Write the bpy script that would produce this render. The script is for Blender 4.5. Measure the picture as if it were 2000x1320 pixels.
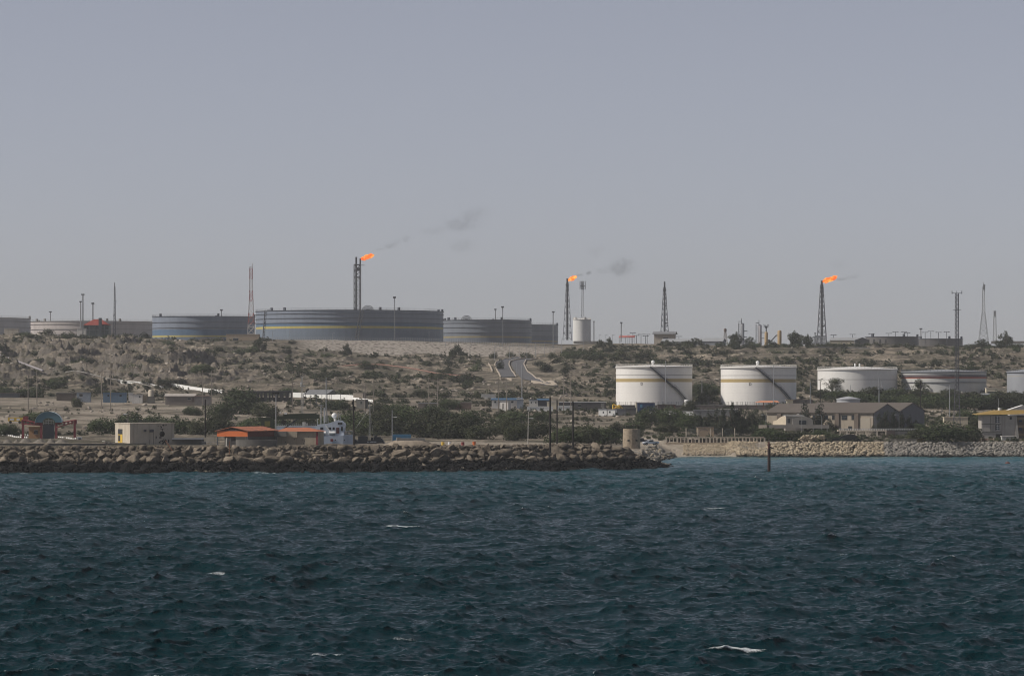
import bpy, bmesh, math, random
import numpy as np
from mathutils import Vector, Matrix
random.seed(7)
RG = np.random.default_rng(7)
for o in list(bpy.data.objects): bpy.data.objects.remove(o)
scene = bpy.context.scene
COL = scene.collection
R = math.radians

# ------------------------------------------------------------------ camera
F = 7143.0      # focal length in photo pixels (photo is 2000 wide)
CH = 20.0       # eye height above the sea, metres
HY = 766.0      # row of the true horizon
cam = bpy.data.cameras.new('camera'); cam.lens = F/2000*36; cam.sensor_width = 36
cam.shift_y = (HY-660)/2000; cam.clip_start = 1; cam.clip_end = 30000
camo = bpy.data.objects.new('camera', cam); COL.objects.link(camo)
camo.location = (0, 0, CH); camo.rotation_euler = (R(90), 0, 0); scene.camera = camo

# ------------------------------------------------------------------ sky, sun, exposure
SUN_EL, SUN_AZ = R(44), R(-98)      # azimuth measured from +Y towards +X
world = bpy.data.worlds.new('World'); scene.world = world; world.use_nodes = True
nt = world.node_tree; bg = nt.nodes['Background']
sky = nt.nodes.new('ShaderNodeTexSky'); sky.sky_type = 'NISHITA'; sky.sun_disc = False
sky.sun_elevation = SUN_EL; sky.sun_rotation = SUN_AZ
sky.air_density = 0.65; sky.dust_density = 0.5; sky.ozone_density = 1.0
hs = nt.nodes.new('ShaderNodeHueSaturation'); hs.inputs['Saturation'].default_value = 0.42
nt.links.new(sky.outputs[0], hs.inputs['Color']); tn = nt.nodes.new('ShaderNodeMix'); tn.data_type = 'RGBA'; tn.blend_type = 'MULTIPLY'; tn.inputs['Factor'].default_value = 1
tn.inputs['B'].default_value = (1.0, .965, 1.035, 1)
nt.links.new(hs.outputs[0], tn.inputs['A']); nt.links.new(tn.outputs['Result'], bg.inputs[0])
bg.inputs[1].default_value = 0.0735
sd = Vector((math.sin(SUN_AZ)*math.cos(SUN_EL), math.cos(SUN_AZ)*math.cos(SUN_EL), math.sin(SUN_EL)))
sl = bpy.data.lights.new('sun', 'SUN'); sl.energy = 4.2; sl.angle = R(0.6); sl.color = (1, .93, .84)
slo = bpy.data.objects.new('sun', sl); COL.objects.link(slo)
slo.rotation_euler = sd.to_track_quat('Z', 'Y').to_euler(); slo.location = (-300, 800, 400)
scene.view_settings.view_transform = 'Standard'; scene.view_settings.look = 'None'
scene.view_settings.exposure = 0.0; scene.view_settings.gamma = 1
scene.render.engine = 'CYCLES'
cy = scene.cycles; cy.max_bounces = 4; cy.diffuse_bounces = 2; cy.glossy_bounces = 2; cy.transmission_bounces = 2
cy.volume_bounces = 1; cy.transparent_max_bounces = 8; cy.volume_step_rate = 2.0; cy.volume_max_steps = 64
cy.use_denoising = True; cy.pixel_filter_type = 'BLACKMAN_HARRIS'; cy.filter_width = 1.05; cy.caustics_reflective = False; cy.caustics_refractive = False
HAZE_DENSITY = 0.00006

# ------------------------------------------------------------------ helpers
def S(Y): return Y/F
def W(px, py, Y): return Vector(((px-1000)*Y/F, Y, CH+(HY-py)*Y/F))

def nmat(name):
    m = bpy.data.materials.new(name); m.use_nodes = True
    t = m.node_tree; b = t.nodes['Principled BSDF']
    return m, t, b
_mats = {}
def M(name, col, rough=.8, var=.18, scale=.8, bump=0.0, metal=0.0, streak=0.0, spec=.3):
    """painted / stained surface: base colour broken up by two noises, optional rain streaks"""
    if name in _mats: return _mats[name]
    m, t, b = nmat(name); N = t.nodes; L = t.links
    tc = N.new('ShaderNodeTexCoord')
    n1 = N.new('ShaderNodeTexNoise'); n1.inputs['Scale'].default_value = scale; n1.inputs['Detail'].default_value = 6
    n1.inputs['Roughness'].default_value = .65
    L.new(tc.outputs['Object'], n1.inputs['Vector'])
    r = N.new('ShaderNodeValToRGB'); r.color_ramp.elements[0].position = .3; r.color_ramp.elements[1].position = .7
    c0 = [max(0, c*(1-var)) for c in col]; c1 = [min(1, c*(1+var)) for c in col]
    r.color_ramp.elements[0].color = (*c0, 1); r.color_ramp.elements[1].color = (*c1, 1)
    L.new(n1.outputs[0], r.inputs[0])
    out = r.outputs[0]
    if streak > 0:
        mp = N.new('ShaderNodeMapping'); mp.inputs['Scale'].default_value = (1.3, 1.3, .07)
        n2 = N.new('ShaderNodeTexNoise'); n2.inputs['Scale'].default_value = 1.2; n2.inputs['Detail'].default_value = 5
        L.new(tc.outputs['Object'], mp.inputs[0]); L.new(mp.outputs[0], n2.inputs['Vector'])
        mr = N.new('ShaderNodeMapRange'); mr.inputs[1].default_value = .5; mr.inputs[2].default_value = .75
        mr.inputs[3].default_value = 0; mr.inputs[4].default_value = streak
        L.new(n2.outputs[0], mr.inputs[0])
        mx = N.new('ShaderNodeMix'); mx.data_type = 'RGBA'
        L.new(mr.outputs[0], mx.inputs['Factor']); L.new(out, mx.inputs['A'])
        mx.inputs['B'].default_value = (col[0]*.35+.02, col[1]*.3+.015, col[2]*.25+.01, 1)
        out = mx.outputs['Result']
    L.new(out, b.inputs['Base Color'])
    b.inputs['Roughness'].default_value = rough; b.inputs['Metallic'].default_value = metal
    b.inputs['Specular IOR Level'].default_value = spec
    if bump > 0:
        bp = N.new('ShaderNodeBump'); bp.inputs['Strength'].default_value = .8; bp.inputs['Distance'].default_value = bump
        L.new(n1.outputs[0], bp.inputs['Height']); L.new(bp.outputs[0], b.inputs['Normal'])
    _mats[name] = m
    return m

class MB:
    def __init__(s): s.v = []; s.f = []
    def add(s, vs, fs):
        k = len(s.v); s.v += [tuple(v) for v in vs]; s.f += [tuple(i+k for i in f) for f in fs]; return s
    def box(s, c, d, rz=0, ry=0, rx=0):
        hx, hy, hz = d[0]/2, d[1]/2, d[2]/2
        vs = [Vector((x, y, z)) for x in (-hx, hx) for y in (-hy, hy) for z in (-hz, hz)]
        if rz or ry or rx:
            m = Matrix.Rotation(rz, 3, 'Z') @ Matrix.Rotation(ry, 3, 'Y') @ Matrix.Rotation(rx, 3, 'X'); vs = [m@v for v in vs]
        c = Vector(c)
        return s.add([v+c for v in vs], [(0,1,3,2),(4,6,7,5),(0,4,5,1),(2,3,7,6),(0,2,6,4),(1,5,7,3)])
    def bx(s, x0, x1, y0, y1, z0, z1): return s.box(((x0+x1)/2,(y0+y1)/2,(z0+z1)/2), (x1-x0, y1-y0, z1-z0))
    def cyl(s, p0, p1, r0, r1=None, n=8, cap=True):
        if r1 is None: r1 = r0
        p0 = Vector(p0); p1 = Vector(p1); d = (p1-p0)
        if d.length < 1e-6: return s
        q = d.to_track_quat('Z', 'Y'); vs = []
        for p, r in ((p0, r0), (p1, r1)):
            for i in range(n):
                a = 2*math.pi*i/n; vs.append(p + q@Vector((r*math.cos(a), r*math.sin(a), 0)))
        fs = [(i, (i+1)%n, n+(i+1)%n, n+i) for i in range(n)]
        if cap: fs += [tuple(range(n-1, -1, -1)), tuple(range(n, 2*n))]
        return s.add(vs, fs)
    def bar(s, p0, p1, w): return s.cyl(p0, p1, w*.6, w*.6, 4, False)
    def prism(s, poly, y0, y1):      # polygon in xz, extruded along y
        n = len(poly); vs = [(x, y0, z) for x, z in poly] + [(x, y1, z) for x, z in poly]
        return s.add(vs, [tuple(range(n)), tuple(range(2*n-1, n-1, -1))] + [(i, n+i, n+(i+1)%n, (i+1)%n) for i in range(n)])
    def slab(s, poly, z0, z1):       # polygon in xy, extruded along z
        n = len(poly); vs = [(x, y, z0) for x, y in poly] + [(x, y, z1) for x, y in poly]
        return s.add(vs, [tuple(range(n-1,-1,-1)), tuple(range(n, 2*n))] + [(i, (i+1)%n, n+(i+1)%n, n+i) for i in range(n)])
    def lathe(s, prof, n=48, c=(0,0), cap=False):
        k = len(prof); vs = []
        for r, z in prof:
            for i in range(n):
                a = 2*math.pi*i/n; vs.append((c[0]+r*math.cos(a), c[1]+r*math.sin(a), z))
        fs = [(j*n+i, j*n+(i+1)%n, (j+1)*n+(i+1)%n, (j+1)*n+i) for j in range(k-1) for i in range(n)]
        if cap: fs.append(tuple((k-1)*n+i for i in range(n)))
        return s.add(vs, fs)
    def ball(s, c, r, n=12, sz=1):
        pr = [(r*math.cos(a), c[2]+sz*r*math.sin(a)) for a in [math.pi*(j/(n//2)-.5) for j in range(n//2+1)]]
        return s.lathe([(max(a, .001), b) for a, b in pr], n, (c[0], c[1]))
    def build(s, name, mat, parent=None, smooth=False):
        me = bpy.data.meshes.new(name); me.from_pydata(s.v, [], s.f)
        if smooth:
            me.polygons.foreach_set('use_smooth', [True]*len(me.polygons))
            try: me.set_sharp_from_angle(angle=R(40))
            except Exception: pass
        me.materials.append(mat); me.update()
        o = bpy.data.objects.new(name, me); COL.objects.link(o)
        if parent: o.parent = parent
        return o
def npmesh(name, v, f, mat, smooth=False, k=4):
    me = bpy.data.meshes.new(name); nv = len(v); nf = len(f)
    me.vertices.add(nv); me.vertices.foreach_set('co', np.ascontiguousarray(v, dtype=np.float32).ravel())
    me.loops.add(nf*k); me.loops.foreach_set('vertex_index', np.ascontiguousarray(f, dtype=np.int32).ravel())
    me.polygons.add(nf); me.polygons.foreach_set('loop_start', np.arange(0, nf*k, k, dtype=np.int32))
    me.polygons.foreach_set('loop_total', np.full(nf, k, dtype=np.int32))
    if smooth: me.polygons.foreach_set('use_smooth', np.ones(nf, dtype=bool))
    me.update(calc_edges=True); me.materials.append(mat)
    return me
def link(name, me, parent=None):
    o = bpy.data.objects.new(name, me); COL.objects.link(o)
    if parent: o.parent = parent
    return o
AUTO = []
def tag(o, label=None, cat=None, group=None, kind=None, auto=False):
    if label: o['label'] = label
    if cat: o['category'] = cat
    if group: o['group'] = group
    if kind: o['kind'] = kind
    if auto: AUTO.append(o)
    return o
def T(name, label, cat, loc=(0,0,0), rz=0, group=None, auto=False):
    o = bpy.data.objects.new(name, None); COL.objects.link(o); o.empty_display_size = .5
    o.location = loc; o.rotation_euler = (0, 0, rz)
    return tag(o, label, cat, group, auto=auto)
KIDS = {}
def dup(root, loc, rz=0, sc=(1,1,1), label=None, group=None, auto=False):
    if root.name not in KIDS:
        KIDS[root.name] = [(c, [g for g in bpy.data.objects if g.parent == c]) for c in bpy.data.objects if c.parent == root]
    r = root.copy(); COL.objects.link(r); r.location = loc; r.rotation_euler = (0, 0, rz); r.scale = sc
    for c, gs in KIDS[root.name]:
        d = c.copy(); COL.objects.link(d); d.parent = r
        for g in gs:
            e = g.copy(); COL.objects.link(e); e.parent = d
    if label: r['label'] = label
    if group: r['group'] = group
    if auto: AUTO.append(r)
    return r

# ------------------------------------------------------------------ noise (numpy)
_tab = RG.random((512, 512))
def vnoise(x, y, seed=0):
    x = x + seed*17.31; y = y + seed*9.73
    xi = np.floor(x).astype(np.int64); yi = np.floor(y).astype(np.int64); fx = x-xi; fy = y-yi
    fx = fx*fx*fx*(fx*(fx*6-15)+10); fy = fy*fy*fy*(fy*(fy*6-15)+10)
    a = _tab[xi % 512, yi % 512]; b = _tab[(xi+1) % 512, yi % 512]; c = _tab[xi % 512, (yi+1) % 512]; d = _tab[(xi+1) % 512, (yi+1) % 512]
    return (a*(1-fx)+b*fx)*(1-fy)+(c*(1-fx)+d*fx)*fy
def fbm(x, y, o=5, seed=0, ridge=False, g=.5):
    t = 0; a = 1; n = 0
    for i in range(o):
        v = vnoise(x, y, seed+i)
        if ridge: v = 1-np.abs(2*v-1)
        t = t+a*v; n += a; a *= g; x = x*2.03; y = y*2.03
    return t/n

# ------------------------------------------------------------------ terrain
YS = np.array([960, 1050, 1150, 1250, 1400, 1500, 1600, 1700, 1850, 2000, 2060, 2110, 2160])
PR = {   # photo column: row of the ground at each distance
 0:   [869,860,848,830,800,781,765,735,692,660,657,656,656],
 250: [869,860,848,830,802,784,768,738,694,665,663,662,662],
 400: [870,861,848,831,803,785,768,742,704,673,669,668,667],
 500: [870,861,848,832,804,786,769,744,706,682,671,665,664],
 620: [870,862,849,833,806,787,769,748,716,696,685,664,664],
 750: [870,862,850,835,806,787,769,750,720,702,696,666,665],
 900: [870,862,850,836,806,787,769,750,720,703,697,671,668],
 1000:[870,862,850,837,806,788,770,748,718,702,697,679,670],
 1090:[870,862,850,837,806,789,770,745,716,694,688,681,672],
 1200:[882,877,862,838,810,792,768,742,712,688,678,672,671],
 1400:[880,872,862,845,815,793,766,740,712,688,679,675,674],
 1700:[880,872,863,846,816,794,771,742,712,690,681,677,676],
 2000:[880,872,863,846,816,794,771,742,712,690,681,677,676]}
pk = np.array(sorted(PR)); PZ = np.array([[CH+(HY-p)*y/F for p, y in zip(PR[k], YS)] for k in pk])
def bump2(px, Y, c, y, w, h): return np.exp(-((px-c)/w)**2-((Y-y)/h)**2)
def coast(px): return np.interp(px, [-400, 0, 600, 1000, 1200, 1270, 1300, 1318, 1318.5, 2000], [893, 898, 908, 921, 944, 958, 966, 985, 1131, 1131])
def crest(px): return np.interp(px, [0, 1150, 1200, 1240, 1270, 1300, 1318], [6.3, 6.3, 5.3, 3.9, 2.3, .8, 0])
def base_h(px, Y):
    px = np.asarray(px, float); Y = np.asarray(Y, float)
    ci = np.interp(px, pk, np.arange(len(pk))); ri = np.interp(Y, YS, np.arange(len(YS)))
    c0 = np.clip(np.floor(ci).astype(int), 0, len(pk)-2); r0 = np.clip(np.floor(ri).astype(int), 0, len(YS)-2)
    fc = ci-c0; fr = ri-r0; fc = fc*fc*(3-2*fc)
    z = (PZ[c0, r0]*(1-fc)+PZ[c0+1, r0]*fc)*(1-fr)+(PZ[c0, r0+1]*(1-fc)+PZ[c0+1, r0+1]*fc)*fr
    z = z - np.clip(Y-2400, 0, None)*.012
    # coast
    yc = coast(px); d = Y-yc
    beach = np.clip((1450-px)/30, 0, 1)
    rip = 0
    lim_b = np.minimum(d*.48, crest(px)) - 1.2
    lim_b = np.where(d > 14, crest(px)-.35 + np.clip(d-26, 0, None)*.12, lim_b)
    lim_b = np.where((px > 1195) & (d > 14) & (Y < 1125), np.minimum(lim_b, 6.3-.12*np.clip(px-1195, 0, 25)), lim_b)
    db = Y-1131.0; back = np.where(db < 5, db*.075-.1, .28+(db-5)*.31)
    edge = np.interp(Y, [960, 1000, 1080, 1131], [1300, 1278, 1292, 1330]); zr = np.minimum((edge-px)*Y/F*.5, 4.3)
    w = np.clip((px-1200)/55, 0, 1)*np.clip((d-20)/8, 0, 1)
    lim_b = np.minimum(lim_b, (1-w)*300+w*np.where(Y > 1131, np.maximum(back, zr), zr))
    lim_r = d*.62-1.0
    lim_r = np.where(beach > 0, lim_r*(1-beach)+beach*np.where(d < 5, d*.075-.1, .28+(d-5)*.31), lim_r)
    z = np.minimum(z, np.where(px > 1318.4, lim_r, lim_b))
    # harbour basin behind the breakwater
    basin = np.clip((px-525)/12, 0, 1)*np.clip((762-px)/12, 0, 1)*np.clip((Y-978)/6, 0, 1)*np.clip((1046-Y)/8, 0, 1)
    z = z*(1-basin)-4*basin
    return z
def detail_h(px, X, Y):
    cliff = np.clip((560-px)/160, 0, 1)*np.clip((Y-1610)/60, 0, 1)*np.clip((2010-Y)/60, 0, 1)
    slope = np.clip((Y-1560)/80, 0, 1)*np.clip((2080-Y)/60, 0, 1)
    road = np.clip(1.4*bump2(px, Y, 1010, 1830, 62, 230), 0, 1)
    emb = np.clip((px-560)/60, 0, 1)*np.clip((1120-px)/40, 0, 1)*np.clip((Y-2035)/15, 0, 1)
    far = np.clip((Y-2130)/20, 0, 1)
    a = X*.95+Y*.30; b = X*.30-Y*.95
    wq = fbm(X/30, Y/40, 3, 15)*2.2
    r1 = fbm(a/26+wq, b/120+wq, 4, 3, True, .42)-.55
    r2 = fbm(X/22, Y/13, 5, 11, True)-.5
    n1 = fbm(X/9, Y/6, 4, 21)-.5
    n2 = fbm(X/60, Y/45, 3, 31)-.5
    line = np.exp(-((px-(1800-Y)*.76)/20)**2)*np.clip((Y-1640)/30, 0, 1)*np.clip((1990-Y)/60, 0, 1)
    line = np.maximum(line, .7*np.exp(-((px-np.interp(Y, [1560, 1640, 1700, 1760, 1830], [330, 240, 160, 95, 40]))/17)**2)*np.clip((1850-Y)/60, 0, 1)*np.clip((Y-1555)/30, 0, 1))
    cliff = cliff*(1-line); slope = slope*(1-.9*line)
    h = cliff*(r1*17+r2*6+n1*2.6-.5)*np.clip((2000-Y)/110, .12, 1) + slope*(1-cliff)*(r2*4.2+n1*1.9+n2*6)*(1-.9*road) + (1-slope)*(n1*.8+n2*1.2+.25*r2)
    zt = (base_h(px, Y)+h)/3.6+fbm(X/40, Y/60, 2, 55)*1.5; h = h+(cliff+.45*slope*(1-road))*1.3*(np.abs((zt % 1)-.35)-.3)*2
    land = np.clip((base_h(px, Y)-1.5)/3, 0, 1)
    return h*(1-emb)*(1-far*.85)*land + emb*n1*.7
GU = np.concatenate([np.linspace(-.36, -.155, 60)[:-1], np.linspace(-.155, .155, 920), np.linspace(.155, .36, 60)[1:]])
GY = np.concatenate([np.arange(880, 2165, 1.6), 2165+np.cumsum(np.linspace(4, 60, 36))])
uu, yy = np.meshgrid(GU, GY); PXg = 1000+uu*F
GZ = base_h(PXg, yy)+detail_h(PXg, uu*yy, yy)
def gz(X, Y):
    ui = np.interp(X/Y, GU, np.arange(len(GU))); yi = np.interp(Y, GY, np.arange(len(GY)))
    a = min(int(ui), len(GU)-2); b = min(int(yi), len(GY)-2); fa = ui-a; fb = yi-b
    return float((GZ[b, a]*(1-fa)+GZ[b, a+1]*fa)*(1-fb)+(GZ[b+1, a]*(1-fa)+GZ[b+1, a+1]*fa)*fb)
_march = np.arange(965, 2150, 1.5)
def YAT(px, py):
    y0 = max(965, float(coast(px))+10); ys = _march[_march > y0]
    pr = HY-(base_h(np.full(len(ys), float(px)), ys)-CH)*F/ys
    i = np.argmax(pr <= py)
    if pr[i] > py: return float(ys[int(np.argmin(pr))])
    return float(ys[i])
def AT(px, py, Y=None):
    """ground point seen at this photo position"""
    if Y is None: Y = YAT(px, py)
    X = (px-1000)*Y/F
    return Vector((X, Y, gz(X, Y)))

def m_ground():
    m, t, b = nmat('limestone_ground'); N = t.nodes; L = t.links
    g = N.new('ShaderNodeNewGeometry')
    def noise(scale, det=8, rough=.6, vec=None, dist=0):
        n = N.new('ShaderNodeTexNoise'); n.inputs['Scale'].default_value = scale; n.inputs['Detail'].default_value = det
        n.inputs['Roughness'].default_value = rough; n.inputs['Distortion'].default_value = dist
        L.new(vec or g.outputs['Position'], n.inputs['Vector']); return n
    def ramp(src, stops):
        r = N.new('ShaderNodeValToRGB'); e = r.color_ramp.elements
        e[0].position, e[0].color = stops[0][0], (*stops[0][1], 1); e[1].position, e[1].color = stops[-1][0], (*stops[-1][1], 1)
        for p, c in stops[1:-1]:
            k = e.new(p); k.color = (*c, 1)
        L.new(src, r.inputs[0]); return r
    def mix(f, a, bb, mode='MIX'):
        x = N.new('ShaderNodeMix'); x.data_type = 'RGBA'; x.blend_type = mode
        if isinstance(f, float): x.inputs['Factor'].default_value = f
        else: L.new(f, x.inputs['Factor'])
        for s, v in (('A', a), ('B', bb)):
            if isinstance(v, tuple): x.inputs[s].default_value = (*v, 1)
            else: L.new(v, x.inputs[s])
        return x.outputs['Result']
    mp = N.new('ShaderNodeMapping'); mp.inputs['Scale'].default_value = (.5, 1, 1.2); L.new(g.outputs['Position'], mp.inputs[0])
    n1 = noise(.11, 10, .68, mp.outputs[0], .6)
    rock = ramp(n1.outputs[0], [(.30, (.045,.040,.034)), (.42, (.13,.113,.092)), (.54, (.26,.225,.18)), (.70, (.40,.35,.285))])
    n2 = noise(.9, 6, .7)
    c = mix(.7, rock.outputs[0], ramp(n2.outputs[0], [(.3, (.45,.45,.45)), (.5, (.95,.95,.95)), (.7, (1.35,1.33,1.3))]).outputs[0], 'MULTIPLY')
    ms = N.new('ShaderNodeMapping'); ms.inputs['Scale'].default_value = (.03, .03, .55); L.new(g.outputs['Position'], ms.inputs[0])
    c = mix(.75, c, ramp(noise(1.0, 5, .7, ms.outputs[0], .5).outputs[0], [(.36, (.50,.49,.48)), (.5, (1.0,.99,.97)), (.62, (1.28,1.25,1.2))]).outputs[0], 'MULTIPLY')
    # low scrub and dry grass between the stones
    n3 = noise(.045, 8, .75, None, 1.0)
    sc = ramp(n3.outputs[0], [(.47, (0,0,0)), (.57, (.85,.85,.85))])
    c = mix(sc.outputs[0], c, (.075,.072,.05))
    at = N.new('ShaderNodeAttribute'); at.attribute_name = 'gravel'
    vo = N.new('ShaderNodeTexVoronoi'); vo.inputs['Scale'].default_value = .55; L.new(g.outputs['Position'], vo.inputs['Vector'])
    gr = ramp(vo.outputs['Distance'], [(.0, (.44,.40,.35)), (.5, (.34,.305,.265)), (.85, (.09,.08,.07))])
    c = mix(at.outputs['Fac'], c, gr.outputs[0])
    at2 = N.new('ShaderNodeAttribute'); at2.attribute_name = 'sand'
    sa = ramp(noise(.4, 6).outputs[0], [(.3, (.30,.26,.21)), (.7, (.45,.395,.325))])
    c = mix(at2.outputs['Fac'], c, sa.outputs[0])
    sn = N.new('ShaderNodeSeparateXYZ'); L.new(g.outputs['Normal'], sn.inputs[0])   # steep faces go to darker grey rock, their shade painted in by slope
    st = N.new('ShaderNodeMapRange'); st.inputs[1].default_value = .93; st.inputs[2].default_value = .72; st.inputs[3].default_value = 0; st.inputs[4].default_value = .8; L.new(sn.outputs[2], st.inputs[0])
    c = mix(st.outputs[0], c, mix(n2.outputs[0], (.065,.058,.052), (.24,.215,.19)))
    L.new(c, b.inputs['Base Color']); b.inputs['Roughness'].default_value = .95; b.inputs['Specular IOR Level'].default_value = .1
    bp = N.new('ShaderNodeBump'); bp.inputs['Strength'].default_value = 1; bp.inputs['Distance'].default_value = 1.2
    ad = N.new('ShaderNodeMath'); ad.operation = 'ADD'; L.new(noise(.3, 8, .7).outputs[0], ad.inputs[0]); L.new(noise(1.1, 5, .7).outputs[0], ad.inputs[1])
    L.new(ad.outputs[0], bp.inputs['Height']); L.new(bp.outputs[0], b.inputs['Normal'])
    return m
nu, ny = len(GU), len(GY)
idx = np.arange(nu*ny).reshape(ny, nu)
quads = np.stack([idx[:-1,:-1], idx[:-1,1:], idx[1:,1:], idx[1:,:-1]], -1).reshape(-1, 4)
v = np.stack([uu*yy, yy, GZ], -1).reshape(-1, 3)
me = npmesh('ground', v, quads, m_ground(), True)
emb = (np.clip((PXg-560)/60, 0, 1)*np.clip((1110-PXg)/40, 0, 1)*np.clip((yy-2056)/6, 0, 1)*np.clip((2130-yy)/10, 0, 1))
a = me.attributes.new('gravel', 'FLOAT', 'POINT'); a.data.foreach_set('value', emb.astype(np.float32).ravel())
sand = np.clip((PXg-1180)/60, 0, 1)*np.clip((1560-PXg)/60, 0, 1)*np.clip((1200-yy)/25, 0, 1)
sand = np.maximum(sand, np.clip((GZ*-1+3.0)/1.5, 0, 1)*np.clip((PXg-1250)/20, 0, 1))
sand = np.maximum(sand, .75*np.clip((PXg-700)/60, 0, 1)*np.clip((1180-PXg)/60, 0, 1)*np.clip((1030-yy)/20, 0, 1))
flat = np.clip((yy-1150)/60, 0, 1)*np.clip((1540-yy)/60, 0, 1)*np.where(PXg < 560, 1, .45)
sand = np.maximum(sand, .75*flat*np.clip(fbm(uu*yy/22, yy/30, 4, 77)*4-1.5, 0, 1))
track = np.exp(-((PXg-np.interp(yy, [1560, 1640, 1700, 1760, 1830], [330, 240, 160, 95, 40]))/17)**2)*np.clip((1850-yy)/60, 0, 1)*np.clip((yy-1555)/30, 0, 1)
sand = np.maximum(sand, .85*track)
a = me.attributes.new('sand', 'FLOAT', 'POINT'); a.data.foreach_set('value', sand.astype(np.float32).ravel())
tag(link('ground', me), kind='structure')

# ------------------------------------------------------------------ sea
def fft_tile(L, n, V, wd, amp, seed, small=.25, chop=1.0):
    rg = np.random.default_rng(seed); k1 = 2*np.pi*np.fft.fftfreq(n, L/n)
    kx, ky = np.meshgrid(k1, k1); k = np.hypot(kx, ky); k[0, 0] = 1
    Lw = V*V/9.81; cosw = (kx*math.cos(wd)+ky*math.sin(wd))/k
    P = np.exp(-1/(k*Lw)**2)/k**4*(np.abs(cosw)**2*.9+.1)*np.exp(-(k*small)**2); P = np.where(cosw < 0, P*.25, P); P[0, 0] = 0
    h = (rg.normal(size=(n, n))+1j*rg.normal(size=(n, n)))*np.sqrt(P)
    H = np.fft.ifft2(h).real; s = amp/H.std(); H *= s
    dx = -np.fft.ifft2(-1j*kx/k*h).real*s*chop; dy = -np.fft.ifft2(-1j*ky/k*h).real*s*chop
    return H, dx, dy
def samp(A, L, x, y):
    n = A.shape[0]; fx = (x/L % 1)*n; fy = (y/L % 1)*n; x0 = fx.astype(int) % n; y0 = fy.astype(int) % n
    fx = fx-np.floor(fx); fy = fy-np.floor(fy); x1 = (x0+1) % n; y1 = (y0+1) % n
    return (A[y0, x0]*(1-fx)+A[y0, x1]*fx)*(1-fy)+(A[y1, x0]*(1-fx)+A[y1, x1]*fx)*fy
def m_sea():
    m, t, b = nmat('sea_water'); N = t.nodes; L = t.links
    g = N.new('ShaderNodeNewGeometry')
    at = N.new('ShaderNodeAttribute'); at.attribute_name = 'shallow'
    mx = N.new('ShaderNodeMix'); mx.data_type = 'RGBA'; L.new(at.outputs['Fac'], mx.inputs['Factor'])
    mx.inputs['A'].default_value = (.0005, .0185, .0235, 1); mx.inputs['B'].default_value = (.014, .085, .105, 1)
    fo = N.new('ShaderNodeAttribute'); fo.attribute_name = 'foam'
    n = N.new('ShaderNodeTexNoise'); n.inputs['Scale'].default_value = 8; n.inputs['Detail'].default_value = 8; n.inputs['Roughness'].default_value = .85
    L.new(g.outputs['Position'], n.inputs['Vector'])
    ml = N.new('ShaderNodeMath'); ml.operation = 'MULTIPLY_ADD'; L.new(n.outputs[0], ml.inputs[0]); ml.inputs[1].default_value = 3.0; ml.inputs[2].default_value = -1.7
    ad = N.new('ShaderNodeMath'); ad.operation = 'ADD'; L.new(ml.outputs[0], ad.inputs[0]); L.new(fo.outputs['Fac'], ad.inputs[1])
    mr = N.new('ShaderNodeMapRange'); mr.inputs[1].default_value = .25; mr.inputs[2].default_value = .8; L.new(ad.outputs[0], mr.inputs[0])
    m2 = N.new('ShaderNodeMix'); m2.data_type = 'RGBA'; L.new(mr.outputs[0], m2.inputs['Factor']); L.new(mx.outputs['Result'], m2.inputs['A'])
    m2.inputs['B'].default_value = (.72, .75, .76, 1)
    L.new(m2.outputs['Result'], b.inputs['Base Color'])
    r2 = N.new('ShaderNodeMapRange'); r2.inputs[3].default_value = .12; r2.inputs[4].default_value = .7; L.new(mr.outputs[0], r2.inputs[0])
    L.new(r2.outputs[0], b.inputs['Roughness']); b.inputs['IOR'].default_value = 1.33; b.inputs['Specular IOR Level'].default_value = .14
    mp = N.new('ShaderNodeMapping'); mp.inputs['Scale'].default_value = (1, 1.3, 1); L.new(g.outputs['Position'], mp.inputs[0])
    w = N.new('ShaderNodeTexNoise'); w.inputs['Scale'].default_value = 2.2; w.inputs['Detail'].default_value = 7; w.inputs['Roughness'].default_value = .62; w.inputs['Distortion'].default_value = .4
    L.new(mp.outputs[0], w.inputs['Vector'])
    bp = N.new('ShaderNodeBump'); bp.inputs['Strength'].default_value = 1; bp.inputs['Distance'].default_value = .16
    L.new(w.outputs[0], bp.inputs['Height']); L.new(bp.outputs[0], b.inputs['Normal'])
    return m
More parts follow.
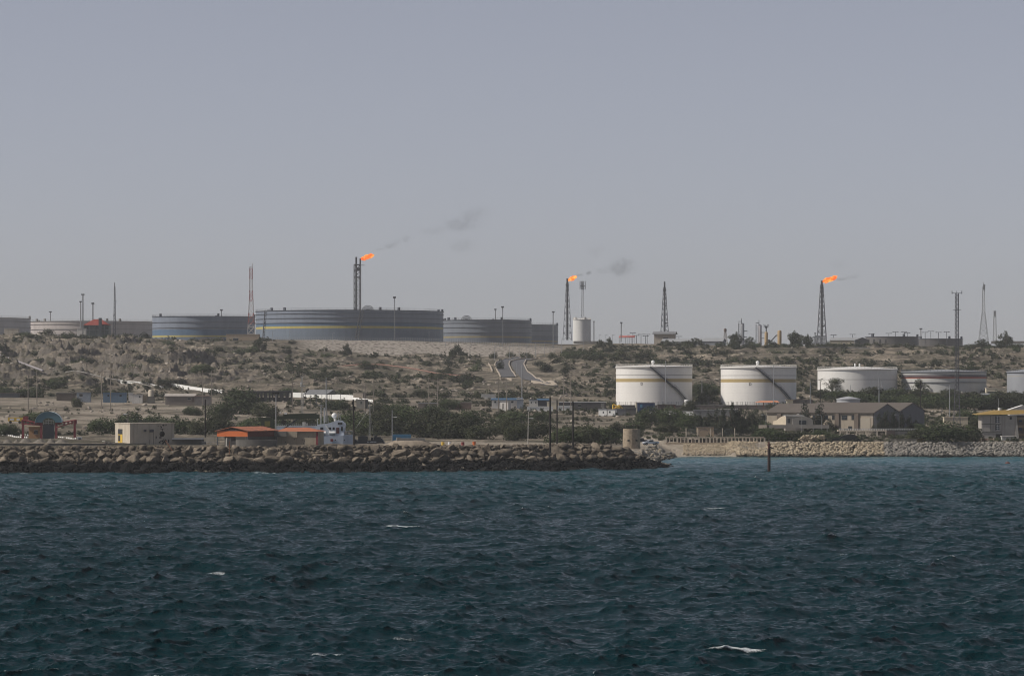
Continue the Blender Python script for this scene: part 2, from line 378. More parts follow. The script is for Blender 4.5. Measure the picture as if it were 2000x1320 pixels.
def sea():
    U = np.linspace(-.2, .2, 667); q = [205.0]
    while q[-1] < 1165: q.append(q[-1]*1.00066)
    Q = np.array(q); u, y = np.meshgrid(U, Q); x = u*y
    tiles = [(163.0, fft_tile(163.0, 1024, 4.7, R(-62), .21, 3, .10, 1.25), .31), (47.0, fft_tile(47.0, 512, 2.7, R(-40), .085, 5, .04, 1.1), -.5), (17.0, fft_tile(17.0, 256, 1.6, R(-75), .03, 15, .03, 1.0), 1.3),
             (271.0, fft_tile(271.0, 1024, 6.5, R(-80), .15, 8, .5, 1.0), .9)]
    gust = .72+.56*fbm(x/90, y/130, 3, 41)
    h = 0; dx = 0; dy = 0
    for Lt, (H, DX, DY), an in tiles:
        c, s = math.cos(an), math.sin(an); a = x*c+y*s; b = -x*s+y*c
        h = h+samp(H, Lt, a, b); ax = samp(DX, Lt, a, b); ay = samp(DY, Lt, a, b)
        dx = dx+ax*c-ay*s; dy = dy+ax*s+ay*c
    calm = np.interp(y, [205, 860, 1000, 1165], [1, 1, .55, .3])
    h = h*gust*calm; dx = dx*gust*calm; dy = dy*gust*calm
    # the larger breaking crests in view: photo column, distance, width, height
    foam = np.zeros_like(h)
    for px, Y, w, a, fo in ((1440, 279, 2.9, .50, .95), (1545, 276, 2.2, .25, .0), (785, 541, 3.0, .34, 1.2), (347, 443, 2.2, .2, .9), (628, 275, 1.9, .34, .75),
                         (440, 406, 3.6, .22, .72), (1392, 623, 3.2, .2, .95), (528, 322, 4.2, .34, .3), (280, 560, 2.0, .2, .6), (725, 470, 1.2, .12, .6),
                         (1180, 395, 3.0, .25, .35), (1655, 452, 2.0, .15, .6), (780, 300, 2.6, .3, .5), (1470, 360, 3.4, .3, .3), (905, 555, 2.2, .16, .6), (1890, 350, 2.0, .15, .45)):
        X0 = (px-1000)*Y/F; ex = (x-X0)/w; ey = (y-Y-.35*np.sin(ex*1.7)-.12*w*ex*.6)/(.34*w)
        g = np.exp(-ex**2)*np.where(ey < 0, np.exp(-(ey/.55)**2), np.exp(-(ey/1.3)**2)); h = h+a*g; dy = dy-g*a*.9
        if fo: foam += 1.15*fo*np.exp(-(ex/.8)**4)*np.exp(-((ey+.12)/.3)**2)
    jx = np.gradient(dx, axis=1)/np.gradient(x, axis=1); jy = np.gradient(dy, axis=0)/np.gradient(y, axis=0)
    J = (1+jx)*(1+jy); thr = np.quantile(J[h > .1], .012)
    fm = np.clip((thr-J)/.2+.4, 0, 1)*(h > .15)*np.clip(fbm(x/40, y/50, 3, 51)*4-1.7, 0, 1)
    yc = coast(1000+u*F); near = np.clip(1-np.abs(y-yc+2.0)/2.6, 0, 1)*np.where(u*F+1000 < 1318, 1, .5)
    foam = foam+fm*1.1+near*np.clip(fbm(x/6, y/9, 4, 61)*3.4-1.55, 0, 1)*1.0
    sh = np.clip((y-985)/120, 0, 1)*np.clip((1000+u*F-1150)/150, 0, 1)+.3*np.clip((y-560)/350, 0, 1)
    v = np.stack([x+dx, y+dy, h], -1).reshape(-1, 3)
    n1, n2 = h.shape; ix = np.arange(n1*n2).reshape(n1, n2)
    f = np.stack([ix[:-1,:-1], ix[:-1,1:], ix[1:,1:], ix[1:,:-1]], -1).reshape(-1, 4)
    # open water beyond the modelled waves, and under the harbour
    ext = np.array([(-1700,-400,-1.3),(1700,-400,-1.3),(1700,1240,-1.3),(-1700,1240,-1.3)]); k = len(v)
    v = np.concatenate([v, ext]); f = np.concatenate([f, [[k,k+1,k+2,k+3]]])
    me = npmesh('sea', v, f, m_sea(), True)
    for nm, arr in (('foam', foam), ('shallow', sh)):
        a = me.attributes.new(nm, 'FLOAT', 'POINT'); a.data.foreach_set('value', np.concatenate([np.clip(arr, 0, 1.3).ravel(), [0, 0, 0, 0]]).astype(np.float32))
    tag(link('sea', me), kind='structure')
sea()

# ------------------------------------------------------------------ rock kit
def m_rock(name, c0, c1, wet_z=2.2, wet=True):
    m, t, b = nmat(name); N = t.nodes; L = t.links; g = N.new('ShaderNodeNewGeometry')
    n = N.new('ShaderNodeTexNoise'); n.inputs['Scale'].default_value = .55; n.inputs['Detail'].default_value = 9; n.inputs['Roughness'].default_value = .7
    L.new(g.outputs['Position'], n.inputs['Vector'])
    r = N.new('ShaderNodeValToRGB'); r.color_ramp.elements[0].position = .3; r.color_ramp.elements[1].position = .68
    r.color_ramp.elements[0].color = (*c0, 1); r.color_ramp.elements[1].color = (*c1, 1); L.new(n.outputs[0], r.inputs[0])
    oi = N.new('ShaderNodeObjectInfo'); hv = N.new('ShaderNodeHueSaturation'); mr = N.new('ShaderNodeMapRange')
    mr.inputs[3].default_value = .68; mr.inputs[4].default_value = 1.3; L.new(oi.outputs['Random'], mr.inputs[0]); L.new(mr.outputs[0], hv.inputs['Value'])
    L.new(r.outputs[0], hv.inputs['Color']); out = hv.outputs[0]
    if wet:   # the tide keeps the foot of the rocks dark with weed
        sx = N.new('ShaderNodeSeparateXYZ'); L.new(g.outputs['Position'], sx.inputs[0])
        ad = N.new('ShaderNodeMath'); ad.operation = 'MULTIPLY_ADD'; L.new(n.outputs[0], ad.inputs[0]); ad.inputs[1].default_value = 2.2; L.new(sx.outputs[2], ad.inputs[2])
        w = N.new('ShaderNodeMapRange'); w.inputs[1].default_value = wet_z+.8; w.inputs[2].default_value = wet_z+1.7; L.new(ad.outputs[0], w.inputs[0])
        mx = N.new('ShaderNodeMix'); mx.data_type = 'RGBA'; L.new(w.outputs[0], mx.inputs['Factor'])
        mx.inputs['A'].default_value = (.006, .006, .0065, 1); L.new(out, mx.inputs['B']); out = mx.outputs['Result']
    L.new(out, b.inputs['Base Color']); b.inputs['Roughness'].default_value = .9; b.inputs['Specular IOR Level'].default_value = .15
    bp = N.new('ShaderNodeBump'); bp.inputs['Strength'].default_value = .9; bp.inputs['Distance'].default_value = .35
    n2 = N.new('ShaderNodeTexNoise'); n2.inputs['Scale'].default_value = 1.6; n2.inputs['Detail'].default_value = 8; n2.inputs['Roughness'].default_value = .7
    L.new(g.outputs['Position'], n2.inputs['Vector']); L.new(n2.outputs[0], bp.inputs['Height']); L.new(bp.outputs[0], b.inputs['Normal'])
    return m
def rock_mesh(name, mat, seed, cuts=2, n=13):
    r = random.Random(seed); bm = bmesh.new()
    for i in range(n):
        d = Vector((r.gauss(0,1), r.gauss(0,1), r.gauss(0,1))).normalized(); d *= .5*r.uniform(.85, 1.1)
        bm.verts.new(d)
    h = bmesh.ops.convex_hull(bm, input=bm.verts)
    bmesh.ops.delete(bm, geom=[e for e in h['geom_interior'] if isinstance(e, bmesh.types.BMVert)], context='VERTS')
    if cuts:
        bmesh.ops.bevel(bm, geom=list(bm.edges), offset=.035, segments=1, affect='EDGES')
        bmesh.ops.triangulate(bm, faces=bm.faces)
        bmesh.ops.subdivide_edges(bm, edges=[e for e in bm.edges if e.calc_length() > .14], cuts=cuts, use_grid_fill=True)
        bmesh.ops.triangulate(bm, faces=bm.faces)
        from mathutils import noise as mn
        for v in bm.verts:
            o = Vector((seed*3.1, seed*1.7, 0)); v.co += v.co.normalized()*(.035*mn.noise(v.co*3.2+o)+.03*mn.noise(v.co*8+o))
    else: bmesh.ops.triangulate(bm, faces=bm.faces)
    me = bpy.data.meshes.new(name); bm.to_mesh(me); bm.free(); me.materials.append(mat); return me
def arrays(me):
    v = np.zeros(len(me.vertices)*3); me.vertices.foreach_get('co', v); f = np.zeros(len(me.loops), dtype=np.int64); me.loops.foreach_get('vertex_index', f)
    return v.reshape(-1, 3), f.reshape(-1, 3)
def scatter_mesh(name, protos, spots, mat):
    """spots: x, y, z, sx, sy, sz -> one merged mesh"""
    V = []; Fc = []; k = 0; rr = np.random.default_rng(12)
    A = [arrays(p) for p in protos]
    for i, (x, y, z, sx, sy, sz) in enumerate(spots):
        v, f = A[i % len(A)]; a = rr.uniform(0, 6.28); tx = rr.uniform(-.35, .35)
        c, s = math.cos(a), math.sin(a); q = v*[sx, sy, sz]
        q = np.stack([q[:,0]*c-q[:,1]*s, q[:,0]*s+q[:,1]*c, q[:,2]], 1); c, s = math.cos(tx), math.sin(tx)
        q = np.stack([q[:,0]*c-q[:,2]*s, q[:,1], q[:,0]*s+q[:,2]*c], 1)+[x, y, z]
        V.append(q); Fc.append(f+k); k += len(v)
    return link(name, npmesh(name, np.concatenate(V), np.concatenate(Fc), mat, False, 3))

ROCK = m_rock('breakwater_rock', (.065, .053, .040), (.235, .196, .15), 2.75)
ROCKP = [rock_mesh('boulder', ROCK, 40+i, 1, 9+i%4) for i in range(14)]
FILLP = [rock_mesh('fill_stone', ROCK, 80+i, 0, 11) for i in range(10)]
# landmarks along the breakwater, to say which rock is meant
BWL = [(20,'left edge of the photo'),(62,'red gateway\'s kiosk'),(110,'red gateway\'s right half'),(165,'parked white truck'),(205,'low tin roof'),(240,'cream building\'s yellow door'),
 (295,'cream building\'s shaded side'),(345,'cream building\'s right end'),(400,'pole before the orange shed'),(447,'orange gable panel'),(500,'round concrete gun pit'),(555,'long beige wall'),
 (605,'hipped orange roof'),(655,'white ship\'s bridge'),(695,'pole beside the ship'),(725,'black tug'),(785,'blue container'),(825,'slab on the mound'),(870,'yellow drum'),
 (905,'red drum'),(960,'dense green thicket'),(1030,'pale lamp post'),(1075,'tallest dark pole'),(1119,'rightmost dark pole'),(1165,'thicket before the tower'),(1215,'round stone tower'),(1260,'white pickup'),(1305,'breakwater\'s tip')]
def near_bw(px): return min(BWL, key=lambda q: abs(q[0]-px))[1]
def breakwater():
    spots = []
    rows = [(.4, -.2, 'black'), (3.3, 1.2, 'dark lower'), (6.6, 2.9, 'brown middle'), (9.8, 4.5, 'tan upper'), (13.2, 5.65, 'pale crest')]
    pos = [0, 0, 0, 0, 0]
    for ri, (dy, z, tone) in enumerate(rows):
        px = -28+ri*9; last = [0, 0]
        while px < 1302:
            Yc = float(coast(px)); s = S(Yc); w = random.uniform(2.1, 4.4)*(1.0 if ri < 4 else .95)
            fz = float(crest(px))/6.3; w *= min(1, .35+fz*1.1)
            if ri >= 1 and z*1.0 > float(crest(px))+.2: px += 16; continue
            step = w*.70/s; px += step/2
            spots.append((px, dy, z, w, ri, tone)); px += step/2
    random.Random(3).shuffle(spots)
    seen = [q for q in spots if q[0] > 0]
    keep = set(id(q) for q in seen[:292]) if len(seen) > 292 else set(id(q) for q in seen)
    left = []
    for q in spots:
        px, dy, z, w, ri, tone = q
        Yc = float(coast(px)); X = (px-1000)*Yc/F; y = Yc+dy*min(1, .35+float(crest(px))/6.3)+random.uniform(-.5, .5)
        zz = z+random.uniform(-.3, .35)
        sc = (w*random.uniform(1.0, 1.5), w*random.uniform(.75, 1.1), w*random.uniform(.5, .82))
        if id(q) not in keep: left.append((X, y, zz, *sc)); continue
        o = bpy.data.objects.new('boulder', ROCKP[random.randrange(14)]); COL.objects.link(o)
        o.location = (X, y, zz); o.scale = sc; o.rotation_euler = (random.uniform(-.45, .45), random.uniform(-.45, .45), random.uniform(0, 6.28))
        shp = 'flat' if sc[2] < w*.57 else ('blocky' if sc[2] > w*.7 else 'sloping')
        size = 'big' if w > 3.5 else ('middling' if w > 2.8 else 'small')
        tag(o, f"{size} {shp} {tone} boulder of the breakwater by the {near_bw(px)}", 'boulder', 'armour boulders of the breakwater', auto=True)
    fill = left
    rr = random.Random(5)
    for i in range(3000):
        px = rr.uniform(-330, 1312); t = rr.random(); Yc = float(coast(px)); c = float(crest(px))
        w = rr.uniform(.7, 1.9); dy = t*15; zc = min(dy*.45, c)-.45
        if zc > c: continue
        fill.append(((px-1000)*Yc/F, Yc+dy*min(1, .35+c/6.3), zc, w*1.2, w, w*.75))
    for i in range(900):   # flat crest and the back of the tip
        px = rr.uniform(-330, 1290); c = float(crest(px)); Yc = float(coast(px)); w = rr.uniform(.5, 1.5); dy = rr.uniform(12, 24 if px < 960 else 32)
        if px > 700 or rr.random() < .5: fill.append(((px-1000)*Yc/F, Yc+dy, c-.1 if dy < 26 else c-.4, w*1.3, w, w*.7))
    for i in range(60):    # armour outside the picture on the left
        px = rr.uniform(-330, -30); k = rr.random(); Yc = float(coast(px)); w = rr.uniform(2.4, 4)
        fill.append(((px-1000)*Yc/F, Yc+k*13, k*5.7, w*1.2, w, w*.65))
    tag(scatter_mesh('breakwater_rubble', FILLP, fill, ROCK), kind='stuff')
breakwater()
def riprap():
    rr = random.Random(9)
    TAN = m_rock('riprap_tan', (.22, .18, .125), (.42, .355, .26), .55); GREY = m_rock('riprap_grey', (.11, .105, .095), (.27, .25, .22), .55)
    A = []; B = []; C = []
    for i in range(5200):
        px = rr.uniform(1440, 2330); t = rr.random(); w = rr.uniform(.75, 1.5); Yc = 1131
        z = t*5.0-.5; y = Yc+z*1.6-.3
        if px < 1500: z *= .62
        (A if px < 1729 else B).append(((px-1000)*Yc/F, y, z-.1, w*1.35, w, w*.7))
    for i in range(1800):
        px = rr.uniform(1335, 1480); t = rr.random()**.8; w = rr.uniform(.35, .85)
        Y = 1131+5+t*11; k = np.clip((px-1345)/110, 0, 1)
        A.append(((px-1000)*Y/F, Y, gz((px-1000)*Y/F, Y)+.05, w*1.4, w, w*.7))
    for i in range(2600):
        px = rr.uniform(1185, 1335); t = rr.random(); w = rr.uniform(.5, 1.7); Y = 968+157*t
        if px < 1262: w *= .55
        if gz((px-1000)*Y/F, Y) < -.8 or (Y > 1045 and px < 1262): continue
        X = (px-1000)*Y/F; (B if rr.random() < .6 else A).append((X, Y, gz(X, Y), w*1.3, w, w*.6))
    for i in range(700):
        px = rr.uniform(1560, 1610); t = rr.random(); w = rr.uniform(.5, 1.0); Y = 1142+rr.uniform(0, 4)
        A.append(((px-1000)*Y/F, Y, 4.0+t*2.4*np.clip((px-1552)/18, 0, 1), w*1.2, w, w*.8))
    tag(scatter_mesh('riprap_stones', FILLP, A, TAN), kind='stuff'); tag(scatter_mesh('grey_riprap_stones', FILLP, B, GREY), kind='stuff')
    H = []
    HR = m_rock('hill_stone', (.16, .14, .12), (.40, .355, .30), 0, False)
    for i in range(5200):
        px = rr.uniform(-250, 2250); Y = rr.uniform(1540, 2040) if rr.random() < .8 else rr.uniform(1150, 1540)
        X = (px-1000)*Y/F
        if px > 940 and px < 1100 and 1700 < Y: continue
        cl = fbm(np.array([X/30]), np.array([Y/30]), 3, 71)[0]
        if cl < .5: continue
        w = rr.uniform(.5, 2.1)*(1.4 if px < 520 and Y > 1650 else 1); H.append((X, Y, gz(X, Y)+.1, w*1.3, w, w*.75))
    tag(scatter_mesh('hillside_stones', FILLP, H, HR), kind='stuff')
riprap()

# ------------------------------------------------------------------ plants
def m_leaf(name, c, var=.35):
    m, t, b = nmat(name); N = t.nodes; L = t.links
    oi = N.new('ShaderNodeObjectInfo'); g = N.new('ShaderNodeNewGeometry')
    n = N.new('ShaderNodeTexNoise'); n.inputs['Scale'].default_value = .5; n.inputs['Detail'].default_value = 3; L.new(g.outputs['Position'], n.inputs['Vector'])
    r = N.new('ShaderNodeValToRGB'); r.color_ramp.elements[0].position = .3; r.color_ramp.elements[1].position = .7
    r.color_ramp.elements[0].color = (c[0]*(1-var), c[1]*(1-var), c[2]*(1-var), 1); r.color_ramp.elements[1].color = (c[0]*(1+var)*1.1, c[1]*(1+var), c[2]*(1+var)*.9, 1)
    L.new(n.outputs[0], r.inputs[0])
    hv = N.new('ShaderNodeHueSaturation'); mr = N.new('ShaderNodeMapRange'); mr.inputs[3].default_value = .7; mr.inputs[4].default_value = 1.25
    L.new(oi.outputs['Random'], mr.inputs[0]); L.new(mr.outputs[0], hv.inputs['Value']); L.new(r.outputs[0], hv.inputs['Color'])
    L.new(hv.outputs[0], b.inputs['Base Color']); b.inputs['Roughness'].default_value = .75; b.inputs['Specular IOR Level'].default_value = .15
    return m
LEAF = m_leaf('olive_foliage', (.046, .056, .031)); LEAFG = m_leaf('green_foliage', (.047, .068, .030)); LEAFD = m_leaf('dark_foliage', (.028, .037, .025))
BARK = M('bark', (.09, .07, .05))
def crown(name, mat, seed, lobes, n, leaf, upright=False):
    """unit crown (1 wide, ~1 tall) of leaf clumps: lobes = [(x,y,z,rx,rz)]"""
    r = np.random.default_rng(seed); V = []; Fc = []
    wts = np.array([l[3]**2*l[4] for l in lobes]); wts /= wts.sum(); pick = r.choice(len(lobes), n, p=wts)
    d = r.normal(size=(n, 3)); d /= np.linalg.norm(d, axis=1)[:, None]; rad = r.random(n)**.38
    l = np.array(lobes)[pick]
    P = np.stack([l[:,0]+d[:,0]*rad*l[:,3], l[:,1]+d[:,1]*rad*l[:,3], l[:,2]+d[:,2]*rad*l[:,4]], 1)
    holes = fbm(P[:,0]*5+seed, P[:,2]*6+P[:,1]*5, 3, seed % 7); keep = (holes > .36) & (P[:,2] > .0); P = P[keep]; d = d[keep]
    nn = d*.9+r.normal(size=d.shape)*.75; nn[:,2] += .25; nn /= np.linalg.norm(nn, axis=1)[:, None]
    a = np.cross(nn, r.normal(size=nn.shape)); a /= np.linalg.norm(a, axis=1)[:, None]; b = np.cross(nn, a)
    sz = leaf*r.uniform(.5, 1.3, len(P))[:, None]
    v = np.stack([P-a*sz, P-b*sz*.7, P+a*sz, P+b*sz*.7], 1).reshape(-1, 3); f = np.arange(len(P)*4).reshape(-1, 4)
    return npmesh(name, v, f, mat)
def lobes(seed, k, kind):
    r = random.Random(seed); L = []
    if kind == 'dome':
        L = [(0, 0, .36, .34, .42)]
        for i in range(k):
            a = r.uniform(0, 6.28); d = r.uniform(.14, .36); L.append((d*math.cos(a), d*math.sin(a), r.uniform(.15, .75-d*.9), r.uniform(.10, .2), r.uniform(.14, .28)))
    elif kind == 'bush':
        for i in range(k):
            a = r.uniform(0, 6.28); d = r.uniform(0, .38); L.append((d*math.cos(a), d*math.sin(a), r.uniform(.15, .5), r.uniform(.10, .24), r.uniform(.2, .42)))
    elif kind == 'tall':
        for i in range(k):
            z = (i+.5)/k; w = .34*(1-z*.75); a = r.uniform(0, 6.28); L.append((w*.5*math.cos(a), w*.5*math.sin(a), .12+.84*z, max(.08, w*r.uniform(.7, 1)), .16))
    elif kind == 'ragged':
        for i in range(k):
            a = r.uniform(0, 6.28); d = r.uniform(.05, .44); L.append((d*math.cos(a), d*math.sin(a), r.uniform(.1, .88-d*.8), r.uniform(.08, .17), r.uniform(.1, .2)))
    elif kind == 'open':
        for i in range(k):
            a = r.uniform(0, 6.28); d = r.uniform(.12, .42); L.append((d*math.cos(a), d*math.sin(a), r.uniform(.28, .85), r.uniform(.10, .19), r.uniform(.10, .2)))
    return L
def plant_proto(name, kind, mat, seed, k, n, leaf, trunk=True):
    t = T(name, 'x', 'tree', (0, -500, 0))
    c = link('crown', crown('crown', mat, seed, lobes(seed, k, kind), n, leaf), t)
    if trunk:
        mb = MB(); r = random.Random(seed); top = .35 if kind in ('dome', 'bush') else .55
        mb.cyl((0,0,-.1), (.02,.0,top*.6), .030, .02, 7)
        for i in range(6):
            a = r.uniform(0, 6.28); d = r.uniform(.12, .3); mb.cyl((.02, 0, top*.5*r.uniform(.7, 1)), (d*math.cos(a), d*math.sin(a), top+.25*r.random()), .016, .006, 5)
        mb.build('trunk', BARK, t)
    return t
PROTO = {
 'dome': [plant_proto('spreading_tree', 'dome', (LEAFG, LEAF)[i % 2], 20+i, 12, 5200, .023) for i in range(5)],
 'open': [plant_proto('open_tree', 'open', LEAF, 50+i, 13, 2600, .020) for i in range(3)],
 'ragged': [plant_proto('ragged_tree', 'ragged', LEAF, 70+i, 24, 4200, .026) for i in range(3)],
 'tall': [plant_proto('upright_tree', 'tall', LEAFD, 30+i, 9, 3000, .024) for i in range(3)],
}
BUSHM = [crown('shrub', (LEAF, LEAFG, LEAFD)[i % 3], 60+i, lobes(60+i, 9, 'bush'), 1500, .032) for i in range(7)]
LAND = [(0,650,'long pale tank at the far left'),(85,650,'red-roofed lookout cabin'),(223,650,'thin dark mast'),(400,660,'smaller blue-banded tank'),(490,665,'red and white lattice tower'),(600,690,'left part of the gravel bank'),(760,690,'right part of the gravel bank'),
 (900,700,'head of the curving road'),(1010,715,'twin curving roads'),(1060,740,'road barrier\'s lower end'),(1108,665,'middle flare tower'),(1135,665,'small white tank on the ridge'),(1225,665,'red canopy on the ridge'),(1298,665,'unlit lattice tower'),(1360,675,'long grey ridge shed'),(1447,665,'process columns'),(1605,672,'right flare tower'),(1665,680,'cream ridge house'),(1790,678,'grey ridge tanks'),(1920,668,'pale lattice tower at right'),
 (1277,715,'first white tank'),(1481,715,'second white tank'),(1674,722,'third white tank'),(1843,725,'red-banded tank'),(1990,725,'grey tank at the right edge'),
 (40,725,'white pipeline on the left slope'),(150,735,'sandy track'),(180,770,'pale blue hut'),(225,775,'blue trailer'),(360,780,'long low house'),(500,780,'ruined arcade'),(620,780,'open shed with grey roof'),(700,785,'white wall\'s right end'),(850,780,'low brown hut'),(985,790,'white-doored hut'),(1060,790,'cream hut'),(1140,790,'long shed with white roof edge'),(1185,805,'white twin huts'),(1270,795,'blue cabin'),
 (95,830,'red gateway'),(275,840,'cream block building'),(420,850,'dark pole by the orange shed'),(500,845,'orange-roofed shed'),(570,830,'green crane'),(655,835,'white ship'),(722,850,'black tug'),(785,855,'blue container'),(890,855,'coloured drums'),(1031,850,'pale lamp post'),(1080,850,'dark poles'),(1235,860,'round stone tower'),(1270,860,'white pickup'),(1390,850,'arched fence panels'),(1400,860,'white colonnade'),(1545,830,'cream villa'),(1600,815,'left end of the warehouse'),(1740,820,'near warehouse gable'),(1805,820,'far warehouse gable'),(1700,850,'ruined pavilion'),(1815,862,'yellow kiosk'),(1880,850,'tall guyed antenna mast'),(1950,840,'yellow-roofed building'),(1655,785,'cone-roofed grey tank')]
def near_land(px, py):
    x, y, n = min(LAND, key=lambda q: (q[0]-px)**2+(2.2*(q[1]-py))**2); dx = px-x; dy = py-y
    if abs(dx) > abs(2.2*dy)+6: rel = ('well ' if abs(dx) > 45 else '')+('right of' if dx > 0 else 'left of')
    else: rel = 'below' if dy > 4 else ('above' if dy < -4 else 'beside')
    return f"{rel} the {n}"
def plant(kind, px, py, w, h, Y=None):
    p = AT(px, py, Y); s = S(p.y); w *= s*1.25; h *= s*1.15
    size = 'large' if w > 12 else ('medium' if w > 6 else 'small')
    if kind == 'shrub':
        o = bpy.data.objects.new('shrub', random.choice(BUSHM)); COL.objects.link(o); o.location = p-Vector((0, 0, .12*h)); o.rotation_euler = (0, 0, random.uniform(0, 6.28))
        o.scale = (w, w*random.uniform(.8, 1.1), h*1.35)
        return tag(o, f"{size} {random.choice(['dusty', 'dark', 'rounded', 'ragged'])} shrub {near_land(px, py)}", 'shrub', 'shrubs on the dry slopes', auto=True)
    pr = random.choice(PROTO[kind]); cn = {'dome': 'dense spreading green tree', 'open': 'open-crowned tree', 'ragged': 'ragged dark tree', 'tall': 'upright dark tree'}[kind]
    used = pr.get('used'); pr['used'] = 1
    kx = 1.0 if kind != 'tall' else 1.7
    o = dup(pr, p-Vector((0, 0, .04*h)), random.uniform(0, 6.28), (w*kx, w*kx, h*1.12), auto=True)
    o['label'] = f"{size} {cn} {near_land(px, py)}"; o['group'] = cn.replace('tree', 'trees')+' of the shore and slopes'
    return o
DOME = [(14,850,62,26),(75,828,88,26),(150,795,28,22),(205,846,74,34),(255,842,70,42),(305,840,64,34),(345,846,78,36),(392,850,58,38),(430,848,66,42),(375,812,40,20),
 (470,808,84,58),(430,818,60,34),(520,815,60,30),(500,850,84,38),(548,846,56,34),(595,848,62,40),(640,842,60,34),(685,838,66,36),(660,800,60,22),(715,845,66,40),(755,848,80,52),(745,805,50,24),(800,846,90,58),(780,812,60,30),
 (845,852,100,56),(850,820,70,32),(890,856,96,48),(915,838,60,40),(940,858,80,34),(880,800,50,22),(985,850,60,34),(1010,862,64,36),(1000,824,66,24),(1045,858,78,42),(1060,822,44,22),(1100,866,66,34),(1140,868,76,36),(1180,868,70,38),
 (1205,852,46,26),(1240,846,50,26),(1270,826,56,36),(1310,828,66,40),(1345,842,60,38),(1345,808,34,26),(1300,846,50,20),(1505,862,76,28),(1555,862,80,22),(1600,858,60,20),(1640,862,60,18),(1490,850,50,30),
 (1620,795,64,22),(1680,792,72,30),(1730,794,60,28),(1775,796,62,30),(1820,798,66,34),(1870,800,60,32),(1915,800,66,34),(1960,800,70,38),(1890,826,60,30),(1925,800,60,24),(1990,790,60,24),(1600,778,40,18),(1640,782,60,22),(1700,780,60,24),(1750,782,60,26),(1800,784,60,24),(1850,784,60,26),(1900,786,60,24),(1950,786,60,24),(1380,790,40,30),(1370,770,46,30),(1392,770,30,24),(1945,820,60,20),
 (1850,866,96,44),(1800,862,70,28),(1790,850,50,22),(1890,862,60,36),(1905,846,40,34),(1580,802,40,24),(820,775,34,16),(560,772,46,18),(330,760,60,18),(395,752,50,20),(60,775,70,22),(110,758,46,22),(10,770,40,16)]
OPEN = [(1625,772,52,26),(1555,672,38,28),(1358,662,24,16),(1575,674,24,22),(1435,675,30,26),(1465,676,20,20),(674,696,28,24),(505,694,26,28),(1298,656,30,12),(1962,688,30,30),(1918,672,26,16),(890,698,40,24),(1188,668,18,16),(1172,668,12,14),(1790,782,44,34),(1520,820,40,30)]
TALL = [(1385,846,22,34),(1400,850,22,42),(1415,852,22,46),(1430,850,22,50),(1444,850,22,44),(1458,848,22,42),(1472,850,22,38),(1368,846,20,30),(1490,840,18,30),(1572,850,28,50),(1602,850,30,46),(1716,852,20,34),(1732,852,22,38),(1746,852,20,38),(1762,852,20,35),(1776,852,16,30),(288,765,10,14),(216,762,10,18),(205,762,8,16),(1620,842,18,20),(1788,839,16,14)]
for q in DOME: plant('dome', *q)
for q in OPEN: plant('open' if q[1] > 700 else 'ragged', q[0], q[1], q[2], q[3], 2085 if q[1] < 690 and q[1] > 650 and q[0] > 1100 else None)
for q in TALL: plant('tall', *q)
for g in PROTO.values():
    for pr in g:
        for c in [o for o in bpy.data.objects if o.parent == pr]: bpy.data.objects.remove(c)
        bpy.data.objects.remove(pr)
KIDS.clear()
SHR = [(1335,674,26,9),(1350,672,20,8),(1375,672,30,8),(1392,672,22,9),(1405,676,24,9),(1430,678,30,14),(1462,678,24,9),(1478,680,30,12),(1508,682,40,14),(1530,680,30,10),(1548,678,24,9),(1560,676,30,14),(1588,680,26,8),(1622,676,14,10),(1612,686,30,9),(1680,688,40,8),(1745,688,40,12),(1775,690,30,14),(1810,688,34,10),(1840,690,24,9),(1900,682,34,12),(1930,684,30,10),(1955,688,26,12),(1985,690,26,14),(1440,688,40,14),(1500,694,50,14),(33,660,30,10),(92,660,46,14),(130,666,30,16),(165,664,36,14),(60,662,30,9),(236,676,42,20),(212,672,28,12),(285,664,30,12),(262,690,30,12),(65,705,34,18),(30,700,34,16),(155,722,46,18),(130,740,34,16),(8,690,24,20),(205,716,22,14),(345,728,36,16),(300,735,44,18),(260,738,50,18),
 (330,700,26,14),(430,690,36,14),(475,690,30,14),(492,696,26,18),(520,700,30,12),(560,700,36,12),(600,702,46,14),(640,705,40,12),(570,672,24,7),(875,716,36,12),(830,720,34,12),(910,752,48,24),(870,728,34,14),(960,700,24,14),(1000,697,18,10),(1028,698,26,14),
 (975,722,24,18),(925,728,30,16),(1065,726,44,18),(1050,716,30,12),(1120,708,50,18),(1090,715,40,16),(1150,712,50,18),(1080,700,30,12),(1140,690,30,14),(1175,700,44,18),(1210,705,50,20),(1250,704,50,20),(1190,690,30,14),(1220,688,34,12),(1290,712,50,22),(1320,706,40,16),(1370,714,60,26),(1410,700,36,16),(1340,696,30,12),(1385,690,30,12)]
for q in SHR: plant('shrub', *q)
NS = 288-len(SHR); k = 0
while k < NS:
    px = random.uniform(-10, 2010); py = random.choice([random.uniform(676, 765), random.uniform(676, 765), random.uniform(785, 850)])
    d = fbm(np.array([px/60]), np.array([py/14]), 3, 81)[0]
    dens = .35 if px < 520 else .75
    if d < .47 or random.random() > dens: continue
    if 950 < px < 1095 and 694 < py < 745: continue
    if 600 < px < 1095 and py < 700: continue
    if px < 520 and 780 < py < 830 and random.random() < .75: continue
    s = 1 if py < 765 else .9
    w = random.choice([random.uniform(8, 18), random.uniform(14, 34)])*s
    plant('shrub', px, py, w, w*random.uniform(.38, .6)); k += 1
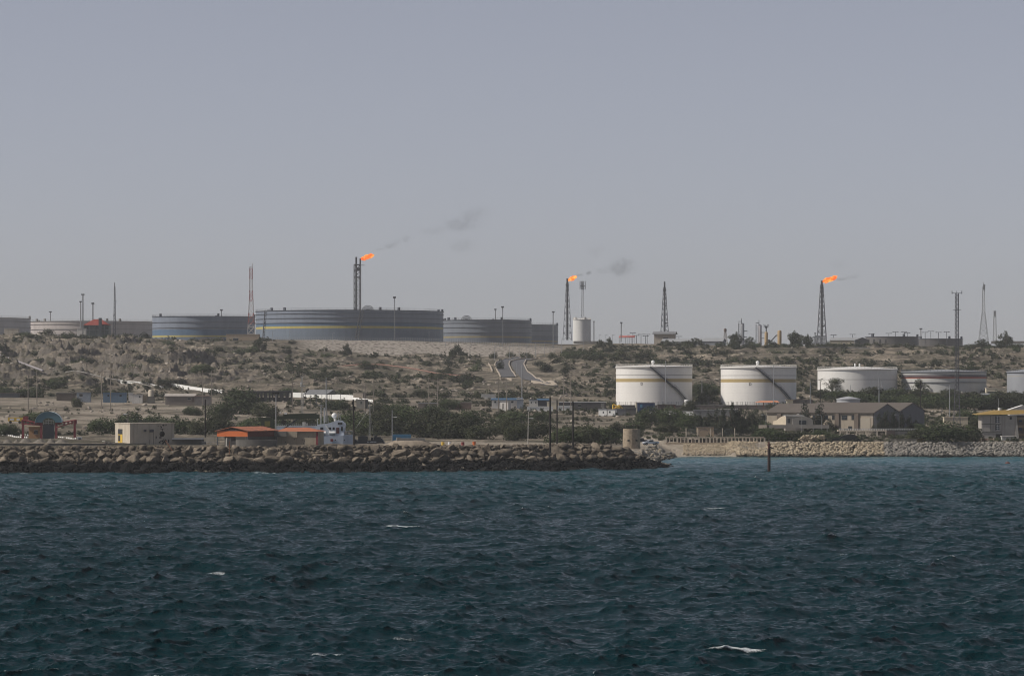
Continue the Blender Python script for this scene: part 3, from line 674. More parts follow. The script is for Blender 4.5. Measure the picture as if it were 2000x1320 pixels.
def scrub():
    """ankle-high scrub and tufts too many to count"""
    rr = random.Random(21); sp = []
    while len(sp) < 13000:
        px = rr.uniform(-250, 2250); Y = rr.uniform(1140, 2110); X = (px-1000)*Y/F
        if fbm(np.array([X/35]), np.array([Y/28]), 4, 91)[0] < .49+(.05 if px < 500 else -.035 if px > 1100 else 0): continue
        if 940 < px < 1100 and Y > 1650: continue
        if px < 560 and 1180 < Y < 1500 and rr.random() < .9: continue
        if gz(X, Y) < 3.5 or (560 < px < 1100 and Y > 2040): continue
        w = rr.uniform(.8, 3.2) if rr.random() < .6 else rr.uniform(2.5, 5.5)*(1 if Y > 1500 else .6); sp.append((X, Y, gz(X, Y)-.1, w, w, w*rr.uniform(.4, .8)))
    pr = []
    for i in range(4):
        me = crown('tuft', LEAF, 300+i, lobes(300+i, 6, 'bush'), 130, .10); v = np.zeros(len(me.vertices)*3); me.vertices.foreach_get('co', v)
        pr.append(v.reshape(-1, 3))
    V = []; n = 0
    for i, (x, y, z, a, b, c) in enumerate(sp): V.append(pr[i % 4]*[a, b, c]+[x, y, z])
    V = np.concatenate(V); f = np.arange(len(V)).reshape(-1, 4)
    tag(link('scrub', npmesh('scrub', V, f, LEAF)), kind='stuff')
scrub()

# ------------------------------------------------------------------ materials for built things
WHITE = M('white_paint', (.72,.72,.70), .55, .05, .6, streak=.25); OFFW = M('off_white', (.6,.58,.54), .7, .1, .8, streak=.3)
CREAM = M('cream_render', (.47,.42,.34), .85, .10, .5, bump=.01, streak=.45); BEIGE = M('beige_render', (.34,.29,.22), .9, .14, .5, streak=.3)
CONC = M('concrete', (.24,.23,.21), .9, .18, .7, bump=.02, streak=.3); DCONC = M('dark_concrete', (.12,.115,.105), .9, .2, .7, bump=.02)
STEEL = M('galvanised_steel', (.30,.31,.32), .5, .12, 1.5, metal=.3); DSTEEL = M('dark_steel', (.07,.075,.085), .6, .2, 1.5); BLACKP = M('tarred_timber', (.018,.015,.013), .85, .3, 1)
GLASS = M('dark_glass', (.02,.025,.03), .15, .1, 1, spec=.5); RUST = M('rusty_steel', (.16,.07,.035), .85, .35, 2); ORANGE = M('orange_sheet', (.36,.13,.065), .6, .14, .7, streak=.15)
ORPAN = M('orange_panel', (.55,.14,.04), .55, .07, .6); RED = M('red_paint', (.20,.032,.038), .5, .12, .8); BROWN = M('brown_sheet', (.13,.105,.085), .75, .15, .4, streak=.25)
BLUE = M('blue_paint', (.05,.11,.19), .5, .12, .6, streak=.2); NAVY = M('navy_paint', (.02,.045,.12), .5, .15, .6); CYAN = M('light_blue_paint', (.06,.20,.33), .5, .1, .6, streak=.2)
YEL = M('yellow_paint', (.60,.40,.06), .6, .12, .7); GREEN = M('army_green', (.030,.040,.022), .7, .2, .8); TAN = M('tan_brick', (.42,.24,.12), .9, .1, 1.2, bump=.01)
STONE = M('rubble_stone', (.30,.245,.18), .95, .3, 1.6, bump=.06); STRIPEW = M('road_white', (.75,.75,.72), .7, .08, 1); ASPH = M('asphalt', (.085,.085,.09), .9, .12, .4)
MUST = M('mustard_sheet', (.27,.18,.055), .7, .14, .6, streak=.2); TERRA = M('terracotta_sheet', (.50,.22,.13), .7, .12, .6); PINKR = M('faded_red_sheet', (.42,.13,.11), .7, .12, .6)
GREYS = M('grey_sheet', (.17,.175,.185), .6, .12, .5, streak=.2); SHIPW = M('ship_white', (.52,.56,.62), .45, .06, .5, streak=.2); TYRE = M('tyre_rubber', (.015,.015,.015), .9, .1, 2)
SAND = M('sandy_gravel', (.24,.20,.155), .95, .25, .9, bump=.08); NET = M('dark_netting', (.016,.018,.02), .95, .5, 1.2, bump=.15); TURQ = M('turquoise_panel', (.08,.17,.21), .5, .1, .5)

# ------------------------------------------------------------------ storage tanks
def tank_mat(name, base, bands, H, seam=.06, streak=.2):
    """bands: (z0, z1, colour) painted round the shell"""
    m, t, b = nmat(name); N = t.nodes; L = t.links; tc = N.new('ShaderNodeTexCoord'); sx = N.new('ShaderNodeSeparateXYZ'); L.new(tc.outputs['Object'], sx.inputs[0])
    cur = None
    n = N.new('ShaderNodeTexNoise'); n.inputs['Scale'].default_value = .12; n.inputs['Detail'].default_value = 8; n.inputs['Roughness'].default_value = .7; mp = N.new('ShaderNodeMapping'); mp.inputs['Scale'].default_value = (2, 2, .35)
    L.new(tc.outputs['Object'], mp.inputs[0]); L.new(mp.outputs[0], n.inputs['Vector'])
    r = N.new('ShaderNodeValToRGB'); r.color_ramp.interpolation = 'CONSTANT'; e = r.color_ramp.elements
    stops = []; z = 0
    for z0, z1, c in sorted(bands): stops += [(z, base), (z0, c)]; z = z1
    stops.append((z, base)); e[0].position = 0; e[0].color = (*stops[0][1], 1); e[1].position = max(.001, stops[1][0]/H) if len(stops) > 1 else 1; e[1].color = (*(stops[1][1] if len(stops) > 1 else base), 1)
    for p, c in stops[2:]:
        k = e.new(min(.999, p/H)); k.color = (*c, 1)
    dv = N.new('ShaderNodeMath'); dv.operation = 'DIVIDE'; dv.inputs[1].default_value = H; L.new(sx.outputs[2], dv.inputs[0]); L.new(dv.outputs[0], r.inputs[0])
    # plate courses and runs of dirt
    md = N.new('ShaderNodeMath'); md.operation = 'PINGPONG'; md.inputs[1].default_value = 1.2; L.new(sx.outputs[2], md.inputs[0])
    lt = N.new('ShaderNodeMath'); lt.operation = 'LESS_THAN'; lt.inputs[1].default_value = .07; L.new(md.outputs[0], lt.inputs[0])
    mr = N.new('ShaderNodeMapRange'); mr.inputs[1].default_value = .35; mr.inputs[2].default_value = .7; mr.inputs[3].default_value = 1+streak*.25; mr.inputs[4].default_value = 1-streak; L.new(n.outputs[0], mr.inputs[0])
    m1 = N.new('ShaderNodeMath'); m1.operation = 'MULTIPLY_ADD'; m1.inputs[1].default_value = -seam; L.new(lt.outputs[0], m1.inputs[0]); L.new(mr.outputs[0], m1.inputs[2])
    hv = N.new('ShaderNodeHueSaturation'); L.new(m1.outputs[0], hv.inputs['Value']); L.new(r.outputs[0], hv.inputs['Color'])
    L.new(hv.outputs[0], b.inputs['Base Color']); b.inputs['Roughness'].default_value = .5; b.inputs['Specular IOR Level'].default_value = .4
    return m
def tank(px, rpx, top, base, Y, label, col, bands=(), rings=(), roof='open', stair=None, arch=False, name='storage_tank', group='storage tanks of the oil terminal', rail=True, vents=4, streak=.2, ringmat=None, roofmat=None, lift=0):
    s = S(Y); Rr = rpx*s; z0 = CH+(HY-base)*s; H = (base-top)*s
    t = T(name, label, 'storage tank', ((px-1000)*s, Y, z0), 0, group)
    mt = tank_mat(name+str(px), col, [(a*H, b*H, c) for a, b, c in bands], H, streak=streak)
    MB().lathe([(Rr, -3), (Rr, H)] + ([(Rr-.25, H), (Rr-.25, H*.3)] if roof == 'open' else []), 128).build('shell', mt, t, True)
    rm = ringmat or M('girder_slate', (.09,.10,.12), .7, .2, .4)
    for f in rings:
        z = f*H; MB().lathe([(Rr, z-.12), (Rr+.4, z-.1), (Rr+.4, z+.1), (Rr, z+.12)], 128).build('wind_girder', rm, t)
    if roof == 'open': MB().lathe([(Rr-.3, H*.55), (.01, H*.55)], 64).build('floating_roof', roofmat or STEEL, t)
    else: MB().lathe([(Rr+.2, H), (Rr+.2, H+.25), (Rr*.55, H+.25+(roof*.55)), (.01, H+.25+roof)], 96).build('roof', roofmat or mt, t, True)
    if rail:
        mb = MB(); n = 72
        for i in range(n):
            a = 6.2832*i/n; a2 = 6.2832*(i+1)/n; p = Vector((Rr*math.cos(a), Rr*math.sin(a), H)); q = Vector((Rr*math.cos(a2), Rr*math.sin(a2), H)); u = Vector((0, 0, 1.15))
            mb.bar(p, p+u, .08); mb.bar(p+u, q+u, .07); mb.bar(p+u*.5, q+u*.5, .05)
        mb.build('guard_rail', rm, t)
    if vents:
        mb = MB()
        for i in range(vents):
            a = -2.5+i*1.3; mb.box(((Rr-.5)*math.cos(a), (Rr-.5)*math.sin(a), H+.8), (1.2, 1.2, 1.7), a)
        mb.build('roof_vents', rm, t)
    if stair:
        a0, a1, f0, f1 = stair; mb = MB(); n = 44; rl = MB()
        for i in range(n):
            k = i/(n-1); kk = min(1, max(0, (k-.0)*1.06)) if k < .55 else min(1, k*1.06-.03)
            a = R(a0+(a1-a0)*k); z = H*(f0+(f1-f0)*kk)
            ro = Rr+.1; mb.box(((ro+.45)*math.sin(a), -(ro+.45)*math.cos(a), z), (.8, .95, .16), a)
            mb.box(((ro+.95)*math.sin(a), -(ro+.95)*math.cos(a), z+.1), (.85, .06, .45), a)
            if i % 2 == 0: rl.bar(((ro+.95)*math.sin(a), -(ro+.95)*math.cos(a), z), ((ro+.95)*math.sin(a), -(ro+.95)*math.cos(a), z+1.1), .07)
            if i: rl.bar(pp, ((ro+.95)*math.sin(a), -(ro+.95)*math.cos(a), z+1.1), .08)
            pp = ((ro+.95)*math.sin(a), -(ro+.95)*math.cos(a), z+1.1)
        st = mb.build('stair', DSTEEL, t); rl.build('handrail', DSTEEL, st)
    if arch:
        mb = MB(); ax = arch*s
        for k in range(12):
            a = math.pi*k/12; b = math.pi*(k+1)/12
            for o in (0, .9): mb.bar((ax-(3.2-o)*math.cos(a), -Rr*.9, H+(2.6-o)*math.sin(a)), (ax-(3.2-o)*math.cos(b), -Rr*.9, H+(2.6-o)*math.sin(b)), .28)
            mb.bar((ax, -Rr*.9, H), (ax-3.2*math.cos(a), -Rr*.9, H+2.6*math.sin(a)), .13)
        mb.build('gantry_arch', DSTEEL, t)
    return t, H, Rr
GB = (.14, .175, .22); UP = (.175, .205, .255); LB = (.08, .14, .22); YB = (.42, .35, .10)
BIGB = [(.31,.37,YB), (.37,.52,LB), (.52,.68,(.15,.175,.21)), (.68,1.0,UP)]
tank(398, 100, 619, 664, 2340, 'smaller blue-banded oil tank with a yellow stripe, behind the rocky left hill', GB, [(.10,.17,YB),(.17,.42,LB),(.42,.999,UP)], (.5,.74,.99), vents=5)
t, H, Rr = tank(683, 183, 609, 664, 2205, 'huge blue-grey oil tank with yellow stripe, widest of all, below the tallest flare', GB, [(.36,.44,YB),(.44,.56,LB),(.56,.999,UP)], (.56,.72,.88,.995), arch=42, vents=9)
for a0 in (-62, 6):
    mb = MB()
    for k in range(9):
        a = R(a0+k*.35); mb.bar(((Rr+.8)*math.sin(a), -(Rr+.8)*math.cos(a), k*H/9), ((Rr+.8)*math.sin(a), -(Rr+.8)*math.cos(a), (k+1)*H/9), .5)
        mb.bar(((Rr+.8)*math.sin(a)+1.8, -(Rr+.8)*math.cos(a)-.3, k*H/9), ((Rr+.8)*math.sin(a)+1.8, -(Rr+.8)*math.cos(a)-.3, (k+1)*H/9), .4)
        mb.bar(((Rr+.8)*math.sin(a), -(Rr+.8)*math.cos(a), k*H/9), ((Rr+.8)*math.sin(a)+1.8, -(Rr+.8)*math.cos(a)-.3, (k+1)*H/9), .25)
    mb.build('access_ladder', DSTEEL, t)
tank(948, 90, 626, 676, 2400, 'dark blue-grey oil tank half hidden behind the widest tank\'s right end', (.14,.16,.19), [(.30,.37,(.26,.22,.12)),(.5,.99,(.17,.19,.22))], (.5,.7,.88,.995), arch=-36, vents=6)
tank(1004, 86, 635, 680, 2640, 'farthest dark oil tank at the right end of the big row', (.14,.16,.19), [(.25,.32,(.24,.20,.12)),(.5,.99,(.18,.20,.23))], (.5,.72,.99), vents=6)
tank(178, 122, 629, 668, 2500, 'long pale pinkish-grey oil tank behind the red-roofed lookout cabin', (.42,.38,.36), [], (.35,.6,.85,.995), vents=7, ringmat=CONC)
tank(-32, 91, 622, 668, 2380, 'pale grey oil tank cut by the left edge of the photo', (.46,.44,.43), [], (.35,.6,.85,.995), vents=5, ringmat=CONC)
tank(1742, 52, 658, 690, 2300, 'low brown-grey tank on the right ridge, the larger and left one', (.115,.11,.105), [], (.995,), vents=3, rail=False)
tank(1832, 48, 662, 690, 2380, 'low brown-grey tank on the right ridge, the smaller and right one', (.105,.10,.098), [], (.995,), vents=3, rail=False)
WB = (.75,.735,.70); YS_ = (.42,.32,.15); DK = (.30,.29,.27)
for pxc, r, tp, bs, lb in ((1277.5, 74.5, 717, 790, 'first white storage tank with one yellow stripe and a diagonal stair, left of its twin'), (1481.5, 73.8, 718, 790, 'second white storage tank with one yellow stripe, behind the terracotta canopy')):
    t, H, Rr = tank(pxc, r, tp, bs, 1510, lb, WB, [(.60,.69,YS_),(.775,.79,DK)], (.985,), roof=.7, stair=(-7, 55, .985, .06), vents=0, streak=.07, ringmat=OFFW, name='white_storage_tank', group='white tanks at the foot of the hill')
    mb = MB().ball((-.6, -3, H+2.1), .75, 10).cyl((-.6,-3,H+.5),(-.6,-3,H+1.8),.5); mb.build('roof_hatch', WHITE, t, True)
    cu = bpy.data.curves.new('lettering', 'FONT'); cu.body = 'D'; cu.size = 1.5; cu.extrude = .02; cu.align_x = 'CENTER'; tmp = bpy.data.objects.new('tmp', cu); COL.objects.link(tmp)
    dg = bpy.context.evaluated_depsgraph_get(); me = bpy.data.meshes.new_from_object(tmp.evaluated_get(dg)); bpy.data.objects.remove(tmp); me.materials.clear(); me.materials.append(BLACKP)
    a = math.asin(-26.5/74.5) if pxc < 1300 else math.asin(-21/74.5)
    o = link('letter_mark', me, t); o.location = ((Rr+.04)*math.sin(a), -(Rr+.04)*math.cos(a), H*.52); o.rotation_euler = (R(90), 0, a)
    mb = MB()
    for k in range(26):
        a = R(-88+k*7); mb.bar(((Rr+2.6)*math.sin(a), -(Rr+2.6)*math.cos(a), -.3), ((Rr+2.6)*math.sin(a), -(Rr+2.6)*math.cos(a), 1.2), .10)
    mb.build('base_posts', DSTEEL, t)
t, H, Rr = tank(1674.5, 77.5, 722, 772, 1610, 'third white storage tank, plain and wider than the striped pair, behind a tree', (.70,.69,.66), [(.60,.62,DK)], (.99,), roof=1.2, vents=0, streak=.08, ringmat=OFFW, name='white_storage_tank', group='white tanks at the foot of the hill')
mb = MB()
for x in (-1.6, .4): mb.cyl((x, -6, H+1), (x, -6, H+2.2), .35).ball((x, -6, H+2.4), .4, 8)
mb.build('roof_hatch', WHITE, t, True)
tank(1843.5, 82.5, 727, 771, 1610, 'white storage tank with a red band under its dark rim, right of the plain one', (.48,.48,.46), [(.72,.82,(.40,.10,.06)),(.82,.88,(.10,.10,.11)),(.50,.515,DK)], (.55,.80,.99), roof=1.0, vents=0, streak=.12, name='white_storage_tank', group='white tanks at the foot of the hill', roofmat=STEEL)
tank(2030, 63, 727, 772, 1600, 'grey storage tank cut by the right edge of the photo', (.27,.285,.31), [(.80,.84,DK)], (.99,), roof=1.6, vents=0, streak=.12, name='white_storage_tank', group='white tanks at the foot of the hill')
t, H, Rr = tank(1136.5, 17.5, 625, 665, 2180, 'small tall white tank on the ridge beside the middle flare', (.62,.62,.60), [], (), roof=.8, vents=2, streak=.15, name='white_storage_tank', ringmat=OFFW)
mb = MB()
for k in range(16): a = 6.283*k/16; mb.bx(-.12,.12,-.12,.12,0,H); 
tank(1657, 23, 780, 794, 1460, 'small grey tank with a shallow cone roof behind the long warehouse', (.36,.37,.39), [], (), roof=1.0, vents=0, rail=False, name='cone_roof_tank')

# ------------------------------------------------------------------ towers and masts
def lattice(mb, H, w0, w1, n, r, z0=0, c=(0, 0), panels='x'):
    z = [z0+H*((1-(1-i/n)**1.25) if w0 > w1*1.3 else i/n) for i in range(n+1)]
    def w(zz): return w0+(w1-w0)*(zz-z0)/H
    cs = [(-1,-1),(1,-1),(1,1),(-1,1)]
    for i in range(n):
        a, b = w(z[i])/2, w(z[i+1])/2
        for k in range(4):
            x, y = cs[k]; x2, y2 = cs[(k+1)%4]
            p = Vector((c[0]+x*a, c[1]+y*a, z[i])); q = Vector((c[0]+x*b, c[1]+y*b, z[i+1])); p2 = Vector((c[0]+x2*a, c[1]+y2*a, z[i])); q2 = Vector((c[0]+x2*b, c[1]+y2*b, z[i+1]))
            mb.bar(p, q, r); mb.bar(p, q2, r*.6); mb.bar(p2, q, r*.6); mb.bar(q, q2, r*.7)
    return mb
def m_flame():
    m = bpy.data.materials.new('flame'); m.use_nodes = True; t = m.node_tree; t.nodes.clear(); N = t.nodes; L = t.links
    o = N.new('ShaderNodeOutputMaterial'); e = N.new('ShaderNodeEmission'); tr = N.new('ShaderNodeBsdfTransparent'); mx = N.new('ShaderNodeMixShader')
    tc = N.new('ShaderNodeTexCoord'); n = N.new('ShaderNodeTexNoise'); n.inputs['Scale'].default_value = .55; n.inputs['Detail'].default_value = 5; n.inputs['Distortion'].default_value = .8; L.new(tc.outputs['Object'], n.inputs['Vector'])
    r = N.new('ShaderNodeValToRGB'); el = r.color_ramp.elements; el[0].position = .36; el[0].color = (.75, .09, .01, 1); el[1].position = .64; el[1].color = (1, .56, .12, 1); k = el.new(.5); k.color = (1, .20, .025, 1)
    L.new(n.outputs[0], r.inputs[0]); L.new(r.outputs[0], e.inputs[0]); e.inputs[1].default_value = 1.4
    lw = N.new('ShaderNodeLayerWeight'); lw.inputs[0].default_value = .35; mr = N.new('ShaderNodeMapRange'); mr.inputs[1].default_value = .35; mr.inputs[2].default_value = .95; mr.inputs[3].default_value = .0; mr.inputs[4].default_value = .8
    L.new(lw.outputs['Facing'], mr.inputs[0]); L.new(mr.outputs[0], mx.inputs[0]); L.new(e.outputs[0], mx.inputs[1]); L.new(tr.outputs[0], mx.inputs[2]); L.new(mx.outputs[0], o.inputs[0])
    return m
FLAME = m_flame()
def flame(parent, z, x0, Lf, Hf, seed):
    """wind-blown tongue of burning gas, streaming to +x from the tip at height z"""
    r = random.Random(seed); mb = MB(); from mathutils import noise as mn
    for j in range(10):
        f0 = 0 if j < 3 else r.uniform(.15, .75); ln = r.uniform(.6, 1)*(1-f0)+.08; rad = Hf*(.26 if j < 3 else r.uniform(.08, .2)); up = r.uniform(-.12, .30)*Hf/Lf; oy = r.uniform(-.5, .5)
        n = 14; k = 10; vs = []; fs = []
        for i in range(n+1):
            t = i/n; cx = x0+(f0+ln*t)*Lf; cz = z+(f0+ln*t)*Lf*(.30+up)*.75+r.uniform(-.15, .15)*t+Hf*.12*j/7; rr = rad*max(.02, math.sin(math.pi*min(1, (t*.92+.08)))**.7)
            for q in range(k):
                a = 6.283*q/k; p = Vector((cx, oy+rr*math.cos(a), cz+rr*math.sin(a))); nz = 1+.95*mn.noise(p*1.1+Vector((seed, j, 0))); vs.append((cx, oy+rr*nz*math.cos(a), cz+rr*nz*math.sin(a)))
        fs = [(i*k+q, i*k+(q+1)%k, (i+1)*k+(q+1)%k, (i+1)*k+q) for i in range(n) for q in range(k)]
        mb.add(vs, fs)
    o = mb.build('flame', FLAME, parent, True); return o
def tower_at(name, label, px, base, Y, group=None, cat='lattice tower'):
    s = S(Y); return T(name, label, cat, ((px-1000)*s, Y, CH+(HY-base)*s), 0, group), s
DS2 = M('weathered_lattice', (.10,.10,.115), .7, .2, .3); RW = None
def m_redwhite():
    m, t, b = nmat('red_and_white_bands'); N = t.nodes; L = t.links; tc = N.new('ShaderNodeTexCoord'); sx = N.new('ShaderNodeSeparateXYZ'); L.new(tc.outputs['Object'], sx.inputs[0])
    p = N.new('ShaderNodeMath'); p.operation = 'PINGPONG'; p.inputs[1].default_value = 6.5; L.new(sx.outputs[2], p.inputs[0]); g = N.new('ShaderNodeMath'); g.operation = 'GREATER_THAN'; g.inputs[1].default_value = 3.25; L.new(p.outputs[0], g.inputs[0])
    x = N.new('ShaderNodeMix'); x.data_type = 'RGBA'; L.new(g.outputs[0], x.inputs['Factor']); x.inputs['A'].default_value = (.30,.10,.09,1); x.inputs['B'].default_value = (.45,.43,.42,1); L.new(x.outputs['Result'], b.inputs['Base Color']); b.inputs['Roughness'].default_value = .7
    return m
RW = m_redwhite()
# flares
t, s = tower_at('flare_tower', 'tallest flare tower with twin stacks and a flame, behind the widest tank', 698, 664, 2450, 'burning flare towers', 'flare tower')
H = (664-517)*s; lattice(MB(), H, 13*s, 13*s, 12, .40).build('lattice_frame', DS2, t)
mb = MB().cyl((-.8,0,0),(-.8,0,H+15*s),.75,.65,10).cyl((1.9,0,0),(1.9,0,H+12*s),.6,.55,10); mb.build('stack', DSTEEL, t)
mb = MB().bx(-6.5*s,6.5*s,-2,2,H,H+.3).bx(-6.5*s,14*s,-.3,.3,H-.5,H-.2).bx(-1*s,6*s,-1.8,1.8,H-11*s,H-6*s).bx(-1*s,6*s,-1.8,1.8,H-26*s,H-23*s); mb.build('platform', DSTEEL, t)
flame(t, H+11*s, 2.3, 25*s, 16*s, 3)
t, s = tower_at('flare_tower', 'middle flare tower with a small flame, left of the small white tank', 1108, 664, 2260, 'burning flare towers', 'flare tower')
H = (664-552)*s; lattice(MB(), H, 17*s, 4*s, 10, .25).build('lattice_frame', DS2, t); MB().cyl((0,0,0),(0,0,H+8*s),.7,.6,10).build('stack', DSTEEL, t)
MB().bx(-4*s,4*s,-1.5,1.5,H-5*s,H-4.4*s).build('platform', DSTEEL, t); flame(t, H+5*s, .6, 16*s, 14*s, 8)
t, s = tower_at('flare_tower', 'right flare tower with a long flame, above the cream ridge house', 1605, 674, 2240, 'burning flare towers', 'flare tower')
H = (674-556)*s; lattice(MB(), H, 19*s, 5*s, 11, .25).build('lattice_frame', DS2, t); MB().cyl((0,0,0),(0,0,H+8*s),.75,.6,10).build('stack', DSTEEL, t)
mb = MB()
for k in range(5): mb.bx(1*s,(4.5+k*.7)*s,-1,1,H*(.82-.17*k),H*(.82-.17*k)+.5)
mb.bx(-4*s,4*s,-1.4,1.4,H-6*s,H-5.4*s); mb.build('platform', DSTEEL, t); flame(t, H+6*s, .5, 28*s, 16*s, 14)
# other lattice towers
t, s = tower_at('lattice_tower', 'unlit dark lattice tower tapering to a pipe, above the ridge cabin', 1298, 660, 2240, 'bare lattice towers'); H = (660-562)*s
lattice(MB(), H, 16*s, 4.5*s, 10, .26).build('lattice_frame', DS2, t); MB().cyl((0,0,0),(0,0,H+12*s),.6,.5,8).build('stack', DSTEEL, t)
mb = MB().bx(-4*s,4*s,-1.4,1.4,H-4*s,H-3.4*s)
for k in range(4): mb.bx(1*s,(4+k)*s,-1,1,H*(.8-.17*k),H*(.8-.17*k)+.5)
mb.build('platform', DSTEEL, t)
t, s = tower_at('lattice_tower', 'tall red and white lattice tower standing before the big tanks', 490.5, 666, 2120, 'bare lattice towers'); H = (666-521)*s
lattice(MB(), H*.62, 15*s, 6.5*s, 8, .24).build('lattice_frame', RW, t); lattice(MB(), H*.38, 6.5*s, 5.5*s, 8, .2, H*.62).build('upper_mast', RW, t)
mb = MB(); [mb.bx(-3.6*s,-2.6*s,-.5,.5,H*(.62+.1*k),H*(.62+.1*k)+1.6) for k in range(4)]; mb.bx(1.5*s,2.6*s,-.3,.3,H,H+2.2); mb.build('antenna', OFFW, t)
t, s = tower_at('lattice_tower', 'slim dark lattice mast right of the red-roofed lookout cabin', 224, 664, 2060, 'bare lattice towers'); H = (664-560)*s
lattice(MB(), H, 4.5*s, 2*s, 16, .19).build('lattice_frame', DS2, t); MB().bar((0,0,H),(0,0,H+8*s),.4).bx(-3*s,0,-.2,.2,H*.45,H*.47).bx(0,4*s,-.2,.2,H*.72,H*.73).build('antenna', DS2, t)
t, s = tower_at('lattice_tower', 'thin grey antenna mast behind the small white ridge tank', 1138, 660, 2260, 'bare lattice towers'); H = (660-556)*s
lattice(MB(), H, 6*s, 3.2*s, 14, .18).build('lattice_frame', STEEL, t); mb = MB().bx(-5.5*s,5.5*s,-.2,.2,H-1,H-.6); [mb.bar((x*s,0,H-3),(x*s,0,H+2.2),.4) for x in (-5,-2,0,2,5)]; mb.build('antenna', STEEL, t)
t, s = tower_at('lattice_tower', 'pale wide-footed lattice tower at right on the skyline', 1921, 672, 2350, 'bare lattice towers'); H = (672-560)*s
lattice(MB(), H*.55, 19*s, 6*s, 7, .2).build('lattice_frame', STEEL, t); lattice(MB(), H*.45, 5.5*s, 4*s, 8, .18, H*.55).build('upper_mast', STEEL, t); MB().bx(-1*s,3*s,-.5,.5,H-2,H+1.5).bar((0,0,H),(0,0,H+3),.3).build('antenna', STEEL, t)
t, s = tower_at('lattice_tower', 'faint short lattice mast right of the pale tower on the skyline', 1943, 672, 2500, 'bare lattice towers'); H = (672-610)*s
lattice(MB(), H, 7*s, 4*s, 9, .19).build('lattice_frame', STEEL, t); MB().bx(-2.4*s,2.4*s,-.5,.5,H-3,H+1).build('antenna', STEEL, t)
t, s = tower_at('antenna_mast', 'very tall near antenna mast with a forked crossbar, rising from the trees', 1869, 884, 1215, None, 'antenna mast'); H = (884-573)*s
lattice(MB(), H*.40, 17*s, 8*s, 6, .10).build('lattice_frame', DS2, t); lattice(MB(), H*.6, 7.6*s, 6.5*s, 22, .09, H*.40).build('upper_mast', DS2, t)
mb = MB().bx(-10*s,10*s,-.08,.08,H,H+.14).bx(-8*s,8*s,-.08,.08,H-33*s,H-33*s+.14); [mb.bar((x*s,0,H-1*s),(x*s,0,H+5*s),.09) for x in (-10,-9,-1,9,10)]; mb.build('crossbar', DSTEEL, t)
MB().bar((-1*s,0,H*.4),(-1*s,0,H),.16).bar((2*s,0,H*.4),(2*s,0,H),.16).build('cable_run', DSTEEL, t)
# floodlight masts: column, top row, foot row, distance, head width px, label
for px, tp, bs, Y, hw, hh, lat, lb in ((770.5,579,664,2120,6,5,1,'tall floodlight mast in front of the widest tank'),(981.5,598,678,2120,6,4,1,'tall floodlight mast before the dark tank, right of a shorter one'),(967.5,603,640,2560,5,3,0,'short floodlight mast rising behind the dark tank'),
    (1080.5,608,684,2120,6,3,1,'floodlight mast at the right end of the big dark tanks'),(98.5,608,650,2700,6,3,0,'floodlight mast behind the long pale tank, leftmost of its kind'),(181.5,591,650,2300,6,4,1,'dark floodlight mast directly behind the red-roofed cabin'),(162,574,652,2060,7,3,1,'tall pale floodlight mast left of the red-roofed cabin'),
    (157.5,588,652,2075,5,3,0,'slimmer companion of the pale mast left of the red-roofed cabin'),(432.5,604,640,2500,6,4,0,'floodlight mast behind the smaller blue-banded tank'),(1213.5,629,668,2200,5,3,1,'floodlight mast behind the red canopy on the ridge'),(1160,627,668,2300,4,2,1,'small lattice light mast right of the white ridge tank'),
    (1798.5,641,668,2450,6,3,0,'floodlight mast standing over the brown ridge tanks'),(1592,650,672,2200,4,2,0,'short light mast on the platform frame left of the right flare')):
    t, s = tower_at('floodlight_mast', lb, px, bs, Y, 'floodlight masts of the terminal', 'floodlight mast'); H = (bs-tp)*s
    if lat: lattice(MB(), H-hh*s*.6, 2.1*s, 1.6*s, 18, .16).build('pole', STEEL, t)
    else: MB().cyl((0,0,0),(0,0,H-hh*s*.6),.45,.32,8).build('pole', STEEL, t)
    mb = MB()
    for k in (-1, 0, 1): mb.box((k*hw*s/3.2, -.5, H-hh*s*.35), (hw*s/3.6, .5, hh*s*.62), 0, 0, .3)
    mb.bx(-hw*s/2,hw*s/2,-.1,.5,H-hh*s*.75,H-hh*s*.65); mb.build('lamp_head', DSTEEL, t)
SK = [(1236,650,664),(1243,655,668),(1252,653,668),(1261,656,669),(1264,653,669),(1326,657,668),(1628,654,668),(1665,653,672),(1702,652,662),(1736,651,662),(1749,648,662),(1766,648,662),(1772,650,662),(1807,649,666),(1818,647,666),(1833,649,666),(1849,648,666)]
for i, (px, tp, bs) in enumerate(SK):
    t, s = tower_at('street_lamp', 'x', px, bs, 2330, 'small lamps along the skyline', 'street lamp'); H = (bs-tp)*s
    t['label'] = f"small double-armed skyline lamp {near_land(px, bs)}"; AUTO.append(t)
    MB().cyl((0,0,-2),(0,0,H),.2,.14,6).build('pole', DSTEEL, t); MB().bx(-1.6,1.6,-.2,.2,H-.1,H+.15).bx(-1.9,-1.0,-.3,.3,H-.2,H+.2).bx(1.0,1.9,-.3,.3,H-.2,H+.2).build('lamp_head', DSTEEL, t)

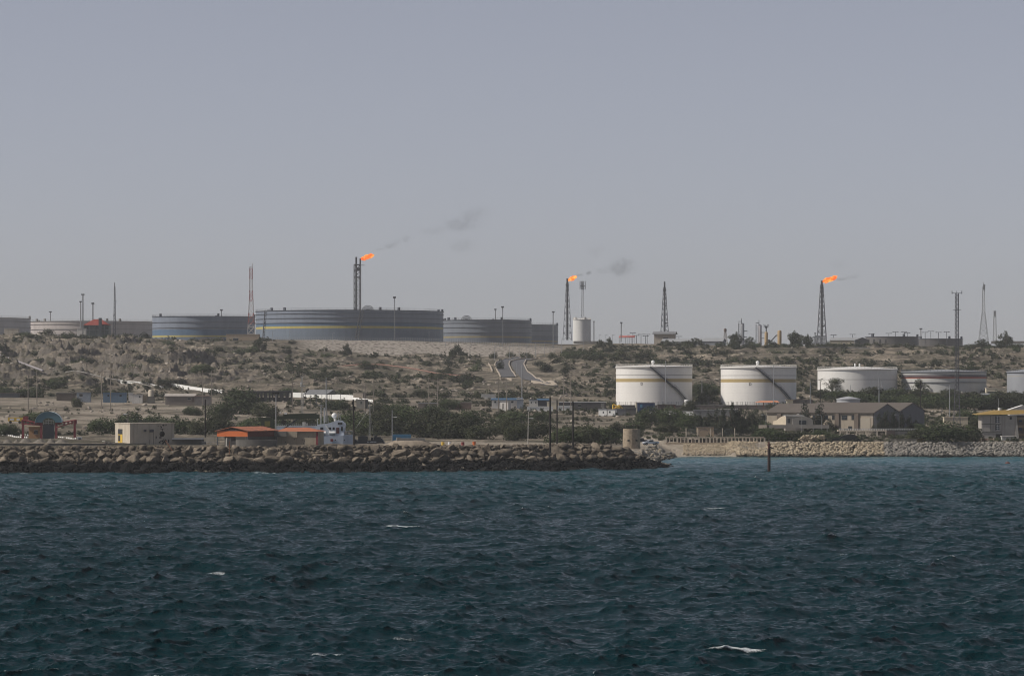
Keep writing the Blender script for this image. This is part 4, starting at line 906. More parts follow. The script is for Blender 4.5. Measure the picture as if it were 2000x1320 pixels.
# ------------------------------------------------------------------ process plant on the ridge
def vessel(px, w, tp, bs, Y, lb, mat, ladder=True, dome=True, horns=False):
    t, s = tower_at('process_column', lb, px, bs, Y, 'process columns on the ridge', 'process column'); r = w*s/2; H = (bs-tp)*s
    MB().lathe([(r,-3),(r,H-r*.5),(r*.8,H-r*.2),(r*.4,H),(.01,H+.02)], 24).build('vessel', mat, t, True)
    if ladder:
        mb = MB(); 
        for k in range(9):
            z = H*k/9; mb.bar((-r-1.2,-1,z),(-r-1.2,-1,z+H/9),.3); mb.bar((-r-.2,-1,z),(-r-1.2,-1,z+H/9),.16)
        mb.bx(-r-1.4,-r+.4,-1.2,.4,H+.8,H+1.1).bar((-r*.5,-1,H-.2),(-r*.5,-1,H+2.8),.3); mb.build('ladder', DSTEEL, t)
        MB().bx(r*.9,r+1.8,-1,1,H*.62,H*.62+.4).bx(r*.9,r+1.5,-1,1,H*.35,H*.35+.4).build('platform', DSTEEL, t)
    if horns:
        mb = MB().cyl((0,0,H),(0,0,H+3.5),.35); [mb.bar((0,0,H+1.5),(x,0,H+4.5),.25) for x in (-1.6,-.8,.8,1.6)]; mb.bx(-1.8,1.8,-.2,.2,H+3,H+3.3); mb.build('vent_head', DSTEEL, t)
vessel(1450, 7.5, 631, 674, 2200, 'tall silver process column with a side ladder, behind the round ridge tree', STEEL)
vessel(1484, 7.5, 634, 676, 2190, 'tall pale process column standing left of the two yellow ones', M('pale_vessel', (.40,.39,.40), .5, .08, .5))
vessel(1496.5, 6.5, 648, 676, 2185, 'short ochre process column crowned with vent horns', YEL if 0 else M('ochre_vessel', (.34,.24,.12), .6, .1, .5), False, True, True)
vessel(1522.5, 8, 645, 676, 2180, 'ochre process column, the right and thicker of the two', M('ochre_vessel', (.34,.24,.12)), False)
t, s = tower_at('duct', 'dark slanting pipe brace and duct between the two ochre columns', 1508, 668, 2182, None, 'pipe'); MB().cyl((-4*s,0,0),(8*s,0,13*s),.35).cyl((8*s,0,13*s),(11*s,0,13*s),.35).cyl((-6*s,0,-3*s),(-6*s,0,5*s),.7).build('pipe', DSTEEL, t)
t, s = tower_at('water_tower', 'small elevated water tower with a round tank left of the process columns', 1416.5, 670, 2200, None, 'water tower'); H = (670-649)*s
lattice(MB(), H, 8*s, 4*s, 5, .28).build('lattice_frame', M('pale_steel', (.36,.34,.33), .7), t); MB().lathe([(.01,H-1),(2*s,H),(3*s,H+1.2),(3*s,H+5*s),(2*s,H+7.3*s),(.01,H+8*s)], 20).build('tank', M('rust_tank', (.13,.10,.09), .8, .3), t, True)
t, s = tower_at('steel_platform', 'open steel platform frame left of the right flare tower\'s foot', 1597, 676, 2190, None, 'steel platform')
mb = MB(); 
for x in range(-14, 15, 4): mb.bar((x*s,-3,0),(x*s,-3,17*s),.3); mb.bar((x*s,3,0),(x*s,3,17*s),.3)
for z in (6, 12, 16): mb.bx(-14*s,14*s,-3.1,-2.9,z*s,z*s+.3)
for x in range(-14, 12, 4): mb.bar((x*s,-3,6*s),((x+4)*s,-3,12*s),.2)
mb.build('lattice_frame', STEEL, t); MB().bx(-10*s,10*s,-3,3,17*s,19*s).bx(-6*s,6*s,-2,2,19*s,21*s).build('platform', STEEL, t)

# ------------------------------------------------------------------ buildings
def house(name, label, px, base, Y, w, d, h, wall, rz=0, roof='flat', rmat=None, rh=1.2, over=.35, wins=(), doors=(), group=None, cat='house', winmat=None, extra=None):
    """px,base = photo position of the middle of the front foot; w/d/h in metres; wins: (face, u, z, w, h) face f/r/l"""
    s = S(Y); z0 = CH+(HY-base)*s
    t = T(name, label, cat, ((px-1000)*s, Y, z0), rz, group)
    MB().bx(-w/2, w/2, 0, d, -2.5, h).build('wall', wall, t)
    rm = rmat or wall
    if roof == 'flat': MB().bx(-w/2-over*.4, w/2+over*.4, -over*.4, d+over*.4, h, h+.22).build('roof', rm, t)
    elif roof == 'gable':      # ridge along x
        k = [(-over, h-.15), (d/2, h+rh), (d+over, h-.15), (d+over, h+.02), (d/2, h+rh+.17), (-over, h+.02)]
        mb = MB(); n = 6; vs = [(-w/2-over, y, z) for y, z in k]+[(w/2+over, y, z) for y, z in k]
        mb.add(vs, [tuple(range(5,-1,-1)), tuple(range(6,12))]+[(i, (i+1)%6, 6+(i+1)%6, 6+i) for i in range(6)]); mb.build('roof', rm, t)
        g = MB()
        for x in (-w/2, w/2-.02): g.add([(x, 0, h), (x, d, h), (x, d/2, h+rh), (x+.02, 0, h), (x+.02, d, h), (x+.02, d/2, h+rh)], [(0,1,2),(3,5,4),(0,3,4,1),(1,4,5,2),(2,5,3,0)])
        g.build('gable', wall, t)
    elif roof == 'front':      # ridge along y, gable faces front
        MB().prism([(-w/2-over, h-.15), (0, h+rh), (w/2+over, h-.15), (w/2+over, h+.02), (0, h+rh+.18), (-w/2-over, h+.02)], -over, d+over).build('roof', rm, t)
        MB().prism([(-w/2, h), (w/2, h), (0, h+rh)], .02, d-.02).build('gable', wall, t)
    elif roof == 'hip':
        o = over; r = min(d, w)/2*.95; MB().add([(-w/2-o,-o,h),(w/2+o,-o,h),(w/2+o,d+o,h),(-w/2-o,d+o,h),(-w/2+r,d/2,h+rh),(w/2-r,d/2,h+rh)], [(0,1,5,4),(1,2,5),(2,3,4,5),(3,0,4),(3,2,1,0)]).build('roof', rm, t)
    for face, u, z, ww, hh in wins: _open('window', t, w, d, face, u, z, ww, hh, winmat or GLASS)
    for q in doors: _open('door', t, w, d, q[0], q[1], q[2], q[3], q[4], q[5] if len(q) > 5 else BROWN)
    return t
def _open(nm, t, w, d, face, u, z, ww, hh, mat):
    mb = MB(); fr = MB(); e = .09
    if face == 'f': mb.bx(u-ww/2, u+ww/2, -.035, .05, z, z+hh); fr.bx(u-ww/2-e, u+ww/2+e, -.08, .02, z-e, z-.001).bx(u-ww/2-e, u+ww/2+e, -.08, .02, z+hh+.001, z+hh+e)
    elif face == 'r': mb.bx(w/2-.05, w/2+.035, u-ww/2, u+ww/2, z, z+hh); fr.bx(w/2-.02, w/2+.08, u-ww/2-e, u+ww/2+e, z-e, z-.001)
    else: mb.bx(-w/2-.035, -w/2+.05, u-ww/2, u+ww/2, z, z+hh); fr.bx(-w/2-.08, -w/2+.02, u-ww/2-e, u+ww/2+e, z-e, z-.001)
    o = mb.build(nm, mat, t)
    if ww > .9: fr.build('sill', OFFW, o)

# ---- cream block building on the breakwater
s = S(962); c = W(254, 870, 962)
t = T('block_building', 'cream flat-roofed block building with a yellow door, on the breakwater', 'building', c, R(28))
MB().bx(0, 12.6, 0, 10.6, -2, 5.75).build('wall', CREAM, t); MB().bx(-.12, 12.72, -.12, 10.72, 5.75, 5.95).build('roof', CREAM, t)
o = MB().bx(-.05, .03, 5.3, 8.3, 0, 2.9).build('door', YEL, t); MB().bx(-.07, .03, 5.3, 8.3, 2.93, 4.3).build('transom', GLASS, o); MB().bx(-.1, 0, 6.72, 6.86, 0, 2.9).build('door_bar', BROWN, o)
MB().bx(-.09, .01, 6.9, 8.1, 1.1, 2.7).build('door_pane', GLASS, o)
for x, z in ((4.0, 3.5), (6.0, 3.5)):
    o = MB().bx(x-.5, x+.5, -.55, 0, z, z+.75).build('air_conditioner', CREAM if x < 5 else DSTEEL, t); MB().bx(x-.4, x+.4, -.58, -.53, z+.08, z+.65).build('grille', DSTEEL, o)
MB().cyl((9.1, -.04, 3.0), (9.1, .01, 3.0), .75, .75, 12).build('soot_mark', BLACKP, t)
r = random.Random(4); mb = MB()
for i in range(46):
    x = r.gauss(9.2, .9); z = abs(r.gauss(.6, .9)) if i < 30 else r.uniform(4, 5.3); w_ = r.uniform(.03, .2); mb.bx(x-w_, x+w_, -.012, .01, z, z+r.uniform(.1, .8 if i < 30 else .3))
mb.build('soot_streaks', BLACKP, t); MB().bx(6.6,6.72,-.012,.01,.2,3.4).bx(5.4,5.5,-.012,.01,.3,1.5).build('stain', DCONC, t)
# ---- low dark wall and lean-to right of it
t = T('tin_shelter', 'low dark tin shelter against the cream block building\'s right side', 'shelter', W(369, 868, 963), 0)
MB().bx(-4.4, 4.4, 0, 1.2, -1, 1.35).build('wall', DCONC, t); MB().box((0, .3, 1.5), (9.2, 2.6, .1), 0, 0, .12).build('roof', DSTEEL, t)
t = T('tin_roof_hut', 'small sunken hut with a pale tin roof, left foot of the cream block building', 'hut', W(208, 871, 955), R(20))
MB().prism([(-1.3,-.5),(1.8,-.5),(1.8,.35),(0,.9),(-1.3,.2)], 0, 2.5).build('wall', BROWN, t); MB().box((1.2, 1.1, .86), (3.6, 3.0, .09), 0, R(12)).build('roof', OFFW, t)
t = T('concrete_parapet', 'long low concrete parapet along the breakwater crest at the left', 'wall', (0,0,0)); mb = MB()
for i in range(30):
    p0 = -330+i*20.5; 
    a = W(p0, 869.6, 935+i*.55); b = W(p0+20.4, 869.6, 935.5+i*.55); mb.slab([(a.x,a.y),(b.x,b.y),(b.x,b.y+.6),(a.x,a.y+.6)], 4.8, 6.75)
mb.build('coping', DCONC, t)

# ---- orange-roofed sheds
c = W(424, 870, 952); t = T('open_shed', 'open shed with an orange gable panel and orange roof, left part of the pair', 'shed', c, R(-24))
W1, D1, h0 = 9.0, 17.0, 2.35
MB().bx(0, W1, -.05, .08, h0, h0+1.45).build('gable_panel', ORPAN, t)
mb = MB(); ap = (W1/2, h0+2.45)
for y in (0, 5, 10, 15):
    mb.bar((-.3,y,h0+1.5), (ap[0],y,ap[1]), .2).bar((W1+.3,y,h0+1.5),(ap[0],y,ap[1]),.2).bar((0,y,h0+1.55),(W1,y,h0+1.55),.14)
    for k in range(1, 6):
        x = W1*k/6; zt = h0+1.5+(1-abs(x-W1/2)/(W1/2))*1.2; mb.bar((x,y,h0+1.55),(x,y,zt),.09)
        if k < 6: mb.bar((x,y,zt),(x+(W1/6 if x < W1/2 else -W1/6),y,h0+1.55),.09)
mb.build('truss', DSTEEL, t)
for sg, nm in ((-1, 0), (1, 1)):
    x0 = W1/2+sg*(W1/2+.5); MB().add([(ap[0],-.4,ap[1]+.12),(x0,-.4,h0+1.5),(x0,D1,h0+1.5),(ap[0],D1,ap[1]+.12),(ap[0],-.4,ap[1]),(x0,-.4,h0+1.38),(x0,D1,h0+1.38),(ap[0],D1,ap[1])], [(0,1,2,3),(7,6,5,4),(0,4,5,1),(1,5,6,2),(2,6,7,3)]).build('roof', ORANGE, t)
MB().bx(W1-.05, W1+.05, .2, D1, h0, h0+1.3).build('side_panel', M('shaded_red_panel', (.12,.025,.018), .7), t)  # dark red has the shade of this side put into the colour
MB().bx(W1-.6, W1-.4, 0, D1, -1.5, h0-.01).bx(0,W1,D1-.2,D1,-1.5,h0+1.3).bx(1.0,4.2,2.2,2.4,-1.5,h0-.02).build('wall', DCONC, t)
for x in (.1, W1-.1):
    for y in (.1, D1-.1): MB().bx(x-.12,x+.12,y-.12,y+.12,-1.5,h0+1.4).build('post', DSTEEL, t)
s = S(962); t = T('long_shed', 'long beige shed with a hipped orange roof, in front of the white ship', 'shed', W(572, 870, 962), R(-9))
MB().bx(-4.3, 6.6, 0, 8, -1.5, 3.75).build('wall', BEIGE, t); MB().bx(-15.5, -4.31, .4, 1.0, -1.5, 2.3).build('yard_wall', DCONC, t)
MB().add([(-4.9,-.5,3.72),(7.2,-.5,3.72),(7.2,8.5,3.72),(-4.9,8.5,3.72),(-2.6,4,4.7),(3.6,4,4.7)], [(0,1,5,4),(1,2,5),(2,3,4,5),(3,0,4),(3,2,1,0)]).build('roof', ORANGE, t)
MB().bx(6.2,6.75,-.12,.05,-1,3.6).build('corner_post', RED, t)
o = MB().bx(-6.6,-1.4,-1.1,-.05,2.31,3.75).build('rooftop_box', DCONC, t); MB().bx(-7.5,-6.62,-1.15,-.05,2.15,3.85).bx(-1.38,1.3,-.6,-.05,2.2,3.7).build('side_panels', BEIGE, o)
mb = MB(); [mb.bx(x-.1,x+.1,-.02,.01,z,z+.3) for x, z in ((-5,1.2),(-2,.8),(0.4,1.5),(2.5,1.4),(3.1,1.0),(2.9,.4),(4.2,2.2))]; mb.build('stain', DCONC, t)
t = T('gun_pit', 'round grey concrete gun pit set in the breakwater rocks before the sheds', 'gun pit', W(501, 872, 932)); rr_ = 5.3
mb = MB(); n = 40
for i in range(n):
    a = 6.283*i/n; b = 6.283*(i+1)/n; mb.slab([(rr_*math.cos(a), rr_*math.sin(a)*.7), (rr_*math.cos(b), rr_*math.sin(b)*.7), ((rr_-.5)*math.cos(b), (rr_-.5)*math.sin(b)*.7), ((rr_-.5)*math.cos(a), (rr_-.5)*math.sin(a)*.7)], -2.2, 1.75+.0*i)
mb.build('wall', DCONC, t); MB().slab([(rr_*.9*math.cos(k*.4), rr_*.62*math.sin(k*.4)) for k in range(16)], -2, .4).build('floor', CONC, t)
t = T('standing_stone', 'lone upright pale block at the left end of the gun pit', 'stone', W(446, 872, 935)); MB().box((0,0,.6),(1.1,.9,3.2),.4,.05).box((1.4,.3,.4),(2.2,1,2.0),.2).build('block', CONC, t)
t = T('railing_panel', 'pale railed panel at the left foot of the orange shed', 'railing', W(412, 871, 958)); MB().bx(-1.8,1.6,0,.08,1.2,2.3).build('panel', CREAM, t); MB().bx(-2.4,2.2,-.06,0,1.05,1.15).bx(-2.4,2.2,-.06,0,.5,.58).bx(-2.4,-2.3,-.06,0,-1,2.4).bx(2.1,2.2,-.06,0,-1,2.2).bx(-.1,0,-.06,0,-1,1.1).build('rail', STEEL, t)

# ---- crane
s = S(985); t = T('mobile_crane', 'dark green mobile crane with its boom laid level behind the orange roofs', 'crane', W(524, 870, 985))
MB().bx(-2.2,3.0,-1.3,1.3,-.3,4.2).build('carrier', GREEN, t); MB().bx(-1.9,1.6,-1.2,1.2,4.2,7.0).bx(-2.6,1.2,-1.1,1.1,6.4,7.6).build('cab', GREEN, t)
MB().bx(-.9,.6,-1.24,-1.2,5.2,6.6).build('cab_window', YEL if 0 else M('olive_yellow', (.14,.13,.03), .6), t)
MB().box((7.0, 0, 7.6), (12.5, .9, .95), 0, R(-1.5)).box((8.5, 0, 8.35), (9, .7, .5), 0, R(-1.5)).box((13.0,0,7.85),(1.6,1.1,1.2)).build('boom', GREEN, t)
MB().cyl((3.4,0,4.0),(8.0,0,7.2),.16).build('ram', DSTEEL, t); MB().box((4.2,-.7,6.3),(1.1,.8,1.2),0,.3).build('winch', BLACKP, t); MB().bx(4.4,5.0,-1.0,-.6,8.4,8.9).bx(3.0,3.5,-1.0,-.6,8.7,9.0).build('work_lamp', WHITE, t)

# ---- white ship
Y = 1016; s = S(Y); t = T('supply_ship', 'white supply ship with a sloping bridge and dome, moored behind the orange sheds', 'ship', ((618-1000)*s, Y, 0)); zz = lambda py: CH+(HY-py)*s; xx = lambda p: (p-618)*s
L0, L1 = xx(536), xx(692)
st = [(L0,.9,zz(851)),(L0+3,1,zz(850.5)),(0,1,zz(850)),(xx(672),1,zz(849.5)),(L1-2.4,.9,zz(849)),(L1,.62,zz(848.5))]
vs = []; fs = []
for x, k, zt in st:
    hw = 4.6*k; vs += [(x,-hw,zt),(x,-hw*.97,2.6),(x*.985,-hw*.7,-1.5),(x*.985,hw*.7,-1.5),(x,hw*.97,2.6),(x,hw,zt)]
for i in range(5):
    for k in range(5): fs.append((i*6+k, i*6+k+1, (i+1)*6+k+1, (i+1)*6+k))
    fs.append((i*6+5, i*6, (i+1)*6, (i+1)*6+5))
fs += [(5,4,3,2,1,0), tuple(30+i for i in range(6))]
MB().add(vs, fs).build('hull', SHIPW, t)
MB().bx(L0,L1-1,-4.75,-4.62,zz(869),zz(867)).build('rubbing_strake', DSTEEL, t)
MB().bx(xx(540),xx(622),-3.6,3.6,zz(851),zz(832)).build('deckhouse', SHIPW, t); MB().bx(xx(541),xx(619),-3.65,-3.6,zz(832),zz(830.6)).build('trim', OFFW, t)
MB().prism([(xx(621),zz(850)),(xx(673),zz(850)),(xx(673.5),zz(838)),(xx(675),zz(831)),(xx(674),zz(827)),(xx(668),zz(821.5)),(xx(660),zz(820.5)),(xx(640),zz(827)),(xx(621),zz(829))], -3.9, 3.9).build('bridge', SHIPW, t)
for a, b, c_, d_ in ((661,670,829,824.5),(643,648,839,834),(651,655,839,834),(627,633,839,834)):
    MB().bx(xx(a),xx(b),-3.98,-3.88,zz(c_),zz(d_)).build('window', GLASS, t)
MB().bx(xx(658),xx(664),-3.98,-3.88,zz(846),zz(834.5)).build('door', M('maroon', (.09,.03,.03), .6), t); MB().bx(xx(667),xx(671),-3.98,-3.88,zz(841),zz(833)).build('window', GLASS, t)
for a in (632, 650.5):
    o = MB().cyl((xx(a-6),-4.2,zz(845.5)),(xx(a+6),-4.2,zz(845.5)),.52,.52,14).build('life_raft', WHITE, t, True); MB().bx(xx(a-5),xx(a-4),-4.5,-3.9,zz(852),zz(847)).bx(xx(a+4),xx(a+5),-4.5,-3.9,zz(852),zz(847)).build('cradle', STEEL, o)
MB().bx(xx(647),xx(652),-4.72,-4.6,zz(861.5),zz(856.5)).build('red_mark', RED, t)
for a in (656.5, 674): MB().cyl((xx(a),-4.68,zz(858.5)),(xx(a),-4.55,zz(858.5)),.16,.16,12).build('porthole', GLASS, t)
MB().ball((xx(653),0,zz(811.5)),.78,16,.95).build('radome', WHITE, t, True); MB().cyl((xx(655),0,zz(822)),(xx(654),0,zz(813)),.42,.35,10).build('radome_stand', OFFW, t)
MB().bar((xx(661),0,zz(820)),(xx(661),0,zz(806)),.16).bar((xx(665),0,zz(820)),(xx(664),0,zz(810)),.16).bx(xx(657),xx(669),-.1,.1,zz(808),zz(807.2)).build('radar_mast', STEEL, t)
mb = MB().bar((xx(627),0,zz(829)),(xx(627),0,zz(791)),.2).bx(xx(621),xx(633),-.1,.1,zz(792),zz(791)).bar((xx(633.5),0,zz(826)),(xx(633.5),0,zz(796)),.32).bar((xx(641),0,zz(828)),(xx(640),0,zz(805)),.12).bar((xx(620),0,zz(830)),(xx(620),0,zz(808)),.12); mb.build('mast', STEEL, t)
mb = MB().bx(xx(675),xx(691),-3,3,zz(842.5),zz(841.7)); [mb.bar((xx(a),-3,zz(849)),(xx(a),-3,zz(842)),.12) for a in range(675, 693, 3)]; mb.bx(xx(676),xx(681),-3.1,-3,zz(846),zz(845)); 
for a in range(541, 622, 4): mb.bar((xx(a),-3.5,zz(832)),(xx(a),-3.5,zz(828)),.09)
mb.bx(xx(541),xx(621),-3.53,-3.47,zz(828.4),zz(828)); mb.build('railing', STEEL, t)
MB().bar((xx(637),-3.9,zz(830)),(xx(647),-4.2,zz(843)),.22).build('davit', WHITE, t)
MB().bx(xx(592),xx(598),-3.7,-2.5,zz(834),zz(824)).bx(xx(600),xx(602),-3.7,-3,zz(832),zz(826)).build('vent_trunk', OFFW, t)
# ---- black tug
Y = 1002; s = S(Y); zz = lambda py: CH+(HY-py)*s; xx = lambda p: (p-722)*s; TB = M('tug_black', (.010,.012,.018), .6, .3, 1.2)
t = T('tug', 'black tug with a white lattice mast, between the white ship and the blue container', 'tug', ((722-1000)*s, Y, 0))
MB().prism([(xx(694),zz(857)),(xx(701),zz(862)),(xx(738),zz(858)),(xx(746),zz(856)),(xx(752),zz(866)),(xx(752),0),(xx(692),0)], -2.6, 2.6).build('hull', TB, t)
MB().bx(xx(700),xx(718),-1.8,1.8,zz(866),zz(852)).bx(xx(705),xx(714),-1.5,1.5,zz(853),zz(851.5)).build('wheelhouse', TB, t); MB().bx(xx(725),xx(729),-1,1,zz(866),zz(854)).bx(xx(730),xx(744),-1.6,1.6,zz(866),zz(853)).cyl((xx(734),0,zz(856)),(xx(734),0,zz(851)),.3).build('deckhouse', TB, t)
mb = MB(); lattice(mb, zz(784)-zz(860), .45, .2, 20, .045, zz(860)); mb.bx(-.9,.9,-.1,.1,zz(796),zz(795.4)); mb.build('mast', M('bright_mast', (.34,.34,.35), .5), t)
MB().bar((0,0,zz(797)),(xx(695),0,zz(836)),.045).bar((0,0,zz(797)),(xx(730),0,zz(856)),.045).build('stay', STEEL, t)
mb = MB(); r = random.Random(2)
for i, w_ in enumerate((.35,.18,.5,.3,.35,.35)): mb.box((xx(719.5+i*3.0), -2.63, zz(862.6)), (w_, .03, .3 if i != 1 else .1), 0, r.uniform(-.2,.2))
mb.build('worn_white_lettering', M('worn_lettering', (.25,.26,.28), .8, .3, 2), t)

# ---- gateway
Y = 1072; s = S(Y); zz = lambda py: (859-py)*s; xx = lambda p: (p-95.5)*s
t = T('gateway', 'red portal gateway with a turquoise half-round arch', 'gateway', ((95.5-1000)*s, Y, CH+(HY-859)*s))
for a, tp in ((45,819.5),(81,826),(110,825),(146,819.5)): MB().bx(xx(a-2),xx(a+2),-.5,.5,-1.5,zz(tp)).build('column', RED, t)
mb = MB()
for x0, z0, x1, z1 in ((43,820,81,827),(110,827,148,820)):
    for y in (-.5, 1.8): mb.cyl((xx(x0),y,zz(z0)),(xx(x1),y,zz(z1)),.2,.2,6); mb.cyl((xx(x0),y,zz(z0+8)),(xx(x1),y,zz(z1+3)),.15,.15,6)
    for k in range(6):
        f = k/5; mb.bx(xx(x0+(x1-x0)*f)-.12, xx(x0+(x1-x0)*f)+.12, -.6, 2, zz(z0+(z1-z0)*f+(8-5*f if x0 < 100 else 3+5*f)), zz(z0+(z1-z0)*f))
mb.build('pergola_beam', RED, t)
mb = MB(); n = 22; ro, ri, cz = 26*s, 12.5*s, zz(825)
for k in range(n):
    a, b = math.pi*k/n, math.pi*(k+1)/n; P = [(-ro*math.cos(a), cz+ro*.82*math.sin(a)),(-ro*math.cos(b), cz+ro*.82*math.sin(b)),(-ri*math.cos(b), cz+ri*.72*math.sin(b)),(-ri*math.cos(a), cz+ri*.72*math.sin(a))]
    mb.prism(P, -.9, 1.6)
mb.build('arch', TURQ, t)
mb = MB()
for k in range(n):
    a, b = math.pi*k/n, math.pi*(k+1)/n; mb.prism([(-(ro+.06)*math.cos(a), cz+(ro+.06)*.82*math.sin(a)),(-(ro+.06)*math.cos(b), cz+(ro+.06)*.82*math.sin(b)),(-(ro+.01)*math.cos(b), cz+(ro+.01)*.82*math.sin(b)),(-(ro+.01)*math.cos(a), cz+(ro+.01)*.82*math.sin(a))], -1.1, 1.8)
mb.build('arch_edge', M('pale_aqua', (.5,.6,.62), .4), t)
MB().bx(xx(84),xx(106),.2,.5,-1,zz(829.5)).build('gate_panel', M('dark_blue_grey', (.055,.06,.075), .6), t)
mb = MB()
for k in range(5): mb.bx(xx(85+k*5)-.05,xx(85+k*5)+.05,-.2,-.1,zz(829),zz(818+abs(k-2)*1.5)); 
for z in (827,823,820): mb.bx(xx(85),xx(106),-.2,-.1,zz(z),zz(z)+.12)
mb.build('lattice_screen', OFFW, t)
house('guard_kiosk', 'tan brick guard kiosk under the left bay of the red gateway', 67, 855, 1076, 3.3, 3, 3.2, TAN, 0, 'flat', M('sand_roof', (.45,.33,.2), .8), over=1.6, wins=[('f',.5,1.2,1.1,1.0)], cat='kiosk')
def kerb(lb, p0, p1, Y0, Y1, n):
    a = AT(*p0); b = AT(*p1); t = T('painted_kerb', lb, 'kerb', a); d = b-a; base = MB(); st_ = MB()
    for i in range(n):
        q0 = d*(i/n); q1 = d*((i+.55)/n); q2 = d*((i+1)/n)
        st_.slab([(q0.x,q0.y),(q1.x,q1.y),(q1.x,q1.y+.4),(q0.x,q0.y+.4)], gz(a.x+q0.x,a.y+q0.y)-a.z-.1, gz(a.x+q0.x,a.y+q0.y)-a.z+.42); base.slab([(q1.x,q1.y),(q2.x,q2.y),(q2.x,q2.y+.4),(q1.x,q1.y+.4)], gz(a.x+q1.x,a.y+q1.y)-a.z-.1, gz(a.x+q1.x,a.y+q1.y)-a.z+.4)
    base.build('dark_blocks', DCONC, t); st_.build('white_blocks', STRIPEW, t)
kerb('upper black and white kerb running down towards the guard kiosk', (-6,841.5), (57,850.5), 1120, 1082, 15); kerb('lower black and white kerb left of the red gateway', (4,849), (55,856), 1085, 1075, 13)
kerb('black and white kerb under the right bay of the red gateway', (110,854), (150,861), 1085, 1060, 10)
t = T('white_truck', 'small white truck parked at the right foot of the red gateway', 'truck', W(162, 866, 1040), R(8))
MB().bx(-1.6,-.3,-.9,.9,.35,1.9).build('cab', WHITE, t); MB().bx(-.2,2.6,-.95,.95,.5,.9).bx(-.2,2.6,-.95,-.85,.9,1.3).build('bed', OFFW, t); MB().bx(-1.3,-.6,-.93,-.88,1.1,1.6).build('window', GLASS, t)
for x in (-1.1, 1.7): MB().cyl((x,-.98,.38),(x,-.75,.38),.38,.38,14).build('wheel', TYRE, t)
t = T('fuel_truck', 'yellow-striped lorry seen behind the left bay of the red gateway', 'lorry', W(32, 826, 1180)); MB().bx(-2.6,2.2,-1,1,.6,1.8).build('body', YEL, t); MB().bx(-2.0,-.6,-1.03,-.99,.9,1.5).bx(.2,1.2,-1.03,-.99,.9,1.5).build('panel', WHITE, t); MB().bx(2.3,3.8,-1,1,.6,2.2).build('cab', RED, t)
for x in (-1.8, 1.2, 3.2): MB().cyl((x,-1.05,.3),(x,-.8,.3),.45,.45,12).build('wheel', TYRE, t)
for i, (px, py, w_, lb) in enumerate(((15,866,9,'leftmost grey gravel heap behind the breakwater'),(33,867,8,'second small gravel heap from the left'),(50,864,11,'broad flat gravel heap below the gateway\'s left column'),(78,866,13,'pale-sided gravel heap below the gateway\'s arch'),(100,866,9,'rounded gravel heap below the arch\'s right foot'),(120,866,12,'dark gravel heap below the gateway\'s right bay'))):
    p = W(px, py+4, 985); mb = MB(); r = random.Random(i); n = 18; prof = [(w_*.20*(1-k/6)**.8+.02, 1.9*(k/6)*(.85+.1*i/5)) for k in range(7)]
    mb.lathe(prof, n); mb.v = [(x*(1+.25*r.random())+.0, y*(1+.2*r.random()), z*(1+.15*r.random())) for x, y, z in mb.v]; t = mb.build('gravel_heap', M('heap_grey', (.15,.135,.115), .95, .25, 1.2, bump=.06), None, True); t.location = p; tag(t, lb, 'gravel heap', 'gravel heaps behind the breakwater')

# ---- container, mound, drums
def container(lb, px, base, Y, w_, h_, mat, rz=0, panels=True):
    t = T('container', lb, 'container', W(px, base, Y), rz); mb = MB().bx(-w_/2, w_/2, 0, 2.4, 0, h_)
    mb.build('body', mat, t); rb = MB(); k = int(w_/.45)
    for i in range(k): rb.bx(-w_/2+.1+i*.45, -w_/2+.3+i*.45, -.05, -.001, .15, h_-.15)
    rb.build('ribs', mat, t)
container('light blue container beside the dirt mound, right of the tug', 784, 862, 1040, 5.4, 2.0, CYAN)
p = W(800, 874, 945); mb = MB(); mb.lathe([(7.2,-1),(6.0,.6),(4.6,1.4),(3.4,1.75),(.01,1.8)], 26); r = random.Random(8); mb.v = [(x*(1+.1*r.random()), y*.6*(1+.1*r.random()), z*(1+.1*r.random())) for x, y, z in mb.v]
o = mb.build('dirt_mound', SAND, None, True); o.location = p; tag(o, 'broad mound of tan dirt on the breakwater, below the blue container', 'mound')
t = T('concrete_slab', 'flat concrete slab lying on top of the tan dirt mound', 'slab', p+Vector((.6,0,1.8))); MB().box((0,0,.3),(6.6,2.5,.7),.05).box((-3.4,-.6,.3),(1,1,1.1),.2).build('block', CONC, t)
for px, py, m, lb, hh in ((865,865,YEL,'yellow drum on the sand, leftmost of the coloured drums',.3),(878,864,WHITE,'small white drum between the yellow and red ones',.15),(904,866,RED,'red drum on the sand',.4),(926,865,ORPAN,'orange drum, rightmost of the coloured drums',.35)):
    t = T('drum', lb, 'drum', W(px, py, 960), 0, 'coloured drums on the sand'); MB().cyl((0,0,-.6),(0,0,hh),.42,.42,14).build('body', m, t); MB().cyl((0,0,hh*.3),(0,0,hh*.38),.45,.45,14).cyl((0,0,hh*.65),(0,0,hh*.73),.45,.45,14).build('hoop', m, t)

